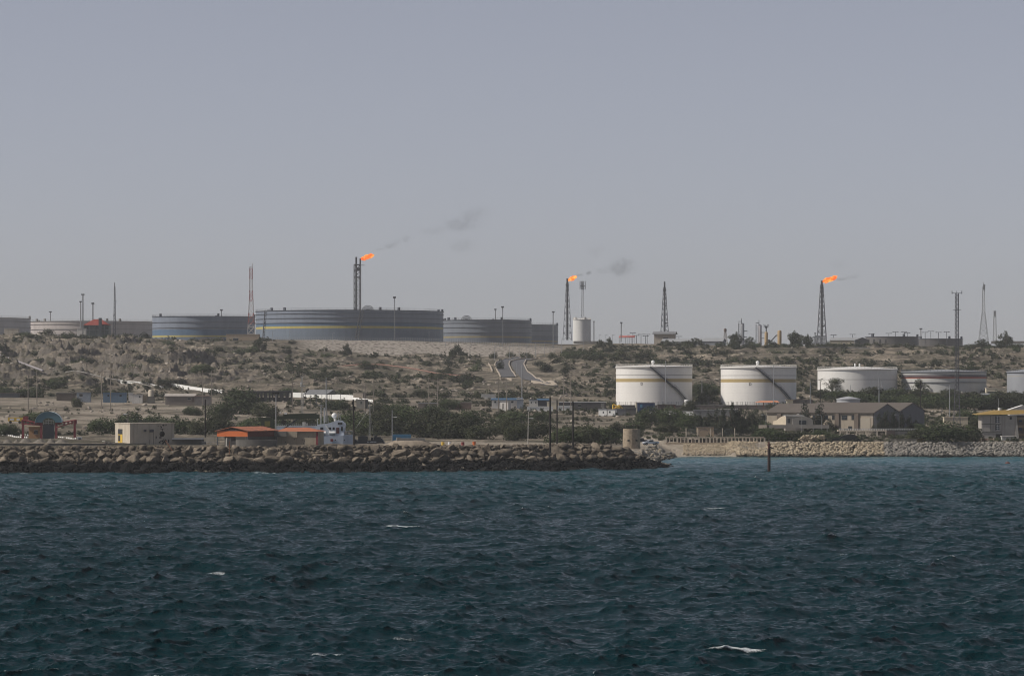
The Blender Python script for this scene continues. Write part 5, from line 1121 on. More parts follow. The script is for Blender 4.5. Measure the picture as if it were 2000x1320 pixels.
# ---- stone tower, pickups
s = S(1062); t = T('watch_tower', 'round rubble-stone watch tower with a ruined timber top', 'tower', W(1233.5, 876, 1062)); r0 = 17*s; H = 38.5*s
mb = MB(); mb.lathe([(r0*1.03,-2),(r0*1.0,H*.5),(r0*.985,H),(r0*.8,H),(r0*.8,H-1)], 40); r = random.Random(6); mb.v = [(x*(1+.012*r.uniform(-1,1)), y*(1+.012*r.uniform(-1,1)), z+.07*r.uniform(-1,1)) for x, y, z in mb.v]; mb.build('wall', STONE, t)
for a in (-22, 32): MB().box(((r0-.05)*math.sin(R(a)), -(r0-.05)*math.cos(R(a)), H*.42), (.62, .3, .42), R(a)).build('gun_slit', BLACKP, t)
mb = MB(); [mb.bar((x*s,y,H-.2),(x*s,y,H+7*s),.14) for x, y in ((-14,-.5),(-8,-1.6),(-5,1),(4,-1.8),(8,-1.2),(14,-.4),(12,1.4))]; mb.build('post', BLACKP, t)
MB().box((9*s,-.4,H+7.3*s),(15*s,2.6,.16),.1,.05).box((-9*s,-.4,H+7*s),(9*s,2.2,.12),-.1).build('roof_planks', M('driftwood', (.12,.10,.08)), t)
def pickup(lb, px, py, Y, rz, mat, sc=1, g='vehicles beside the stone tower'):
    t = T('pickup', lb, 'pickup', W(px, py, Y), rz, g); t.scale = (sc,)*3
    MB().prism([(-2.6,.45),(-2.65,.85),(-2.3,1.02),(-1.35,1.12),(-.75,1.68),(.55,1.72),(.85,1.15),(2.55,1.12),(2.6,.5)], -.88, .88).build('body', mat, t)
    MB().prism([(-1.15,1.14),(-.68,1.6),(.45,1.63),(.68,1.16)], -.895, .895).build('side_window', GLASS, t); MB().box((-1.07,0,1.4),(.05,1.5,.62),0,R(47)).build('windscreen', GLASS, t)
    for y in (-.6, .6): MB().box((-2.63,y,.86),(.08,.35,.2)).build('headlight', WHITE, t)
    for x in (-1.75, 1.65):
        for y in (-.86, .86): 
            o = MB().cyl((x,y-.12,.4),(x,y+.12,.4),.4,.4,18).build('wheel', TYRE, t); MB().cyl((x,y-.13,.4),(x,y+.13,.4),.2,.2,12).build('rim', STEEL, o)
    MB().box((-2.66,0,.55),(.12,1.7,.2)).build('bumper', DSTEEL, t)
pickup('white pickup parked nose-left just right of the stone tower', 1270.5, 869, 1092, R(22), M('car_white', (.55,.58,.62), .25, .03, 1), .93)
pickup('dark blue van half hidden between the stone tower and the white pickup', 1252, 866, 1112, R(12), M('car_dark', (.03,.035,.05), .3, .1, 1), 1.0)

# ---- colonnade on the sea wall
s = S(1147); t = T('colonnade', 'cream colonnade wall of square openings above the beach', 'colonnade', W(1396, 869, 1147)); xx = lambda p: (p-1396)*s
COLN = M('cream_coping', (.56,.49,.40), .8, .1, 1, streak=.2); MB().bx(xx(1300),xx(1502),-.2,.6,-3.2,5*s).build('plinth', BEIGE if 0 else M('plinth_stone', (.42,.34,.25), .9, .15, 1), t)
MB().bx(xx(1299),xx(1492.5),-.05,.45,14*s,15.6*s).build('lintel', COLN, t); mb = MB(); r = random.Random(3)
for k in range(28): a = 1300+k*7.1; mb.bx(xx(a),xx(a+(1.9 if k % 3 else 2.8)),0,.4,5*s,14*s-.001)
mb.build('pillars', COLN, t); mb = MB()
for k in range(27):
    a = 1300+k*7.1; 
    if r.random() < .5: mb.bx(xx(a+2.2),xx(a+r.uniform(4.2,6)),.15,.3,5*s,(r.uniform(9,14))*s-.002)
mb.build('infill', M('infill_brown', (.20,.165,.13), .9), t); MB().bx(xx(1301),xx(1492),1.6,1.75,5*s,11*s).build('back_wall', M('shadow_brown', (.035,.03,.025), .9), t)  # near-black back wall paints in the shade behind the openings
t = T('shaded_colonnade', 'colonnade with its shadow painted grey, continuing right behind the channel marker', 'colonnade', W(1535, 867, 1150)); xx = lambda p: (p-1535)*s; MB().bx(xx(1494),xx(1576),0,.4,11.5*s,13.2*s).build('lintel', CONC, t); mb = MB()  # grey concrete colour stands in for the shadow on this stretch
for k in range(12): a = 1494+k*6.9; mb.bx(xx(a),xx(a+2.2),0,.4,-1,11.5*s-.001)
mb.build('pillars', CONC, t); MB().bx(xx(1495),xx(1575),1.4,1.5,-1,9*s).build('back_wall', M('shadow_brown', (.035,.03,.025)), t)  # back wall again coloured as the shade between the pillars
t = T('arched_fence', 'fence of round mesh panels between pale posts', 'fence', W(1390, 860, 1175)); s = S(1175); xx = lambda p: (p-1390)*s
for a in (1340,1363,1388,1411,1435): o = MB().bx(xx(a-.8),xx(a+.8),0,.3,-1,24*s).build('post', COLN, t)
mb = MB()
for a in (1340,1363,1388,1411): 
    cx = xx(a+11.7); 
    for k in range(16): q, w2 = math.pi*k/16, math.pi*(k+1)/16; mb.bar((cx-9.5*s*math.cos(q),.1,13*s+9.5*s*math.sin(q)),(cx-9.5*s*math.cos(w2),.1,13*s+9.5*s*math.sin(w2)),.09)
    for k in range(-9, 10, 2): mb.bar((cx+k*s,.1,2*s),(cx+k*s,.1,13*s+math.sqrt(90-k*k)*s),.035)
mb.build('mesh_panel', DSTEEL, t); MB().bx(xx(1340),xx(1437),0,.25,-1,2.5*s).build('kerb', COLN, t)
house('beach_hut', 'low sand-coloured hut showing behind the arched fence panels', 1378, 852, 1190, 5.4, 4, 2.8, M('sand_wall', (.36,.28,.19)), 0, 'flat', BROWN, cat='hut')

# ---- channel marker and mooring buoy
t = T('channel_marker', 'rusty black channel marker pile standing in the water', 'channel marker', (0,0,0)); p = W(1502, 922, 916); t.location = (p.x, 916, 0); s = S(916)
MB().cyl((0,0,-3),(0,0,46*s),.40,.38,12).build('pile', M('rust_black', (.035,.02,.018), .85, .4, 1.5, bump=.02), t); MB().cyl((0,0,46*s),(0,0,52*s),.30,.26,10).cyl((0,0,52*s),(0,0,55*s),.45,.40,10).cyl((0,0,55*s),(0,0,60*s),.22,.15,8).build('top_mark', M('dull_red', (.07,.018,.015), .7), t)
MB().box((.6,0,48*s),(1.2,.35,.3),0,.35).box((-.55,0,42*s),(.9,.2,.12)).bar((-.9,0,42*s),(-.9,0,38.5*s),.12).build('bracket', BLACKP, t)
t = MB().ball((0,0,.1), .8, 14, .75).build('mooring_buoy', M('buoy_brown', (.10,.04,.035), .8, .4, 1.5), None, True); s = S(1018); t.location = ((1968-1000)*s, 1018, 0); tag(t, 'round reddish-brown mooring buoy floating at the far right', 'buoy')

# ---- right shore clutter
s = S(1150); t = T('rubble_wall', 'dry-stone wall block of pale rubble ending at the netted heap', 'wall', W(1590, 866, 1149)); MB().bx(-15*s,18*s,0,2.5,-1,10*s).build('wall', STONE, t)
t = T('netted_heap', 'long dark net-covered heap behind the riprap', 'heap', W(1648, 867, 1150)); mb = MB(); r = random.Random(5); prof = [(-40,0),(-40,11),(-24,11.5),(-8,12),(-2,16),(10,19),(20,18.5),(26,13),(33,7),(40,0)]; mb.prism([(x*s, z*s) for x, z in prof], 0, 3); mb.build('net', NET, t)
t = T('tin_sheet', 'crumpled pale tin sheet lying on the rubble wall', 'tin sheet', W(1603, 855, 1150)); MB().box((0,0,.3),(2.3,1.2,.06),0,.25).box((.9,0,.25),(1.2,1,.06),0,-.4).build('sheet', STEEL, t)
t = T('picket_fence', 'grey slatted fence left of the yellow kiosk', 'fence', W(1763, 867, 1151)); mb = MB(); r = random.Random(7)
for k in range(26): mb.bx((-28+k*2.2)*s,(-28+k*2.2+1.2)*s,0,.12,-1,r.uniform(8,9.6)*s)
mb.build('slats', CONC, t); MB().bx(-28*s,28*s,.14,.3,9.4*s,10.6*s).build('rail', DCONC, t)
t = T('kiosk', 'long low yellow kiosk with a flat overhanging roof, on the sea wall', 'kiosk', W(1818, 867, 1153)); MB().bx(-28*s,-9*s,0,3,-1,8.2*s).build('wall', M('yellow_wall', (.48,.37,.17), .8, .1, 1, streak=.2), t); MB().bx(-9*s,30*s,2,3,-1,7*s).build('back_wall', DCONC, t); MB().bx(-29*s,32*s,-.5,3.4,8.2*s,9.6*s).build('roof', MUST, t)
MB().bx(-18*s,-13*s,-.06,.02,1*s,6.5*s).build('shutter', BROWN, t); MB().bx(-8*s,8*s,-.1,0,2*s,7*s).build('tarpaulin', CONC, t); MB().bx(29*s,30.5*s,0,.3,-1,8.1*s).bx(10*s,11*s,0,.3,-1,8.1*s).build('post', DSTEEL, t)
t = T('compound_wall', 'sandy compound wall left of the yellow-roofed building', 'wall', W(1915, 866, 1160)); MB().bx(-33*s,28*s,0,.4,-1,10*s).build('wall', M('sand_wall', (.36,.28,.19)), t); [MB().bx(a*s,(a+1.6)*s,-.12,-.002,-1,11.5*s).build('pillar', COLN, t) for a in (-10,2,14,25)]; MB().bx(2.2*s,14*s,-.08,-.003,0,9.4*s).build('gate', M('rose_gate', (.30,.20,.17), .7), t)

# ---- ruined pavilion with balustrade
s = S(1195); t = T('pavilion', 'ruined pavilion terrace with a long white balustrade, before the warehouses', 'pavilion', W(1705, 862, 1195)); xx = lambda p: (p-1705)*s
MB().bx(xx(1637),xx(1732),0,4,20*s,22*s).build('terrace_roof', COLN, t); mb = MB()
for k in range(44): MB().bx(xx(1640+k*3.4),xx(1640+k*3.4+1.4),.3,.5,22*s,24.6*s).build('baluster', WHITE, t)
pass; MB().bx(xx(1638),xx(1792),.25,.55,24.6*s,25.4*s).build('handrail', WHITE, t); [MB().bx(xx(a),xx(a+2.4),0,.5,-2,20*s-.001).build('column', COLN, t) for a in (1640,1653,1672,1690,1712,1729)]
MB().bx(xx(1732),xx(1748),-.2,3,-2,21*s).build('stair_block', M('brown_render', (.11,.09,.08), .9), t); MB().bx(xx(1690),xx(1731),1.5,1.7,-2,9*s).bx(xx(1740),xx(1790),.5,.9,-2,20*s).build('back_wall', CONC, t)
MB().box((xx(1694),-.3,10*s),(1.0,.3,2.6),0,.6).box((xx(1697),-.3,3*s),(1.3,.4,2.6)).build('fallen_beam', COLN, t)

# ---- cream villa
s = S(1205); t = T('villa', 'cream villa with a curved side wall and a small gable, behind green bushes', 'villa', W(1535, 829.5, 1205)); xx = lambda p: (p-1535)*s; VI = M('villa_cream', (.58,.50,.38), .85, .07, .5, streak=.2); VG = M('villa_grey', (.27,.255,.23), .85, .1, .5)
c = [(0,0),(0,17.5),(-8,16.8),(-14,13),(-19,8.8),(-26,7),(-26,0)]
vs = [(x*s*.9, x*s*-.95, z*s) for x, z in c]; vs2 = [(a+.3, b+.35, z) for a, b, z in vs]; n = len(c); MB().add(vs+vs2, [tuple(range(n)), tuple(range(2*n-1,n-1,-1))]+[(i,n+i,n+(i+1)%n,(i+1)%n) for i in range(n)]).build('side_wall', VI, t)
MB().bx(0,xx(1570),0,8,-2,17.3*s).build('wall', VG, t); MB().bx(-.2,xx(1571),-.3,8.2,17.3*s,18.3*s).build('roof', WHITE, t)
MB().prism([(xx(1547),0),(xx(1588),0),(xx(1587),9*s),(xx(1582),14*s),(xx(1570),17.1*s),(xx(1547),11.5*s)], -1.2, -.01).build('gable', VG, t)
for a, b, z0, z1 in ((1538,1543,4,12),(1560,1574,1,9)): MB().bx(xx(a),xx(b),-1.26 if a > 1550 else -.06,-.9 if a > 1550 else .02,z0*s,z1*s).build('window', GLASS, t)
MB().bx(xx(1496),xx(1617),-5,-4.6,-6.5*s,.2*s).build('terrace_wall', VG, t); MB().bx(xx(1480),xx(1500),-5,-4.5,-6.5*s,0).build('terrace_parapet', COLN, t)
[MB().bx(xx(a),xx(a+2),-4.9,-4.5,-22*s,-6.5*s-.002).build('terrace_pillar', VG, t) for a in (1552,1585,1612)]

# ---- warehouses
Y = 1262; s = S(Y); WALLW = M('warehouse_wall', (.33,.285,.225), .85, .08, .3, streak=.25); WALLG = M('gable_sheet', (.135,.14,.155), .8, .12, .4, streak=.2); ROOFW = M('warehouse_roof', (.105,.09,.078), .8, .12, .3, streak=.2)
def warehouse(lb, c, L, D, h, rh, long=True, lean=False):
    t = T('warehouse', lb, 'warehouse', c, R(-30), 'twin gabled warehouses')
    MB().bx(-L,-.25,0,D,-3,h).build('wall', WALLW, t); MB().prism([(0,-3),(D,-3),(D,h),(D/2,h+rh),(0,h)], -.25, 0).build('gable_wall', WALLG, t)
    g = [o for o in bpy.data.objects if o.parent == t and o.name.startswith('gable_wall')][0]; g.rotation_euler = (0,0,R(90)); g.location = (0,0,0)
    mb = MB(); o_ = .6
    k = [(-o_,h-.25),(D/2,h+rh),(D+o_,h-.25),(D+o_,h),(D/2,h+rh+.3),(-o_,h)]; vs = [(-L-.4,y,z) for y,z in k]+[(.5,y,z) for y,z in k]; mb.add(vs, [tuple(range(5,-1,-1)), tuple(range(6,12))]+[(i,(i+1)%6,6+(i+1)%6,6+i) for i in range(6)]); mb.build('roof', ROOFW, t)
    if long:
        for i in range(5):
            x = -1.0-i*7.4; MB().bx(x-4.6-1.6,x-4.6,-.5,0,-3,h-.3).build('pilaster', BROWN, t)
            if i: 
                for q in (-1.9, 1.9): MB().bx(x+q-1.1-.8,x+q+1.1-.8,-.05,.05,h-2.6,h-1.0).build('window', GLASS, t)
        MB().bx(-5.0,-1.2,-.08,.02,-2.5,h-1.9).build('sliding_door', M('door_sheet', (.36,.32,.26), .8, .06, .4), t); MB().bx(-9.6,-8.2,-.1,.02,-1.5,1.0).build('door', GLASS, t)
    for i in range(4):
        y = D*(i+.7)/4.4; MB().bx(.001,.06,y-.55,y+.55,h*.42,h*.85).build('window', GLASS, t)
    if lean: MB().prism([(0,-3),(4.6,-3),(4.6,h*.42),(0,h*.75)], -L, -.3).build('lean_to', WALLG, t); [setattr(o,'location',(0,D,0)) or setattr(o,'rotation_euler',(0,0,R(90))) for o in bpy.data.objects if o.parent == t and o.name.startswith('lean_to')]
    return t
h = (838-805.5)*s; Dm = 21.0
c = W(1706.5, 838, Y); warehouse('near long warehouse with brown roof and grey gable, the left and longer one', c, 41, Dm, h, 2.75)
c2 = Vector((c.x+Dm*math.sin(R(30))+.45, c.y+Dm*math.cos(R(30))+.8, c.z)); warehouse('far warehouse whose shaded gable stands right of the other gable', c2, 36, Dm, h+.5, 2.6, False, False)

# ---- yellow-roofed building
Y = 1176; s = S(Y); xx = lambda p: (p-1950)*s; zz = lambda py: (867-py)*s; CW = M('worn_concrete_wall', (.36,.34,.31), .9, .14, .5, streak=.5)
t = T('yellow_roofed_building', 'three-storey worn concrete building with a mustard hipped roof, at the right edge', 'building', W(1950, 867, Y))
MB().bx(xx(1917),xx(1985),0,8,-2,zz(811)).build('wall', CW, t); MB().bx(xx(1985)+.01,xx(2045),1.6,9,-2,zz(811)).build('side_wing', BROWN, t)
for z in (846, 830, 815): MB().bx(xx(1985)+.02,xx(2045),.2,1.6,zz(z+5),zz(z)).build('balcony', M('balcony_brown', (.22,.17,.11), .9), t)
for a in (1992, 2002, 2012): 
    for z in (840, 824): MB().bx(xx(a),xx(a+5),1.52,1.62,zz(z),zz(z-6)).build('window', NAVY, t)
mr_ = MB().add([(xx(1905),-1,zz(810)),(xx(1978),-1,zz(809)),(xx(2048),.3,zz(806)),(xx(2048),9.5,zz(806)),(xx(1905),9.5,zz(809)),(xx(1943),4,zz(801)),(xx(2048),4,zz(800)),(xx(1960),1.0,zz(801.5))], [(0,1,7,5),(1,2,6,7),(5,7,6),(2,3,6),(3,4,5,6),(4,0,5),(0,4,3,2,1)]); mr_.build('roof', MUST, t)
for z0, z1 in ((826,812.5),(840,829.5)):
    o = MB().bx(xx(1944),xx(1952),-.06,.03,zz(z0),zz(z1)).build('window', GLASS, t); fr = MB().bx(xx(1947.7),xx(1948.3),-.1,-.061,zz(z0),zz(z1)); [fr.bx(xx(1945.5),xx(1952),-.1,-.0615,zz(z0-k*4),zz(z0-k*4)+.1) for k in range(4)]; fr.build('frame', WHITE, o)
MB().bx(xx(1972),xx(1976),-.06,.03,zz(819),zz(814)).build('window', GLASS, t); MB().bx(xx(1917),xx(1955),-.15,-.002,zz(828.6),zz(827.4)).bx(xx(1917),xx(1955),-.15,-.002,zz(843.5),zz(842.3)).bx(xx(1934.5),xx(1935.3),-.08,-.002,zz(842.3),zz(811)).build('band', DCONC, t)
MB().bx(xx(1944.5),xx(1957),-.08,.03,-1,zz(847.5)).build('doorway', BLACKP, t); MB().prism([(xx(1981),-1),(xx(1991.5),-1),(xx(1985.2),zz(811.2))], -.5, -.003).build('buttress', CW, t)
MB().cyl((xx(1954),2,zz(801)),(xx(1954),2,zz(796.5)),.55,.55,12).build('rooftop_tank', WHITE, t); MB().bar((xx(1951.5),2,zz(801)),(xx(1951.5),2,zz(778)),.1).build('aerial', STEEL, t)
t = T('booth', 'small white booth at the foot of the yellow-roofed building', 'booth', W(1971, 867, 1163)); MB().bx(-14*s,14*s,0,2.6,-1,14.5*s).build('wall', M('booth_white', (.50,.50,.48), .7, .06, .8, streak=.3), t); MB().bx(-15*s,14.8*s,-.3,2.8,14.5*s,15.5*s).build('roof', OFFW, t); MB().bx(-3.6*s,-2.8*s,-.03,.02,0,14*s).bx(3*s,14*s,-.04,.02,-1,14*s).build('panel', M('booth_grey', (.30,.32,.35), .6), t)
t = T('car', 'white car nose showing over the riprap in front of the small booth', 'car', W(1958, 867.5, 1152)); MB().prism([(-8*s,0),(-5*s,1.6*s),(-1*s,3.2*s),(3*s,4.6*s),(7*s,3*s),(9*s,0)], 0, 1.7).build('body', WHITE, t); MB().prism([(-.5*s,2.6*s),(3*s,4.2*s),(6.4*s,2.8*s),(6.6*s,.6*s),(0,.8*s)], -.03, 1.73).build('window', GLASS, t)
house('tent_house', 'white pitched roof peeping over the mustard roof at the right edge', 1998, 803, 1240, 9, 5, .5, OFFW, 0, 'front', WHITE, 1.4, cat='house')
for px, w_, lb in ((1352,14,'x'),):
    pass

# ---- shanty houses and low buildings on the flat
HG = 'low huts on the flat'
house('hut', 'pale blue hut with one dark window, left of the blue trailer', 163, 777, 1490, 5.6, 3, 2.2, M('pale_blue_wall', (.20,.23,.27), .7), 0, 'flat', CONC, wins=[('f',-1.0,.5,1.3,1.2)], group=HG, cat='hut')
house('trailer', 'blue trailer house beside two poles', 224, 779, 1485, 9.4, 3, 2.3, M('trailer_blue', (.08,.135,.20), .6, .12, .6, streak=.2), 0, 'flat', BLUE, wins=[('f',2.4,1.0,.9,.7),('f',-2.6,1.0,.7,.7)], group=HG, cat='trailer')
house('hut', 'white hut with a dark window right of the blue trailer', 268, 781, 1480, 4.2, 3, 2.1, OFFW, 0, 'flat', STEEL, wins=[('f',1.0,1.0,.7,.6)], group=HG, cat='hut')
house('hut', 'narrow pale hut squeezed between the blue trailer and the white hut', 255, 777, 1492, 1.7, 3, 2.0, OFFW, 0, 'flat', OFFW, group=HG, cat='hut')
house('hut', 'low brown lean-to right of the white hut', 283, 781, 1482, 2.8, 3, 1.8, BEIGE, 0, 'flat', BROWN, group=HG, cat='hut')
house('house', 'long low brown house with a shallow gable, behind the poles', 352, 785, 1470, 12, 5, 2.4, M('brown_wall', (.19,.165,.145), .9, .12, .5), 0, 'gable', M('pale_roof', (.34,.31,.28), .8), .8, wins=[('f',3.6,1.0,1.2,.7)], doors=[('f',5.2,0,.8,1.9)], group=HG)
house('house', 'flat grey-brown house joined to the long low house, right end', 396, 787, 1465, 6.2, 4, 2.8, M('greybrown_wall', (.17,.155,.145), .9), 0, 'flat', M('pinkish_slab', (.38,.26,.21)), group=HG)
house('container_row', 'light blue long container behind the sunlit wall', 338, 758, 1655, 3.6, 2.5, 1.9, CYAN if 0 else M('faded_blue', (.11,.15,.20), .6), 0, 'flat', group=HG, cat='container')
house('container_row', 'dark navy long container right of the faded blue one', 383, 759.5, 1650, 15, 2.5, 2.1, M('navy_box', (.025,.03,.055), .6), 0, 'flat', group=HG, cat='container')
house('container_row', 'small white shelter with a dark red arch at the navy container\'s end', 421, 761, 1645, 2.2, 2.5, 2.0, OFFW, 0, 'flat', doors=[('f',0,0,1.4,1.2,M('maroon', (.09,.03,.03)))], group=HG, cat='shelter')
house('hut', 'dark tin shack at the far left under the rocky hill', 18, 774, 1530, 8, 3, 1.3, DSTEEL, 0, 'flat', BROWN, group=HG, cat='shack')
house('hut', 'rose-coloured shack right of the dark tin one at far left', 46, 772, 1540, 5, 3, 1.4, M('rose_wall', (.26,.16,.13)), 0, 'flat', CONC, group=HG, cat='shack')
house('hut', 'long dark brown shack before the green trees, left of the pale blue hut', 128, 777, 1495, 7.4, 3, 2.0, M('dark_brown_wall', (.08,.065,.055)), 0, 'flat', CONC, group=HG, cat='shack')
s = S(1500); t = T('arcade', 'ruined dark arcade of open bays beside the big dark tree', 'arcade', W(522, 783, 1500), 0); mb = MB().bx(-40*s,49*s,0,.5,15.5*s,19*s); r = random.Random(11)
x = -40
while x < 49: w_ = r.uniform(2.5, 8); mb.bx(x*s,(x+w_)*s,.02,.48,-1,15.5*s-.001); x += w_+r.uniform(2, 4)
mb.build('wall', M('dark_arcade_wall', (.03,.03,.033), .9, .3), t); MB().bx(-40*s,49*s,.5,5,19*s,19.8*s).build('roof', DSTEEL, t); MB().bx(-40*s,49*s,4,4.3,-1,7*s).build('back_wall', M('dark_arcade_wall', (.03,.03,.033)), t)  # near-black wall colour, broken up by noise
s = S(1470); t = T('open_shed', 'open-sided shed with a pitched grey roof on thin posts', 'shed', W(620, 791, 1470), R(-8))
for x in (-5.6,-3,-.4,1.8,4.2,5.6): MB().bx(x-.09,x+.09,0,.2,-1,4.3).build('post', DSTEEL, t)
MB().add([(-6,-.5,4.2),(3.6,-.5,4.2),(6.2,2.2,6.2),(-4.4,2.2,6.2),(6.8,5,4.2),(-6,5,4.2)], [(0,1,2,3),(1,4,2),(3,2,4,5),(0,3,5),(5,4,1,0)]).build('roof', GREYS, t)
s = S(1490); t = T('steel_gantry', 'dark empty pitched steel frame right of the open shed', 'frame', W(650, 792, 1480)); MB().bar((-7*s,0,-1),(-7*s,0,22*s),.16).bar((15*s,0,-1),(15*s,0,22*s),.16).bar((-7*s,0,22*s),(1*s,0,29*s),.16).bar((1*s,0,29*s),(15*s,0,22*s),.16).build('frame', DSTEEL, t)
house('hut', 'small cream hut on the slope right of the open shed', 699, 776, 1535, 4.4, 4, 1.9, M('half_cream', (.30,.26,.21)), R(-20), 'flat', group=HG, cat='hut')
house('hut', 'grey block hut behind the dark pole, near the white wall\'s end', 704, 793, 1440, 3.6, 3, 2.4, DCONC, R(-25), 'flat', wins=[('f',.4,.8,.8,1.0)], group=HG, cat='hut')
house('hut', 'long low brown shed above the dense green trees, left one', 835, 797, 1425, 7.2, 3, 1.9, M('brown_wall', (.19,.165,.145)), 0, 'flat', STEEL, group=HG, cat='hut')
house('hut', 'low brown hut with a pale roof above the dense green trees, right one', 905, 796, 1430, 6.2, 3, 1.9, M('reddish_wall', (.16,.11,.09)), 0, 'flat', M('pale_roof', (.34,.31,.28)), group=HG, cat='hut')
house('hut', 'white tin roof alone on the bare slope left of the huts', 954, 774, 1540, 6, 3, .7, OFFW, 0, 'flat', WHITE, group=HG, cat='hut')
house('hut', 'white-walled hut with a blue roof, leftmost of the blue-roofed row', 990, 790, 1445, 12, 4, 1.9, OFFW, 0, 'gable', BLUE, .5, wins=[('f',-4.6,.7,.7,.7),('f',-2.6,.7,.7,.7),('f',2,.7,1.2,.7)], group=HG, cat='hut')
house('hut', 'white hut with a double door, in front of the blue-roofed row', 984.5, 798, 1415, 3.4, 3, 2.7, OFFW, R(-20), 'flat', STEEL, doors=[('f',-.4,0,.7,2.0,CONC)], group=HG, cat='hut')
house('hut', 'little pale hut in the middle of the blue-roofed row', 1016, 789, 1440, 2.6, 3, 1.9, M('pale_blue_wall', (.20,.23,.27)), 0, 'flat', OFFW, group=HG, cat='hut')
house('hut', 'white hut with blue-striped roof behind the pair of tall poles', 1042, 793, 1438, 3.4, 3, 2.4, OFFW, 0, 'flat', BLUE, wins=[('f',-.9,1.1,.4,.6),('f',.9,1.1,.4,.6)], group=HG, cat='hut')
house('hut', 'dark shed under a blue-edged roof right of the striped hut', 1062, 794, 1442, 4.8, 3, 2.6, M('dark_grey_wall', (.07,.075,.09)), 0, 'gable', BLUE, .4, group=HG, cat='hut')
house('hut', 'bright cream hut behind the tallest dark pole', 1080, 798, 1420, 4.6, 3, 2.6, M('bright_cream', (.62,.56,.42), .8, .06), 0, 'flat', OFFW, group=HG, cat='hut')
house('long_shed', 'long dark shed with a bright white roof edge, right of the cream hut', 1137, 797, 1432, 18.5, 4, 2.3, M('dark_shed_wall', (.085,.08,.08)), 0, 'flat', WHITE, wins=[('f',-6,.6,1.4,.8),('f',-1,.6,1.2,.8)], doors=[('f',8,0,1.4,1.8,CONC)], group=HG, cat='shed')
house('low_wall', 'low bright white wall in front of the hut row', 1055, 799.5, 1412, 10, .3, 1.0, M('lime_white', (.78,.78,.75), .8, .04), 0, 'flat', cat='wall')
house('low_wall', 'short white wall piece under the long dark shed', 1103, 799, 1410, 6, .3, 1.1, M('lime_white', (.78,.78,.75)), 0, 'flat', cat='wall')
house('hut', 'white twin hut, left one with a small dark window', 1177, 812, 1385, 3.2, 3, 2.4, M('lime_white', (.78,.78,.75)), R(-14), 'flat', STEEL, wins=[('f',.3,1.0,.5,.6)], group=HG, cat='hut')
house('hut', 'white twin hut, right one beside grey sheds', 1194, 812, 1384, 2.9, 3, 2.4, M('lime_white', (.78,.78,.75)), R(-14), 'flat', CONC, wins=[('f',-.6,1.1,.6,.7)], group=HG, cat='hut')
house('hut', 'grey ribbed shed right of the white twin huts', 1212, 811, 1390, 3.8, 3, 2.4, GREYS, 0, 'flat', CONC, group=HG, cat='shed')
house('hut', 'second grey shed, farther right of the white twin huts', 1231, 809, 1395, 4.4, 3, 2.4, M('grey_brown_sheet', (.13,.125,.12)), 0, 'flat', CONC, group=HG, cat='shed')
house('cabin', 'navy blue cabin with a white left end, before the first white tank', 1262, 799, 1420, 6.8, 3, 2.5, NAVY, 0, 'flat', OFFW, wins=[('f',-1.9,.7,.9,1.2)], group=HG, cat='cabin', winmat=CYAN)
house('cabin', 'cream end room at the navy cabin\'s left side', 1244, 798.5, 1421, .95, 3, 2.5, M('bright_cream', (.62,.56,.42)), 0, 'flat', OFFW, group=HG, cat='cabin')
house('hut', 'small red-fronted hut below the first white tank', 1302, 800, 1425, 7, 3, 1.9, M('dull_brown_wall', (.10,.08,.075)), 0, 'flat', BROWN, wins=[('f',3,0.2,.8,1.5)], group=HG, cat='hut', winmat=RED)
t = T('water_tank', 'white cylindrical water tank before the first white tank\'s stair foot', 'water tank', W(1341, 792, 1450), 0, 'small upright water tanks'); MB().lathe([(.95,-3),(.95,2.1),(.7,2.35),(.01,2.4)], 20).build('tank', WHITE, t, True); MB().bx(-1.2,1.2,-1.2,1.2,-4,-.4).build('stand', DSTEEL, t)
t = T('water_tank', 'cream cylindrical water tank left of the long low house', 'water tank', W(295, 772, 1480), 0, 'small upright water tanks'); MB().lathe([(1.1,-2),(1.1,1.9),(.8,2.3),(.01,2.4)], 20).build('tank', CREAM, t, True); MB().bx(-1.3,1.3,-1.3,1.3,-4,-.4).build('stand', DCONC, t)
t = T('retaining_wall', 'long brown retaining wall at the foot of the two striped white tanks', 'wall', W(1330, 801, 1462)); MB().bx(-120*S(1462),175*S(1462),0,.5,-1,9.5*S(1462)).build('wall', M('wall_brown', (.15,.13,.12), .9, .15, .4, streak=.3), t); MB().bx(-120*S(1462),175*S(1462),-.1,.6,9.5*S(1462),10.3*S(1462)).build('coping', CONC, t)
t = T('tank_fence', 'thin post fence before the two striped white tanks', 'fence', W(1380, 789, 1470)); s = S(1470); mb = MB(); [mb.bar((a*s,0,-1),(a*s,0,4.6*s),.1) for a in range(-176, 180, 9)]; mb.build('posts', DSTEEL, t); MB().bx(-176*s,180*s,-.03,.03,3*s,3*s+.06).bx(-176*s,180*s,-.03,.03,1*s,1*s+.06).build('wires', DSTEEL, t)
t = T('low_white_wall', 'white broken wall running below the retaining wall', 'wall', W(1290, 806, 1405)); s = S(1405); MB().bx(-30*s,32*s,0,.3,-1,3.4*s).bx(40*s,64*s,.5,.8,-1,3*s).build('wall', M('lime_white', (.78,.78,.75)), t)
house('hut', 'flat grey hut row right of the white broken wall', 1378, 812, 1380, 8.6, 3, 2.0, M('mid_grey_wall', (.20,.20,.20)), 0, 'flat', STEEL, group=HG, cat='hut')
house('hut', 'pale hut behind the pointed dark trees', 1420, 809, 1400, 8.2, 3, 1.8, M('mid_grey_wall', (.20,.20,.20)), 0, 'flat', OFFW, group=HG, cat='hut')
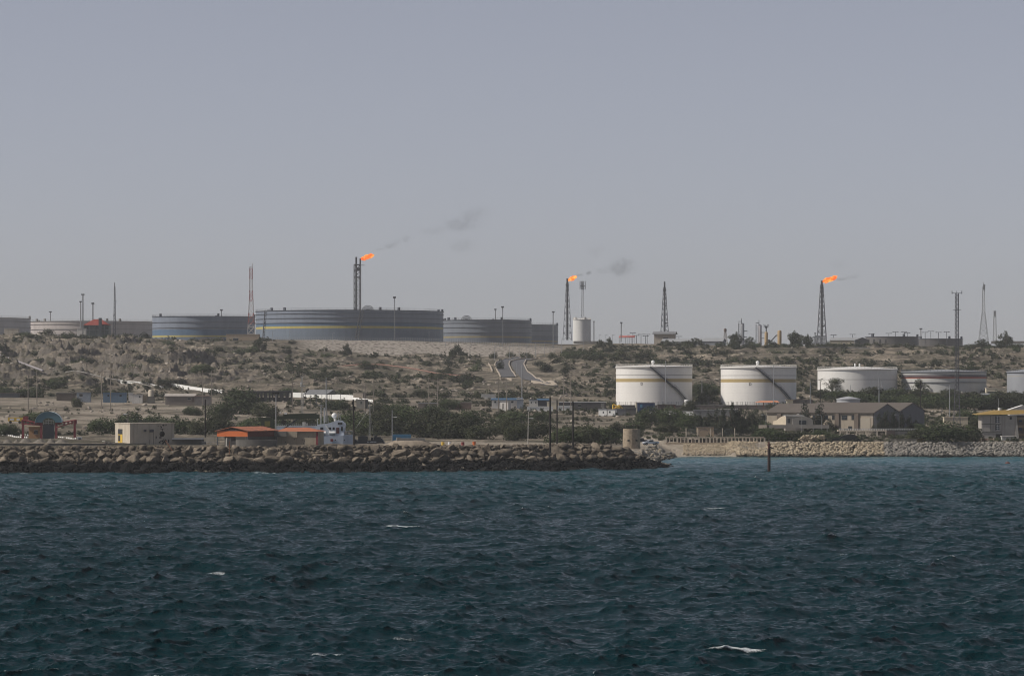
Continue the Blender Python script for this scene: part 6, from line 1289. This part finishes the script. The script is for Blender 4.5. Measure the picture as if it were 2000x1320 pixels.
t = T('canopy', 'terracotta-roofed canopy on posts before the second white tank', 'canopy', W(1499, 791, 1440)); s = S(1440); MB().add([(-25*s,0,5*s),(25*s,0,5*s),(20*s,1.8,8.6*s),(-13*s,1.8,8.6*s),(25*s,3.6,5*s),(-25*s,3.6,5*s)], [(0,1,2,3),(1,4,2),(3,2,4,5),(0,3,5),(5,4,1,0)]).build('roof', TERRA, t)
for a in (-22,-8,6,20): MB().bar((a*s,.2,-1),(a*s,.2,5*s),.22).build('post', RUST, t)
t = T('excavator', 'yellow excavator with a folded arm behind the white twin huts', 'excavator', W(1206, 806, 1410)); MB().bar((-9*s,0,1*s),(-8.5*s,0,16*s),.5).bar((-8.5*s,0,16*s),(-1*s,0,13*s),.5).bar((-6*s,0,9*s),(4*s,0,14*s),.55).bar((4*s,0,14*s),(11*s,0,6*s),.55).build('arm', YEL, t); MB().bx(-2,1.2,-1,1,0,1.3).bx(-.4,1.0,-.9,.2,1.3,2.6).build('cab', YEL, t); MB().bx(-2.2,1.4,-1.3,1.3,-.8,0).build('track', DSTEEL, t)
house('gate_lodge', 'small cream lodge with an overhanging slab left of the ruined stone wall', 1543, 793, 1420, 2.3, 3, 2.3, M('bright_cream', (.62,.56,.42)), 0, 'flat', BEIGE, over=1.2, cat='lodge')
house('shed', 'plain brown-grey block right of the cream lodge', 1567, 792, 1424, 8, 4, 2.2, M('wall_brown', (.15,.13,.12)), 0, 'flat', cat='shed')
t = T('ruined_wall', 'ruined pale masonry wall left of the cone-roofed tank', 'wall', W(1608, 794, 1440)); mb = MB(); r = random.Random(8)
for k in range(22): mb.bx((-26+k*2.4)*s,(-26+k*2.4+2.2)*s,r.uniform(0,.3),.6,-1,r.uniform(5,14)*s)
mb.build('masonry', M('ruin_stone', (.27,.235,.19), .95, .25, 1.5, bump=.05), t)
house('low_building', 'pale low wall between bushes beside the antenna mast', 1867, 842, 1225, 8, 3, 4.6, M('ruin_cream', (.50,.44,.33), .9, .15, .8, streak=.3), 0, 'flat', cat='building')
house('shed', 'long low pale shed behind trees under the red-banded tank', 1887, 772, 1580, 3.4, 3, 1.2, M('half_cream', (.30,.26,.21)), 0, 'flat', OFFW, cat='shed')
house('shed', 'cream shed between the red-banded tank and the grey tank', 1946, 770, 1590, 8.8, 4, 2.6, M('bright_cream', (.62,.56,.42)), 0, 'flat', CREAM, wins=[('f',-1,.2,5.5,1.0)], cat='shed')
house('shed', 'grey tin-roofed shed before the cream one at right', 1938, 774, 1560, 8.4, 4, .8, GREYS, 0, 'gable', STEEL, .4, cat='shed')

# ---- ridge buildings
s = S(2070); t = T('lookout_cabin', 'two-storey glazed lookout cabin with a pyramidal red roof on the left ridge', 'cabin', W(188, 654, 2070)); w_ = 50*s
MB().bx(-w_/2,w_/2,0,9,-2,19*s).build('wall', M('teal_grey', (.075,.10,.10), .6, .15, .6), t); MB().add([(-26*s,-.6,19*s),(26*s,-.6,19*s),(26*s,9.6,19*s),(-26*s,9.6,19*s),(-6*s,4.5,31*s),(8*s,4.5,31*s)], [(0,1,5,4),(1,2,5),(2,3,4,5),(3,0,4),(3,2,1,0)]).build('roof', M('red_tiles', (.22,.045,.035), .8, .15, .6), t)
mb = MB(); [mb.bx(a*s-.1,a*s+.1,-.15,-.001,0,19*s) for a in (-25,-13,-2,7,16,24.5)]; mb.bx(-w_/2,w_/2,-.2,-.002,9*s,10*s); mb.build('frame', GREYS, t); MB().bx(5*s,11*s,-1.2,-.21,0,33*s).build('stair_tower', M('slate', (.06,.07,.085), .7), t)
for a in (-19,-7.5,2.5,20): MB().bx((a-3.6)*s,(a+3.6)*s,-.09,.02,11*s,17*s).build('window', GLASS, t)
house('platform', 'small pale concrete platform at the pale mast\'s foot', 159, 648, 2062, 5, 3, 1.8, OFFW, 0, 'flat', cat='platform')
house('ridge_hut', 'low cream hut on the far left ridge', 22, 653, 2080, 8, 4, 3.2, CREAM, 0, 'flat', OFFW, cat='hut')
house('control_house', 'flat tan control house at the foot of the red and white tower', 474, 669, 2105, 19, 6, 4.6, M('tan_wall', (.40,.31,.22), .85, .08), 0, 'flat', cat='building', wins=[('f',-4,1,3,1.6)])
house('control_house', 'low cream house left of the tan control house', 413, 669, 2110, 13, 6, 2.4, M('half_cream', (.30,.26,.21)), 0, 'flat', cat='building')
t = T('ridge_canopy', 'faded red canopy roof on posts, on the skyline', 'canopy', W(1225, 665, 2200)); s = S(2200); MB().add([(-16*s,0,5.5*s),(14*s,0,5.5*s),(16.5*s,2.5,9.5*s),(-15*s,2.5,9.5*s),(16.5*s,5,9*s),(-16*s,5,5.5*s)], [(0,1,2,3),(3,2,4,5),(1,4,2),(0,3,5),(5,4,1,0)]).build('roof', PINKR, t)
for a in (-15.5,-3,4,9,15): MB().bar((a*s,.5,-2),(a*s,.5,6*s),.22).build('post', STEEL, t)
house('ridge_cabin', 'cream cabin with an overhanging grey roof under the unlit lattice tower', 1297, 670, 2170, 12, 6, 5.4, M('cream_grey', (.33,.29,.24), .85), R(-12), 'gable', GREYS, 1.3, over=1.0, wins=[('f',1,1.8,3.0,1.4)], cat='cabin')
house('ridge_shed', 'long grey shed with a dark right gable on the ridge', 1344, 680, 2130, 32, 11, 3.8, M('grey_block', (.22,.23,.25), .8, .1, .3), R(-14), 'gable', M('grey_roof', (.26,.27,.28), .7), 1.6, wins=[('f',a,2.8,2.5,.6) for a in (-12,-3,9)], cat='shed')
house('ridge_shed', 'shorter grey shed joined to the long ridge shed\'s right end', 1388, 684, 2118, 14, 10, 5.2, M('grey_block', (.22,.23,.25)), R(-14), 'gable', M('grey_roof', (.26,.27,.28)), 1.8, cat='shed')
house('ridge_house', 'cream ridge house with an open gabled porch, left of the brown tanks', 1655, 680, 2200, 21, 7, 4.8, M('ridge_cream', (.42,.38,.29), .85, .1), R(-10), 'gable', M('grey_roof', (.26,.27,.28)), 1.4, wins=[('f',a,1.2,1.6,1.8) for a in (-7,-2,3)], cat='house')
house('ridge_porch', 'open dark gabled porch at the cream ridge house\'s right end', 1684, 678, 2180, 8.6, 5, 4.2, M('porch_dark', (.10,.10,.10)), 0, 'front', M('grey_roof', (.26,.27,.28)), 1.5, cat='porch')
house('ridge_hut', 'small tan hut left of the cream ridge house', 1622, 684, 2150, 4.4, 3, 3.2, M('tan_wall', (.40,.31,.22)), 0, 'flat', TERRA, cat='hut')
house('ridge_hut', 'bright white low box before the ridge condensers', 1716, 682, 2170, 10, 3, 1.9, WHITE, 0, 'flat', cat='hut')
house('ridge_hut', 'white ridge hut with a flat roof, left of the flare foot', 1550, 686, 2100, 3.8, 3, 2.4, OFFW, 0, 'flat', BROWN, cat='hut')
for i, a in enumerate((1707, 1719, 1730)):
    t = T('condenser', ('left', 'middle', 'right')[i]+' one of three ribbed condensers behind the bright white box', 'condenser', W(a, 676, 2190), 0, 'three ribbed condensers'); mb = MB(); [mb.box((0,0,k*.85+.3),(3.0-.25*k,1.6,.4)) for k in range(4)]; mb.build('fins', CONC, t); MB().bx(-.5,.5,-.5,.5,-2,4.0).build('core', DSTEEL, t)
for px, w_, lb in ((1150,30,'low pale wall on the ridge under the white ridge tank'),(1970,34,'pale ridge wall at the far right of the skyline')):
    t = T('ridge_wall', lb, 'wall', W(px, 668, 2140)); s = S(2140); MB().bx(-w_*s,w_*s,0,.4,-1,1.9*s).build('wall', CONC, t)

# ---- tank farm fence, roads, pipelines, walls
t = T('security_fence', 'pale mesh security fence along the top of the gravel bank', 'fence', (0,0,0)); mb = MB(); ps = []
for px in np.arange(496, 1172, 3.4):
    b = float(np.interp(px, [496, 620, 750, 900, 1000, 1090, 1172], [666, 665.5, 667, 671, 679.5, 684, 690])); Yf = 2116; p = W(px, b, Yf); p.z = min(p.z, gz(p.x, Yf)+.4); ps.append(p); hh = 2.6 if px > 780 else 1.8
    mb.bar(p-Vector((0,0,1)), p+Vector((0,0,hh)), .14)
mb.build('posts', STEEL, t); mb = MB()
for a, b in zip(ps[:-1], ps[1:]):
    for k in (.5, 1.1, 1.7, 2.3): mb.bar(a+Vector((0,0,k)), b+Vector((0,0,k)), .05)
mb.build('wires', STEEL, t)
def ribbon(name, lab, Lp, Rp, mat, lift=.35):
    def dens(P): 
        P = np.array(P, float); k = np.linspace(0, len(P)-1, 60); return np.stack([np.interp(k, range(len(P)), P[:,0]), np.interp(k, range(len(P)), P[:,1])], 1)
    A = [AT(*q) for q in dens(Lp)]; B = [AT(*q) for q in dens(Rp)]; vs = []; n = 9
    for a, b in zip(A, B):
        for k in range(n): p = a.lerp(b, k/(n-1)); vs.append((p.x, p.y, max(p.z, gz(p.x, p.y)-.3)+lift))
    o = MB().add(vs, [(i*n+k, i*n+k+1, (i+1)*n+k+1, (i+1)*n+k) for i in range(len(A)-1) for k in range(n-1)]).build(name, mat, None, True); tag(o, kind='structure'); return A, B
LA = [(1012,699),(985,703),(969,708),(966,714),(971,725),(978,737)]; LB_ = [(1026,700),(1008,703),(995,708),(994,714),(999,725),(1008,737)]
RA = [(1062,696),(1025,701),(1002,706),(998,713),(1005,726),(1018,740)]; RB = [(1080,697),(1050,700),(1027,705),(1023,713),(1030,727),(1052,742)]
A1, B1 = ribbon('road', None, LA, LB_, ASPH); A2, B2 = ribbon('road', None, RA, RB, ASPH); ribbon('road', None, [(1018,740),(1058,751),(1085,756)], [(1052,742),(1068,748),(1088,753)], ASPH)
def barrier(lb, P, h=.45, mat=None):
    t = T('road_barrier', lb, 'road barrier', (0,0,0), 0, 'low walls along the curving roads'); mb = MB()
    for a, b in zip(P[:-1], P[1:]):
        d = (b-a); n_ = Vector((-d.y, d.x, 0)).normalized()*.22
        za, zb = gz(a.x,a.y)+.3, gz(b.x,b.y)+.3; mb.add([(a.x-n_.x,a.y-n_.y,za-1),(b.x-n_.x,b.y-n_.y,zb-1),(b.x+n_.x,b.y+n_.y,zb-1),(a.x+n_.x,a.y+n_.y,za-1),(a.x-n_.x,a.y-n_.y,za+h),(b.x-n_.x,b.y-n_.y,zb+h),(b.x+n_.x,b.y+n_.y,zb+h),(a.x+n_.x,a.y+n_.y,za+h)], [(0,1,5,4),(1,2,6,5),(2,3,7,6),(3,0,4,7),(4,5,6,7)])
    mb.build('wall', mat or M('barrier_stone', (.36,.31,.25), .9), t)
barrier('low wall along the left road\'s outer edge', A1); barrier('low wall between the two curving roads', B1); barrier('low wall along the right road\'s outer edge', B2)
barrier('cream-topped barrier sweeping down right to the slope\'s foot', [AT(x, y) for x, y in ((1052,742),(1064,746),(1076,749),(1088,752))], .8); barrier('block barrier under the end of the right road', [AT(x, y) for x, y in ((1038,746),(1052,749),(1066,751),(1084,755))], .7)
barrier('short row of cream blocks between the two road ends', [AT(x, y) for x, y in ((978,742),(988,741.5),(1000,743))], .8); barrier('short wall at the bend left of the left road', [AT(x, y) for x, y in ((954,713),(958,720),(962,727))], .9)
def subdiv(P, n): return [(a[0]+(b[0]-a[0])*k/n, a[1]+(b[1]-a[1])*k/n) for a, b in zip(P[:-1], P[1:]) for k in range(n)]+[P[-1]]
def pipe(lb, P, r, mat, cat='pipeline', sup=True, z=2.8):
    P = subdiv(P, 6); t = T('pipeline', lb, cat, (0,0,0)); q = [AT(a, b)+Vector((0,0,z)) for a, b in P];
    for _ in range(80):
        for i in range(1, len(q)-1): q[i].z = max(q[i].z, (q[i-1].z+q[i+1].z)/2)
    mb = MB(); sp_ = MB()
    for a, b in zip(q[:-1], q[1:]):
        mb.cyl(a, b, r, r, 10, True); n = max(1, int((b-a).length/12))
        for k in range(n): c = a.lerp(b, k/n); sp_.box((c.x, c.y, c.z-r-.6), (.5, .5, 1.6))
    mb.build('pipe', mat, t)
PW = M('pipe_white', (.27,.25,.26), .5, .08, .4)
pipe('pale pipeline running down the left slope to the flat', [(-30,696),(0,708.5),(40,724),(84,739)], .5, PW, z=2.8)
pipe('thin white pipeline crossing behind the blue trailer', [(128,753),(170,759),(205,762),(262,765),(300,768)], .2, CONC)
pipe('rusty double pipeline crossing the slope under the gravel bank', [(640,716),(720,723),(800,729),(850,733),(940,738)], .3, M('pipe_pink', (.24,.13,.10), .7), z=.5)
def longwall(lb, P, h, mat):
    t = T('perimeter_wall', lb, 'wall', (0,0,0), 0, 'white perimeter walls on the flat'); mb = MB(); q = [AT(a, b) for a, b in subdiv(P, 6)]
    for _ in range(40):
        for i in range(1, len(q)-1): q[i] = (q[i-1]+q[i]*2+q[i+1])/4
    for a, b in zip(q[:-1], q[1:]): mb.add([(a.x,a.y,a.z-3),(b.x,b.y,b.z-3),(b.x,b.y+.3,b.z-3),(a.x,a.y+.3,a.z-3),(a.x,a.y,a.z+h),(b.x,b.y,b.z+h),(b.x,b.y+.3,b.z+h),(a.x,a.y+.3,a.z+h)], [(0,1,5,4),(1,2,6,5),(2,3,7,6),(3,0,4,7),(4,5,6,7)])
    mb.build('wall', mat, t)
LW = M('lime_white', (.78,.78,.75)); longwall('white wall wedge behind the blue trailer', [(224,755),(245,757.5),(285,759),(320,761)], 1.1, LW); longwall('long white wall below the navy container', [(330,760),(352,763),(400,768),(434,770)], 1.6, LW)
longwall('white wall seen through the open shed', [(566,777),(600,778.5),(650,780),(690,782)], 2.1, LW); longwall('white wall\'s thinner right end dropping behind bushes', [(690,782),(715,784.5),(728,787)], 1.2, LW)
longwall('cream retaining wall along the slope above the trees at right', [(1590,690),(1640,689),(1700,690)], 1.0, CONC)

# ---- poles
WOOD = M('pale_wood_pole', (.20,.175,.15), .9, .15, 1)
def hpole(lb, p0, p1, tp, bs, Y=None):
    Y = Y or 1400; s = S(Y); t = T('power_pylon', lb, 'power pole', ((p0+p1)/2*s-1000*s, Y, CH+(HY-bs)*s), 0, 'twin wooden power poles'); h = (bs-tp)*s; d = (p1-p0)*s/2
    for x in (-d, d): MB().cyl((x,0,-2),(x,0,h),.20,.14,7).build('pole', WOOD, t)
    MB().bx(-d-1.1,d+1.1,-.08,.08,h*.93,h*.93+.16).build('crossarm', WOOD, t)
for a, b, tp, bs, lb in ((55,72,723,790,'leftmost twin poles, under the white sloping pipeline'),(198.5,216,722,788,'twin poles in front of the blue trailer'),(395.5,413,724,792,'twin poles in front of the flat grey-brown house'),(713,729.5,742,793,'twin poles right of the white wall\'s end'),(837.5,855,738,788,'twin poles above the green thicket'),(973.5,989.5,738,797,'twin poles before the blue-roofed huts'),(1101,1115,728,798,'thicker twin poles right of the tall dark poles')):
    hpole(lb, a, b, tp, bs, 1405)
def pole(name, lb, px, tp, bs, Y, r, mat, cat='pole', lamp=None, grp=None, tilt=0):
    s = S(Y); t = T(name, lb, cat, W(px, bs, Y), 0, grp); h = (bs-tp)*s
    MB().cyl((0,0,-1.5),(tilt,0,h),r,r*.75,8).build('shaft', mat, t)
    if lamp == 'r': MB().bx(tilt,tilt+1.1,-.06,.06,h*.80,h*.80+.08).box((tilt+.95,-.1,h*.80),(.7,.35,.2)).build('lamp_head', WHITE, t)
    if lamp == 'l': MB().bx(tilt-1.1,tilt,-.06,.06,h*.62,h*.62+.08).box((tilt-.8,-.1,h*.62),(.8,.35,.3)).build('lamp_head', WHITE, t)
    if lamp == 'flood': MB().bx(-.95,.95,-.4,.4,h,h+.16).bx(-.9,-.4,-.5,-.2,h-.2,h+.25).bx(-.2,.25,-.5,-.2,h-.2,h+.25).bx(.5,.95,-.5,-.2,h-.2,h+.25).build('lamp_head', BLACKP, t)
    if lamp == 'curve':
        MB().bar((0,0,h),(-.5,0,h+.35),.08).bar((-.5,0,h+.35),(-1.0,0,h+.4),.08).build('arm', STEEL, t); MB().box((-1.25,0,h+.4),(.7,.3,.14)).build('lamp_head', WHITE, t)
    return t
BG = 'tall dark harbour poles'
pole('harbour_pole', 'thin black pole between the cream block building and orange shed', 401, 780, 870, 962, .20, BLACKP, grp=BG); t = pole('harbour_pole', 'tall black pole between the white ship and the tug', 691.5, 780, 871, 955, .25, BLACKP, grp=BG, tilt=-.2)
MB().box((-.35,0,11.2),(.5,.5,.8)).box((.1,0,9.9),(.5,.4,1.0)).build('junction_box', BLACKP, t)
pole('harbour_pole', 'tallest black pole on the breakwater, leftmost of three', 1074.5, 775, 872, 935, .28, BLACKP, grp=BG); pole('harbour_pole', 'black pole in the middle of the three, standing slightly farther', 1088, 781, 866, 980, .22, BLACKP, grp=BG); pole('harbour_pole', 'black pole with a small box, rightmost of three', 1119, 783, 870, 945, .25, BLACKP, grp=BG)
LG = 'single lamp posts of the harbour'
pole('lamp_post', 'short post with a white lamp on its left, behind the cream building', 250, 797, 828, 1010, .10, WOOD, 'lamp post', 'l', LG); pole('lamp_post', 'grey lamp post with a white lamp at its right, by the blue container', 766, 801, 868, 985, .13, STEEL, 'lamp post', 'r', LG); pole('lamp_post', 'crooked pale lamp post behind the breakwater, right of the drums', 1031, 804, 868, 965, .12, M('pale_pole', (.42,.40,.36), .8), 'lamp post', 'r', LG, tilt=.15)
pole('lamp_post', 'floodlight post rising through the orange roofs', 539, 768, 841, 975, .15, STEEL, 'lamp post', 'flood', LG)
s = S(1030); t = T('radio_mast', 'pale lattice radio mast with white dishes, behind the crane boom', 'mast', W(590, 815, 1030)); lattice(MB(), (815-735)*s, .7, .35, 26, .08).build('lattice_frame', M('pale_pole', (.42,.40,.36)), t); MB().box((.1,0,61*s),(1.4,.2,.2)).box((-.3,-.2,66*s),(.3,.2,.8)).build('antenna', WHITE, t)
t = T('bent_lamp', 'bent black lamp bracket hanging by the radio mast\'s top', 'lamp bracket', W(598, 776, 1028)); MB().bar((-6*s,0,2*s),(-1*s,0,0),.2).box((2*s,0,14*s),(1.1,.3,.4),0,-.6).box((-.2,0,-1*s),(.7,.3,.5),0,-.5).bar((-1*s,0,0),(-1*s,0,8*s),.12).bar((-1*s,0,8*s),(4*s,0,16*s),.14).build('bracket', BLACKP, t)
pole('street_pole', 'plain grey pole behind the ship\'s tall mast', 637, 737, 815, 1120, .17, STEEL, 'pole'); pole('street_pole', 'pale wooden pole left of the radio mast', 571, 735, 790, 1400, .2, WOOD, 'pole'); pole('street_pole', 'grey lamp pole on the slope under the twin roads', 1019.5, 712, 775, 1500, .2, STEEL, 'pole')
RG_ = 'poles behind the warehouses'
for px, tp, bs, Y, r_, m, lb in ((1582.5,747,792,1380,.17,STEEL,'grey pole left of the ruined wall'),(1602,744,792,1375,.18,BLACKP,'dark pole behind the ruined wall'),(1717,738,794,1330,.18,STEEL,'tall white pole behind the warehouse ridge'),(1798,742,800,1390,.24,BLACKP,'thick ragged dark pole before the red-banded tank'),(1855,752,806,1300,.18,STEEL,'pale pole left of the tall antenna mast'),(1661,752,772,1560,.12,STEEL,'thin lamp pole before the plain white tank'),(1722,748,772,1560,.12,STEEL,'thin lamp pole at the plain white tank\'s right side'),(1848,755,775,1560,.12,STEEL,'thin lamp pole before the red-banded tank'),
      (1975,760,780,1540,.12,STEEL,'thin lamp pole before the grey tank at the right edge'),(1300,705,792,1440,.15,STEEL,'thin mast standing in front of the first white tank'),(1511,712,792,1440,.15,STEEL,'thin mast standing in front of the second white tank'),(1371,741,762,1560,.12,STEEL,'faint pole in the bushes between the two striped tanks')):
    pole('utility_pole', lb, px, tp, bs, Y, r_, m, 'pole', None, RG_)
for px, tp, bs, lb in ((1605,812,842,'curved street lamp before the warehouse\'s long side'),(1756,812,838,'curved street lamp before the near gable'),(1711,816,838,'fainter street lamp at the warehouse corner'),(1566,811,850,'thin white post before the cream villa'),(1496,812,838,'thin lamp post at the warehouse\'s left end')):
    pole('street_lamp', lb, px, tp, bs, 1188, .07, STEEL, 'street lamp', 'curve', 'curved street lamps by the warehouses')
for i, (px, bs) in enumerate(((918,702),(966,706),(995,704),(1002,702),(1014,700),(1029,699),(1046,697),(1063,695),(1097,690),(1140,688),(870,678),(1009,735),(650,672),(532,668),(565,668),(838,668),(1170,676),(1182,676),(1196,676),(1211,676),(1226,676),(1240,678))):
    Yq = YAT(px, bs); s = S(Yq); t = T('road_lamp', 'x', 'street lamp', W(px, bs+2, Yq), 0, 'thin street lamps on the hill'); hh = 7.0 if bs < 690 or i > 9 else 8.5
    t['label'] = f"thin pale hill street lamp {near_land(px, bs)}"; AUTO.append(t); MB().cyl((0,0,-1),(0,0,hh),.12,.08,6).build('pole', STEEL, t); MB().bx(-.1,1.3,-.1,.1,hh-.15,hh).build('lamp_head', STEEL, t)
# debris stuck in the breakwater
for px, py, a, ln, lb in ((340,885,-35,5.5,'rusty steel bar leaning out of the rocks right of the cream building'),(402,900,-62,7,'long rusty rail lying down the rocks below the dark pole'),(448,884,0,4.5,'thin upright rusty stake in the rocks before the gun pit')):
    t = T('rusty_bar', lb, 'steel bar', W(px, py, 915), 0, 'rusty bars in the breakwater'); t.rotation_euler = (R(-15), R(a), 0); MB().bx(-.1,.1,-.1,.1,-1.5,ln-1.5).build('bar', RUST, t)

# ------------------------------------------------------------------ smoke drifting off the flares
def smoke(puffs, Y):
  for px, py, rx, rz, d in puffs:
    m = bpy.data.materials.new('smoke_volume'); m.use_nodes = True; t = m.node_tree; t.nodes.clear(); N = t.nodes; L = t.links
    o = N.new('ShaderNodeOutputMaterial'); p = N.new('ShaderNodeVolumePrincipled'); p.inputs['Color'].default_value = (.05,.045,.05,1)
    tc = N.new('ShaderNodeTexCoord'); n = N.new('ShaderNodeTexNoise'); n.inputs['Scale'].default_value = 1.7; n.inputs['Detail'].default_value = 6; n.inputs['Distortion'].default_value = 1.0; L.new(tc.outputs['Object'], n.inputs['Vector'])
    ln = N.new('ShaderNodeVectorMath'); ln.operation = 'LENGTH'; L.new(tc.outputs['Object'], ln.inputs[0]); f = N.new('ShaderNodeMapRange'); f.inputs[1].default_value = .2; f.inputs[2].default_value = 1; f.inputs[3].default_value = 1; f.inputs[4].default_value = 0; f.interpolation_type = 'SMOOTHSTEP'; L.new(ln.outputs['Value'], f.inputs[0])
    r = N.new('ShaderNodeMapRange'); r.inputs[1].default_value = .42; r.inputs[2].default_value = .66; L.new(n.outputs[0], r.inputs[0]); ml = N.new('ShaderNodeMath'); ml.operation = 'MULTIPLY'; L.new(f.outputs[0], ml.inputs[0]); L.new(r.outputs[0], ml.inputs[1])
    m2 = N.new('ShaderNodeMath'); m2.operation = 'MULTIPLY'; L.new(ml.outputs[0], m2.inputs[0]); m2.inputs[1].default_value = d*6.5; L.new(m2.outputs[0], p.inputs['Density']); L.new(p.outputs[0], o.inputs['Volume'])
    s = S(Y); ob = MB().ball((0,0,0), 1, 16).build('smoke_plume', m); ob.location = W(px, py, Y); ob.scale = (rx*s, rx*s*.7, rz*s); tag(ob, kind='stuff')
smoke([(742,487,15,5,.012),(762,480,18,9,.014),(776,473,14,10,.008),(794,466,13,12,.014),(850,450,44,14,.0025),(905,436,52,24,.005),(930,415,40,18,.004),(905,480,40,20,.0035)], 2450)
smoke([(1133,537,12,4,.03),(1150,533,8,6,.075),(1180,528,26,12,.006),(1215,521,36,27,.012),(1165,490,26,16,.004)], 2260)
smoke([(1645,545,18,5,.02),(1668,540,20,8,.009),(1640,516,26,14,.003)], 2240)

# ------------------------------------------------------------------ labels that single out
def ordinal(i, n): return 'leftmost' if i == 0 else ('rightmost' if i == n-1 else ['second', 'third', 'fourth', 'fifth', 'sixth', 'seventh', 'eighth', 'ninth'][min(i-1, 7)]+' from left')
by = {}
for o in AUTO: by.setdefault(o['label'], []).append(o)
for lb, os_ in by.items():
    if len(os_) > 1:
        os_.sort(key=lambda o: o.matrix_basis.translation.x/o.matrix_basis.translation.y)
        for i, o in enumerate(os_): o['label'] = f"{lb}, {ordinal(i, len(os_))}"
for o in AUTO:
    w_ = o['label'].split()
    if len(w_) > 16: o['label'] = ' '.join(w_[len(w_)-16:])
# ------------------------------------------------------------------ haze
def haze():
    mb = MB().bx(-1900, 1900, -420, 3420, -9, 150)
    m = bpy.data.materials.new('haze_air'); m.use_nodes = True; t = m.node_tree; t.nodes.clear()
    o = t.nodes.new('ShaderNodeOutputMaterial'); p = t.nodes.new('ShaderNodeVolumePrincipled')
    p.inputs['Color'].default_value = (.97, .985, 1, 1); p.inputs['Density'].default_value = HAZE_DENSITY; p.inputs['Anisotropy'].default_value = .2
    t.links.new(p.outputs[0], o.inputs['Volume'])
    h = mb.build('haze', m); tag(h, kind='stuff')
haze()
